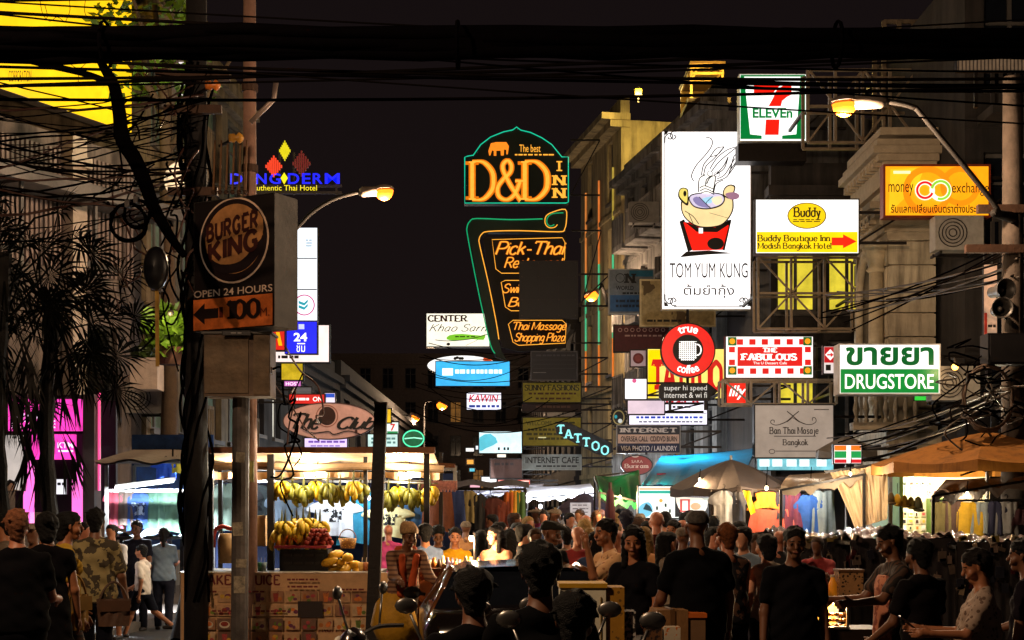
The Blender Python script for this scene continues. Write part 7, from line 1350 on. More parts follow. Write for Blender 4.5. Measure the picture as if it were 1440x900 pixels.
def person(label, px, py, Y, face, skin='tan', hair='short', hairc='#0f0b0a', top=('tee', '#15141a'), leg=('long', '#14141c'), arms=((5, 8, 12), (5, 8, 12)), lean=0, head=(0, 0), stride=0, girth=1, fem=False, res=.012, height=None, seat=False, extra=None, z0=0, base=None, group=None, topm=None, noscale=1):
    """py: photo row of the top of the head; face: facing angle, 0 = away from the camera, 180 = towards it.
    arms: (forward swing, outward, elbow bend) for left and right, the last optionally with a sideways turn of the forearm"""
    HT = height or (EYE+(HY_-py)/F_*Y-z0); loc = ground_at(px, Y); loc.z = z0
    r = thing('person', label, 'person', loc, (0, 0, R(face)), group); V3 = Vector
    sw = .165 if fem else .185; hipw = .095; g = girth
    RX = lambda a: Matrix.Rotation(R(a), 3, 'X')
    # skeleton for a 1.75 m figure, facing +y
    pel = V3((0, 0, .95)); T = RX(-lean); up = lambda x, y, z: pel+T @ V3((x, y, z-.95))
    nb = up(0, -.01, 1.46); chest = up(0, .0, 1.3); hd = up(0, .035, 1.635); HR = RX(-lean*.5-head[1]) @ Matrix.Rotation(R(head[0]), 3, 'Z') if lean or head != (0, 0) else Matrix.Identity(3)
    J = {}
    for s, nm in ((-1, 'l'), (1, 'r')):
        a = arms[0 if s < 0 else 1]; sh = up(s*sw, 0, 1.39); f, o, e = a[:3]; tw = a[3] if len(a) > 3 else 0
        d = V3((s*math.sin(R(o)), math.cos(R(o))*math.sin(R(f)), -math.cos(R(o))*math.cos(R(f)))); el = sh+d*.295
        d2 = V3((s*math.sin(R(o*.6))-s*math.sin(R(tw)), math.sin(R(f+e)), -math.cos(R(f+e)))).normalized(); wr = el+d2*.25; J[nm] = (sh, el, wr, d2)
        th, kb = ((stride if s < 0 else -stride), (6 if s*stride < 0 else 12+abs(stride)*.8) if stride else 4)
        if seat: th, kb = 78, 82
        hp = pel+V3((s*hipw, 0, -.03)); kn = hp+V3((s*(.04 if seat else 0), math.sin(R(th)), -math.cos(R(th))))*.43; an = kn+V3((0, math.sin(R(th-kb)), -math.cos(R(th-kb))))*.42; J['k'+nm] = (hp, kn, an)
    low = min(J['kl'][2].z, J['kr'][2].z)-.085 if not seat else min(J['kl'][2].z, J['kr'][2].z)-.085
    topz = (hd+HR @ V3((0, -.01, .118))).z; sc = HT/(topz-low)
    if seat: sc = seat; 
    r.scale = (sc, sc, sc)
    dz = V3((0, 0, -low)); 
    if seat: dz = V3((0, 0, HT/sc-topz))
    pts = [nb, hd, chest, pel]+[q for k in J for q in J[k][:3]]; mrg = .27
    lo = [min(q[i] for q in pts)-mrg for i in range(3)]; hi = [max(q[i] for q in pts)+mrg for i in range(3)]; lo[2] = min(lo[2], low-.04)
    def torso(B, e, k=.04):
        bk = 1.32*(.93 if fem else 1)
        B.cone(up(0, .0, .93), up(0, .0, 1.08), .118*g+e, .108*g*(.92 if fem else 1)+e, k, 1.4); B.cone(up(0, .005, 1.08), up(0, 0, 1.27), .108*g*(.92 if fem else 1)+e, .115*(.5+.5*g)+e, k, bk)
        for s in (-1, 1): B.cone(up(s*.02, -.01, 1.44), up(s*.8*sw, -.005, 1.385), .052+e*.6, .054+e*.7, .05)
        if g > 1.12: B.cone(up(0, .04, 1.08), up(0, .03, 1.14), .12*g+e, .11*g+e, k, 1.1)
        if fem: [B.cone(up(s*.075, .085, 1.27), up(s*.075, .09, 1.26), .055+e*.6, .05+e*.6, .03) for s in (-1, 1)]
    B = Field(lo, hi, res); torso(B, 0)
    B.cone(nb-T @ V3((0, 0, .02)), hd+HR @ V3((0, -.015, -.06)), .06, .052, .03)
    hp_ = lambda x, y, z: hd+HR @ V3((x, y, z))
    # head: skull, jaw, brow, nose, lips, ears, eyes
    B.cone(hp_(0, -.03, .03), hp_(0, .02, .035), .083, .078, .02, .9); B.cone(hp_(0, .03, -.03), hp_(0, .055, -.085), .06, .034, .03, .95)
    if res < .0125:
        B.cone(hp_(-.032, .083, .02), hp_(.032, .083, .02), .013, .013, .012); B.cone(hp_(0, .093, .008), hp_(0, .112, -.028), .009, .015, .01); B.cone(hp_(-.018, .092, -.06), hp_(.018, .092, -.06), .009, .009, .01)
        for s in (-1, 1): B.cone(hp_(s*.08, -.005, .005), hp_(s*.078, 0, -.022), .018, .013, .01, .5); B.cone(hp_(s*.033, .083, .0), hp_(s*.034, .084, 0), .013, .013, .004); B.cone(hp_(s*.045, .06, -.035), hp_(s*.04, .065, -.04), .026, .026, .02)
    for s, nm in ((-1, 'l'), (1, 'r')):
        sh, el, wr, d2 = J[nm]; B.cone(sh, el, .052*(.86 if fem else 1), .04*(.9 if fem else 1), .03); B.cone(el, wr, .041*(.9 if fem else 1), .027, .02)
        pd = d2; side = V3((s, 0, 0)); side = (side-pd*side.dot(pd)).normalized(); nn = pd.cross(side)*s*-1
        palm = wr+pd*.085; B.cone(wr, palm, .025, .036, .012, .85 if abs(pd.z) > .7 else 1, .7 if abs(pd.z) > .7 else 1)
        for i in range(4):      # fingers, slightly curled
            fb = palm+side.cross(pd)*(i-1.5)*.019*1.0+pd*.008; L = (.062, .07, .066, .05)[i]; cu = -side*.25
            m1 = fb+(pd+cu*.6).normalized()*L*.55; m2 = m1+(pd+cu*1.9).normalized()*L*.55; B.cone(fb, m1, .0098, .009, .004); B.cone(m1, m2, .009, .0075, .004)
        tb = wr+pd*.03+side.cross(pd)*-.026; B.cone(tb, tb+(pd-side.cross(pd)*.8-side*.3).normalized()*.05, .013, .011, .008); 
        hp, kn, an = J['k'+nm]; B.cone(hp, kn, .082*(.5+.5*g), .055, .05); B.cone(kn, an, .055, .037, .03); B.cone(kn.lerp(an, .25)-V3((0, .015, 0)), kn.lerp(an, .45), .045, .035, .03)
        B.cone(an+V3((0, -.03, -.055)), an+V3((0, .13, -.065)), .036, .028, .02, 1.15); B.cone(an, an+V3((0, -.01, -.05)), .035, .036, .02)
    v, F = B.mesh(); v[:, 2] += dz.z
    sk = mat(SKIN[skin], .5, var=.12, scale=9, bump=.05); fc = v[F].mean(1); mi = np.zeros(len(F), int)
    if res < .0125:
        for s in (-1, 1):
            e = np.array(hp_(s*.033, .094, .001)+dz); mi[np.linalg.norm(fc-e, axis=1) < .0105] = 1
            e = np.array(hp_(s*.034, .093, .023)+dz); mi[(np.abs(fc-e) < (.018, .018, .005)).all(1)] = 1
        e = np.array(hp_(0, .1, -.06)+dz); mi[(np.abs(fc-e) < (.019, .016, .006)).all(1)] = 2
    mesh_obj('body', v, F, [sk, mat('#0d0908', .3), mat('#8a5044', .5)], r, mi)
    # clothes
    def cloth(nm, fn, m, wr_=.0035, cuts=()):
        C = Field(lo, hi, max(res, .011)); fn(C); C.wrinkle(wr_, 24, px*.01)
        for p, n in cuts: C.cut(p, n)
        v, F = C.mesh()
        if len(F): v[:, 2] += dz.z; return mesh_obj(nm, v, F, [m], r)
    kind, tc = top[:2]; tm = topm or (tc if not isinstance(tc, str) else mat(tc, .95, var=.2, scale=7, bump=.12, spec=.08))
    hem = {'tee': .86, 'shirt': .84, 'tank': .87, 'long': .84, 'dress': .52, 'crop': .98}[kind]; sl = {'tee': .62, 'shirt': .75, 'tank': 0, 'long': 2, 'dress': .35, 'crop': .5}[kind]
    def shirt(C):
        torso(C, .016); C.cone(up(0, 0, .84), up(0, 0, 1.0), .132*g, .125*g, .03, 1.42)
        if kind == 'dress': C.cone(up(0, 0, .5), up(0, 0, .95), .19, .13, .03, 1.3)
        for nm in 'lr':
            sh, el, wr, d2 = J[nm]
            if sl == 0: C.cone(sh+(nb-sh)*.25, sh+(nb-sh)*.5, .05, .05, .03); continue
            if sl >= 1: C.cone(sh, el, .068, .058, .025); C.cone(el, wr, .057, .044, .02)
            else: C.cone(sh, sh.lerp(el, sl), .06, .066 if not fem else .056, .04)
    cuts = [(up(0, 0, hem), T @ V3((0, 0, -1))), (up(0, .0, 1.487), T @ V3((0, .35, 1)))]
    if kind == 'tank': cuts[1] = (up(0, .0, 1.46), T @ V3((0, .5, 1)))
    cloth('dress' if kind == 'dress' else 'shirt', shirt, tm, .006, cuts)
    lk, lc = leg; lm = lc if not isinstance(lc, str) else mat(lc, .95, var=.25, scale=6, bump=.12, spec=.08)
    def trou(C):
        C.cone(up(0, 0, .97), up(0, 0, .86), .122*g, .122*g, .03, 1.38)
        for nm in 'lr':
            hp, kn, an = J['k'+nm]
            if lk == 'skirt': continue
            e = 1 if lk == 'long' else .0; C.cone(hp, kn, .1*(.5+.5*g), .074 if lk == 'long' else .09, .04)
            if lk == 'long': C.cone(kn, an, .074, .062, .03)
        if lk == 'skirt': C.cone(up(0, 0, .9), pel+V3((0, 0, -.42)), .125, .15, .03, 1.35)
    tcuts = [(up(0, 0, .99), T @ V3((0, 0, 1)))]
    if lk == 'shorts' and not seat: tcuts.append(((0, 0, min(J['kl'][1].z, J['kr'][1].z)+.02), (0, 0, -1)))
    cloth('skirt' if lk == 'skirt' else 'trousers', trou, lm, .003, tcuts)
    def shoes(C):
        for nm in 'lr':
            an = J['k'+nm][2]; C.cone(an+V3((0, -.035, -.052)), an+V3((0, .135, -.062)), .044, .034, .02, 1.15)
    cloth('shoes', shoes, mat('#241c18', .6), 0, [((0, 0, low), (0, 0, -1))])
    # hair
    hm = mat(hairc, .7, var=.5, scale=40, bump=.7, spec=.2)
    def hairf(C):
        P_ = hp_
        if hair == 'turban':
            for i in range(4): C.cone(P_(-.05+.01*i, -.01, .06+.022*i), P_(.055, 0, .07+.018*i), .062-.004*i, .06, .012)
            C.cone(P_(0, -.05, .06), P_(0, .03, .07), .095, .085, .02); return
        C.cone(P_(0, -.035, .04), P_(0, .018, .052), .093, .08, .02, .93)
        if hair in ('long', 'bun', 'pony'):
            C.cone(P_(0, -.05, .02), P_(0, -.075, -.08), .085, .06, .03, 1.15)
        if hair == 'long':
            C.cone(P_(0, -.07, -.05), P_(0, -.1, -.28), .07, .045, .03, 1.5); [C.cone(P_(s*.075, -.01, .0), P_(s*.085, .01, -.2), .03, .028, .02) for s in (-1, 1)]
        if hair == 'bun': C.cone(P_(0, -.12, .05), P_(0, -.13, .06), .045, .045, .01)
        if hair == 'pony': C.cone(P_(0, -.12, .03), P_(0, -.15, -.2), .035, .025, .01)
        C.cone(P_(0, -.055, .01), P_(0, -.055, -.065), .068, .05, .02, 1.05)
        if hair == 'bushy': [C.cone(P_(.032*math.cos(i), -.025+.03*math.sin(i), .05), P_(.038*math.cos(i), -.03+.036*math.sin(i), .065), .07, .058, .02) for i in range(6)]
        if hair in ('short', 'bushy', 'long', 'pony') and res < .0125:      # loose locks that break the outline
            rl = random.Random(int(px)); 
            for i in range(46):
                a_, e_ = rl.uniform(0, 6.283), rl.uniform(-.1, 1.5); q = V3((math.cos(a_)*math.cos(e_), math.sin(a_)*math.cos(e_), math.sin(e_)))
                if q.y > .6 and q.z < .5: continue
                b0 = V3((q.x*.078, q.y*.088-.018, q.z*.082+.042)); tn = V3((rl.uniform(-1, 1), rl.uniform(-1, 1), rl.uniform(-1.2, .3))); b1 = b0+q*rl.uniform(.006, .022)+tn*.022
                C.cone(P_(*b0), P_(*b1), .02, .008, .008)
        if hair == 'cap': C.cone(P_(0, .06, .055), P_(0, .13, .045), .055, .05, .015, 1.2)
    if hair != 'bald':
        C = Field([hd[i]-.3-(.15 if i == 2 else 0) for i in range(3)], [hd[i]+.25 for i in range(3)], max(res*.8, .009)); hairf(C)
        if hair not in ('turban', 'cap'):
            C.wrinkle(.004, 70, px); C.cone(hp_(0, .1, -.03), hp_(0, .1, .012), .05, .05, .01, 1.35, 1, True)
            if hair in ('short', 'bushy'): C.cut(hp_(0, -.0, -.07), HR @ V3((0, .75, -.66)))
        elif hair == 'cap': C.cut(hp_(0, 0, .035), HR @ V3((0, .12, -1)))
        else: C.cut(hp_(0, 0, .03), HR @ V3((0, .25, -1)))
        if hair == 'cap':
            C.cut(hp_(0, 0, .12), HR @ V3((0, 0, 1)))
        v, F = C.mesh(); v[:, 2] += dz.z
        if len(F): mesh_obj({'cap': 'cap', 'turban': 'turban'}.get(hair, 'hair'), v, F, [hm], r)
    if extra: extra(r, {k: [q+dz if isinstance(q, Vector) and i < 3 else q for i, q in enumerate(J[k])] for k in J}, lambda x, y, z: up(x, y, z)+dz, lambda x, y, z: hp_(x, y, z)+dz, cloth, torso, up)
    return r
def print_mat(a, b, pat, rough=.8): return mat(a, rough, var=.2, pattern=pat, col2=b, bump=.1)
def world_of(r, p): return r.matrix_basis @ Vector(p)

def near_people():
    N = .0085
    def apron(col):
        def f(r, J, up, hp, cloth, torso, rup):
            def fn(C): torso(C, .03); C.cone(rup(0, .03, .62), rup(0, .02, 1.0), .15, .13, .03, 1.3)
            cloth('apron', fn, mat(col, .8, pattern=('cloud', 16, .55), col2='#8a4a3a', bump=.1), .003, [(rup(0, .075, 1), (0, -1, 0)), (rup(0, 0, 1.36), (0, 0, 1)), (rup(0, 0, .6), (0, 0, -1))])
        return f
    def bandana(r, J, up, hp, *a):
        def nothing(): pass
    def phone(side='r'):
        def f(r, J, up, hp, *a):
            w = J[side][2]; d = J[side][3]; p = world_of(r, w+d*.12+Vector((0, 0, .03))); b = MB(); b.box((0, 0, 0), (.075, .012, .15), (R(-50), 0, 0)); t = b.build('mobile_phone', mat('#101014', .2, spec=.8)); t.location = p; t.rotation_euler = (0, 0, r.rotation_euler.z)
            tag(t, 'dark mobile phone in the hands of the older woman in the patterned blouse', 'phone')
        return f
    stand = (4, 7, 10)
    # right of centre
    person('man in a black tee seen from behind with a dark printed bandana', 981, 718, 10, 8, 'brown', 'cap', mat_hex('#4a4440'), ('tee', '#08080b'), ('long', '#0a0a10'), ((12, 14, 30), (8, 12, 20)), girth=1.12, res=N)
    person('woman in a black top facing left with one lit forearm held out', 893, 742, 10.8, 150, 'tan', 'long', '#0c0908', ('tee', '#0d0c10'), ('skirt', '#0f0d14'), ((10, 12, 60), (28, 10, 70)), fem=True, res=N, head=(20, 8))
    person('stocky man with cropped ginger hair in a printed sleeveless top', 1024, 738, 11.6, 25, 'red', 'short', '#6a3a1c', ('tank', print_mat('#17141a', '#6a4a3a', ('cloud', 15, .55))), ('shorts', '#1a1a22'), ((10, 20, 25), (30, 16, 40)), girth=1.1, res=N)
    person('tall man in a black v neck tee standing towards the camera', 1116, 743, 10, 182, 'brown', 'short', '#0c0a09', ('tee', '#0b0a0e'), ('long', '#0c0c12'), ((0, 9, 12), (2, 9, 12)), girth=1.08, res=N, head=(-6, 4))
    person('dark haired woman in a white strap top with a bare lit arm', 1079, 752, 12, 25, 'pale', 'bun', '#0e0a09', ('tank', '#b8a898'), ('shorts', '#20242e'), ((0, 10, 10), (4, 9, 12)), fem=True, res=N)
    person('vendor in a pinkish apron facing left with a knife hand forward', 1256, 742, 10.6, 98, 'brown', 'short', '#0b0908', ('tee', print_mat('#4a3428', '#1a1412', ('wave', 9, .6, 'X'))), ('long', '#14121a'), ((40, 8, 45), (34, 8, 55)), res=N, head=(0, 14), extra=apron('#c07a5c'))
    person('dark silhouetted person standing behind the older woman', 1296, 760, 9.6, 30, 'brown', 'bushy', '#0a0807', ('tee', '#120e10'), ('long', '#0c0b10'), ((14, 10, 40), (12, 10, 60)), res=N)
    person('older woman in a pale patterned blouse facing left with a phone', 1380, 775, 8.8, 82, 'tan', 'short', '#161110', ('shirt', print_mat('#9a8474', '#5a4438', ('spots', 26, .34))), ('long', '#6a4a36'), ((30, 10, 62), (26, 8, 68)), girth=1.22, fem=True, res=N, head=(0, 18), extra=phone('r'))
    person('person in dark clothes half out of the frame at the right edge', 1446, 760, 9.2, 60, 'brown', 'short', '#0c0a0a', ('tee', '#17131a'), ('long', '#101016'), (stand, (20, 8, 50)), res=N)
    # centre
    person('turbaned man in an orange scarf bending over the trinket table', 566, 740, 15, 205, 'brown', 'turban', '#b0885c', ('long', print_mat('#8a6448', '#5a3a2a', ('wave', 6, .6, 'Z'))), ('long', '#4a3a30'), ((34, 8, 40), (38, 8, 42)), lean=16, res=N, extra=scarf)
    person('person in a bluish grey shirt seen from behind at the trinket table', 598, 738, 16, 20, 'tan', 'bushy', '#0e0c0c', ('tee', '#5a6884'), ('long', '#1c2030'), ((30, 8, 30), stand), girth=1.1, res=.011)
    person('dark haired man in navy looking down behind the trinket table', 616, 741, 16.9, 185, 'brown', 'bushy', '#0c0a0a', ('tee', '#1a1e30'), ('long', '#14141c'), ((30, 8, 50), (30, 8, 50)), head=(0, 22), res=.011)
    person('woman in a golden yellow top behind the trinket table', 640, 743, 16.6, 182, 'tan', 'short', '#120d0c', ('shirt', '#c8921c'), ('skirt', '#3a2418'), ((34, 8, 60), (30, 8, 60)), fem=True, res=.011)
    person('long haired woman in a pinkish sleeveless dress lit by the bare bulb', 698, 740, 15.8, 150, 'pale', 'long', '#120c0b', ('dress', '#b0785c'), ('skirt', '#7a4a3a'), ((25, 8, 60), stand), fem=True, res=.011, head=(-20, 0))
    person('young woman with long black hair beside the lit woman', 718, 746, 16.6, 40, 'tan', 'long', '#0c0908', ('tee', '#a87868'), ('long', '#2a2430'), (stand, stand), fem=True, res=.011)
    person('man in a dark tee and dark cap looking right in the crowd', 772, 733, 13, 222, 'brown', 'cap', '#1c1a14', ('tee', '#100f14'), ('long', '#15151c'), (stand, (10, 8, 30)), girth=1.1, res=N, head=(10, 8))
    person('person in a striped beige tee seen from behind', 797, 743, 16.5, 10, 'tan', 'short', '#120e0c', ('tee', print_mat('#8a7a6a', '#5a4c40', ('wave', 7, .55, 'Z'))), ('long', '#242430'), (stand, stand), res=.011)
    person('man in an orange lit patterned shirt facing left with raised hand', 856, 732, 12.2, 110, 'tan', 'short', '#0f0b0a', ('shirt', print_mat('#d8a878', '#a06a48', ('spots', 18, .26))), ('long', '#2a2420'), ((60, 8, 105), (20, 10, 40)), res=N, head=(10, 0))
    person('person in a pale lavender tee seen from behind below the screen', 881, 719, 16.4, 6, 'tan', 'short', '#16162a', ('tee', '#a89098'), ('long', '#20202c'), (stand, stand), res=.011)
    person('bald man in a dark red tee seen from behind below the screen', 924, 719, 15.2, 5, 'red', 'bald', '#000000', ('tee', '#3a1818'), ('long', '#1a1a20'), (stand, stand), girth=1.1, res=.011)
    person('dark haired person in grey beside the bald man', 948, 733, 16.2, 150, 'tan', 'short', '#100c0c', ('tee', '#3c3436'), ('long', '#1c1c22'), (stand, stand), res=.011)
    # riders, dark against the light
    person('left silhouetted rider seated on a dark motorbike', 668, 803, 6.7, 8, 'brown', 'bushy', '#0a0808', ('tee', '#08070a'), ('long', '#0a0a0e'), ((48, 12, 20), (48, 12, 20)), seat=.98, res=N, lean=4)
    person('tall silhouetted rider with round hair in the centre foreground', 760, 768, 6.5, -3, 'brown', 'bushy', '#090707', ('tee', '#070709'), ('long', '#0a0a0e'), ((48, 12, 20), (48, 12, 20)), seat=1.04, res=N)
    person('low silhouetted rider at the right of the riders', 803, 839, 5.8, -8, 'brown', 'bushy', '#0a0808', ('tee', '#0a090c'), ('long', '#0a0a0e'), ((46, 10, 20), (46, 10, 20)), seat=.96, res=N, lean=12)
    # left group
    person('person in black with a broad dark back and fair hair at the left edge', 24, 719, 10.2, 15, 'red', 'short', '#7a4a30', ('tee', '#08070a'), ('long', '#0a0a10'), ((6, 16, 20), (14, 10, 70)), girth=1.25, res=N)
    person('woman in a short black dress with bare legs at the left', 66, 721, 11.4, 22, 'tan', 'bun', '#0b0808', ('dress', '#0a080b'), ('skirt', '#0a080b'), (stand, (6, 12, 16)), fem=True, res=N)
    person('woman in profile with a lit cheek and golden yellow sleeve at the left', 92, 721, 12.2, -70, 'tan', 'bun', '#0c0908', ('shirt', '#a8842c'), ('shorts', print_mat('#4a2a1c', '#1a100c', ('wave', 7, .5, 'Z'))), ((10, 8, 15), (6, 9, 14)), stride=14, fem=True, res=N)
    person('man in a patterned olive shirt seen from behind walking away', 134, 717, 13.6, 6, 'brown', 'short', '#0d0b0a', ('shirt', print_mat('#8a7a50', '#3a3020', ('cloud', 13, .5))), ('long', '#0c0c14'), (stand, (4, 12, 20)), girth=1.1, res=N, stride=8)
    person('dark clothed vendor sitting low behind the walking boy', 193, 733, 20.4, 172, 'brown', 'short', '#0c0a0a', ('tee', '#1a1a24'), ('long', '#12121a'), ((20, 12, 40), (20, 12, 40)), res=.011)
    person('small boy in a white shirt and dark shorts walking left', 201, 767, 19.3, 78, 'tan', 'short', '#0c0a0a', ('shirt', '#cbbcb0'), ('shorts', '#12121a'), ((-14, 6, 20), (18, 6, 40)), stride=24, res=.009)
def bags():
    def shoulder_bag(label, px, py, Y, c, w=.32, h=.26, yaw=0):
        t = thing('handbag', label, 'bag', P(px, py, Y), (0, 0, R(yaw))); b = MB(); b.smooth = True; b.sheet(lambda u, v: (w*(u-.5)*(1-.12*v), -.06*math.sin(math.pi*u)*(.5+.5*v)-.012*math.sin(u*17+v*5), -h*v), 12, 8); b.sheet(lambda u, v: (w*(.5-u)*(1-.12*v), .06*math.sin(math.pi*u)*(.5+.5*v), -h*v), 12, 8); b.build('body', mat(c, .7, bump=.3, var=.3), t); b = MB(); b.tube(smooth_path([(-w*.42, 0, -.02), (-w*.25, 0, .1), (0, 0, .16), (w*.25, 0, .1), (w*.42, 0, -.02)], 5), .011, 6); b.build('strap', mat(c, .6), t); b = MB(); b.box((0, -.052, -h*.25), (w*.9, .012, h*.4)); b.build('flap', mat(c, .5), t)
    def backpack(label, px, py, Y, c, yaw):
        t = thing('backpack', label, 'backpack', P(px, py, Y), (0, 0, R(yaw))); b = MB(); b.smooth = True; b.ball((0, 0, -.22), .2, 14, 10, (.82, .5, 1.15)); b.build('body', mat(c, .8, bump=.3), t); b = MB(); b.smooth = True; b.ball((0, -.09, -.32), .12, 12, 8, (.95, .45, .8)); b.build('pocket', mat(c, .7, bump=.2), t)
        for s in (-1, 1): b = MB(); b.tube(smooth_path([(s*.09, .06, -.42), (s*.12, .2, -.2), (s*.11, .14, .06), (s*.07, .05, -.02)], 5), .018, 6); b.build('strap', mat(c, .6), t)
        b = MB(); b.tube(smooth_path([(-.04, 0, .0), (0, 0, .05), (.04, 0, .0)], 4), .01, 6); b.build('handle', mat(c, .6), t)
    shoulder_bag('brown handbag carried low beside the man in the patterned olive shirt', 160, 842, 13.5, '#4a3020', yaw=20); shoulder_bag('golden yellow handbag beside the hip of the woman in profile', 108, 836, 12.0, '#a87a1c', .26, .3, 60)
    backpack('reddish backpack worn by the bald man below the screen', 924, 772, 14.93, '#6a1c24', 0); backpack('grey backpack worn by the person in the lavender tee', 881, 766, 16.15, '#3a4048', 0); backpack('pale backpack worn by the striped tee person', 797, 786, 16.25, '#8a8278', 0)
bags()
def mat_hex(h): return h
def scarf(r, J, up, hp, cloth, torso, rup):
    def fn(C):
        C.cone(rup(-.09, .1, 1.42), rup(-.05, .15, 1.08), .03, .04, .02, 1.3); C.cone(rup(.09, .1, 1.42), rup(.07, .15, .98), .03, .045, .02, 1.3); C.cone(rup(-.1, -.03, 1.46), rup(.1, -.03, 1.46), .045, .045, .02)
    cloth('scarf', fn, mat('#b84a1c', .8, bump=.2), .004)
near_people()

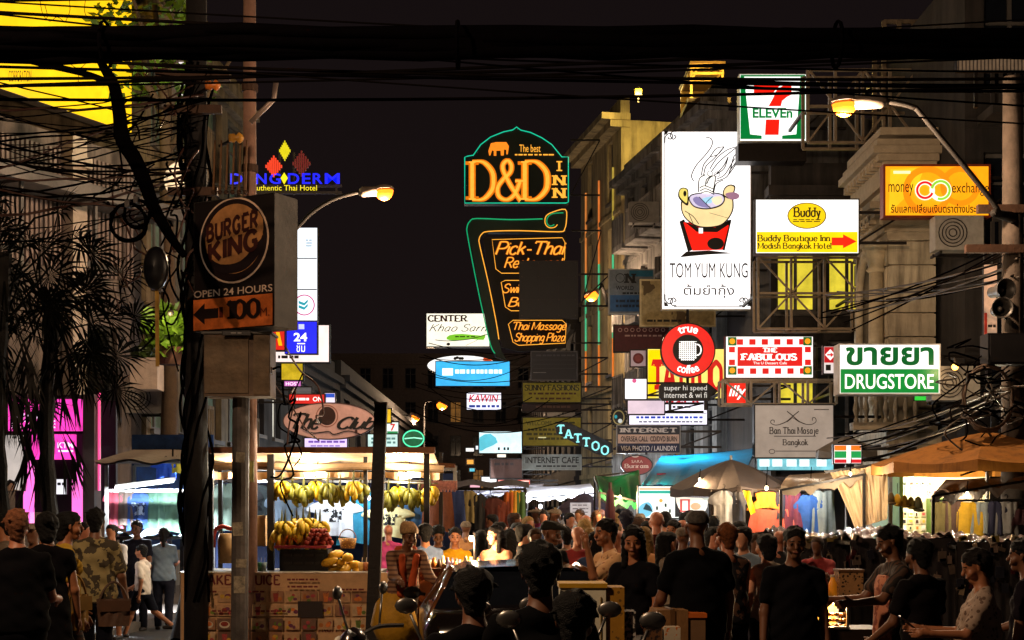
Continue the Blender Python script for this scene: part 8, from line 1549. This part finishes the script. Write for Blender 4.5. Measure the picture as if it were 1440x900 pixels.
def crowd():
    rn = random.Random(21); st = (4, 7, 10)
    tops = ['#15151a', '#7a6a5c', '#8a2a2a', '#c8b8a8', '#2a3a5a', '#5a4a3a', '#b07a4c', '#3a3a3a', '#d0c8c8', '#a03060', '#6a7a8a', '#201a20']
    hairs = [('short', '#0d0a09'), ('long', '#0c0909'), ('short', '#3a2414'), ('pony', '#120d0b'), ('long', '#8a6a3a'), ('bushy', '#0f0c0b'), ('cap', '#7a6a5a'), ('bald', '#000000')]
    cname = {'#15151a': 'black', '#7a6a5c': 'taupe', '#8a2a2a': 'red', '#c8b8a8': 'cream', '#2a3a5a': 'blue', '#5a4a3a': 'brown', '#b07a4c': 'tan', '#3a3a3a': 'grey', '#d0c8c8': 'white', '#a03060': 'pink', '#6a7a8a': 'slate', '#201a20': 'dark'}
    protos = []
    for i, (hk, hc) in enumerate(hairs):
        c = tops[i]; fem = hk in ('long', 'pony')
        protos.append((person('prototype', -200, 0, 30, 0, ('tan', 'pale', 'brown', 'red')[i % 4], hk, hc, ('tee' if i % 3 else 'shirt', c), ('long' if i % 2 else 'shorts', ('#1c1c26', '#2a2420', '#3a3a44')[i % 3]), (((20, 8, 60), st, (30, 10, 80), (4, 9, 14))[i % 4], (st, (14, 8, 50), st, (24, 8, 70))[i % 4]), fem=fem, res=.015, height=1.0, girth=1+.1*(i % 3 == 0), stride=10*(i % 2), noscale=1), hk))
    spots = []
    # (px, head row, distance): the packed crowd up the street, then the dim groups at both sides
    for px, py, Y in ((694, 724, 24), (708, 716, 27), (721, 722, 22), (733, 714, 30), (742, 727, 21), (748, 712, 34), (757, 716, 27), (765, 718, 24), (774, 712, 32), (783, 716, 26), (790, 711, 36), (800, 722, 22), (808, 715, 29), (816, 717, 25), (824, 724, 20.5), (831, 714, 31), (838, 719, 24), (846, 716, 28), (864, 722, 21.5), (872, 716, 27), (900, 722, 20), (908, 717, 25), (936, 720, 20), (964, 722, 19), (972, 718, 23), (1004, 726, 19.5), (740, 720, 38), (726, 714, 42), (754, 713, 46), (780, 714, 44), (806, 713, 46), (828, 713, 43), (850, 714, 38), (703, 714, 40), (816, 713, 52), (768, 713, 55), (738, 714, 52),
                      (1046, 742, 13.6), (1062, 752, 14.2), (1096, 746, 15), (1040, 734, 17), (1150, 758, 15.6), (546, 738, 20), (576, 746, 18.6), (676, 746, 18.5), (655, 733, 20), (112, 735, 16.5), (158, 738, 19), (48, 736, 15), (230, 742, 20.5), (8, 724, 14),
                      (735, 738, 15.5), (752, 744, 14.6), (812, 740, 15), (828, 744, 15.6), (838, 748, 14), (868, 745, 14.2), (905, 742, 13.8), (935, 749, 13.4), (960, 742, 14.4), (1002, 742, 14.6), (700, 735, 18.3), (728, 736, 17.5), (786, 737, 18.2), (846, 738, 17), (914, 734, 17.6), (894, 730, 18.4), (958, 731, 17.8), (822, 730, 18.6)):
        spots.append((px, py, Y))
    used = set()
    for i, (px, py, Y) in enumerate(spots):
        k = (i*5+i//8) % len(protos); o, hk = protos[k]; z = EYE+(HY_-py)/F_*Y; z = min(max(z, 1.42), 1.86); side = rn.random(); rot = R(rn.choice((0, 12, -20, 170, 190, 150, 95, -90, 205)))
        gz = .134 if (px-CX_)/F_*Y > 5.9-.144*(Y-17.4) and Y > 17.5 or (px-CX_)/F_*Y < -5.4+.028*(Y-17.4) and Y > 17.5 else 0
        c = tops[(i*7+3) % len(tops)]; grp = 'far crowd walking up the street' if Y > 18.9 and px > 690 else 'people standing among the stalls'
        hd = {'short': 'short hair', 'long': 'long hair', 'pony': 'a ponytail', 'bushy': 'thick hair', 'cap': 'a cap', 'bald': 'a shaved head'}[hk]
        face = 'facing forward' if 2 < abs(rot) < 3.8 else 'in profile' if 1 < abs(rot) < 2.1 else 'from behind'
        where = 'among the left stalls'
        for lim, w in ((30, 'at the far left edge'), (80, 'before the magenta shop'), (130, 'by the glowing pink column'), (170, 'at the tube lit stall'), (260, 'by the thick cable pole'), (560, 'under the juice stall roof end'), (600, 'behind the turbaned man'), (662, 'behind the trinket table'), (690, 'left of the lit woman'), (700, 'under the small white box sign'), (715, 'left below the red strip sign'), (730, 'right below the red strip sign'), (745, 'left below the white canopy'), (760, 'below the internet cafe sign'), (775, 'above the dark cap man'), (790, 'under the white canopy'), (803, 'left below the paper notice'), (818, 'under the paper notice'), (833, 'right below the paper notice'), (848, 'left of the closed parasol'), (868, 'in front of the closed parasol'), (890, 'below the green tarpaulin'), (904, 'left below the menu screen'), (930, 'under the menu screen middle'), (955, 'under the menu food picture'), (985, 'right below the menu screen'), (1020, 'under the pale grey shirt'), (1044, 'under the yellow pennant'), (1055, 'below the orange blouse'), (1070, 'left of the strap top woman'), (1120, 'behind the tall v neck man'), (1150, 'right of the tall v neck man'), (1180, 'behind the snack cart'), (1250, 'before the draped curtain'), (1340, 'under the souvenir stall cards'), (1380, 'under the yellow sports vest'), (1500, 'at the right edge goods table')):
            if px <= lim: where = w; break
        dist = 'tiny ' if Y > 40 else 'distant ' if Y > 30 else ''
        lab = '%sperson with %s in %s %s %s' % (dist, hd, cname[c], face, where)
        if lab in used: lab = lab.replace('person', 'shorter person' if z < 1.65 else 'taller person', 1)
        used.add(lab)
        loc = ground_at(px, Y); loc.z = gz; s = (z-gz)
        n = copy_tree(o, loc, rot, lab, mats={'shirt': mat(c, .85, var=.25, scale=6, bump=.1)}); n['group'] = grp; n.scale = (o.scale[0]*s,)*3
    for o, _ in protos:
        for ch in list(o.children): bpy.data.objects.remove(ch)
        bpy.data.objects.remove(o)
crowd()
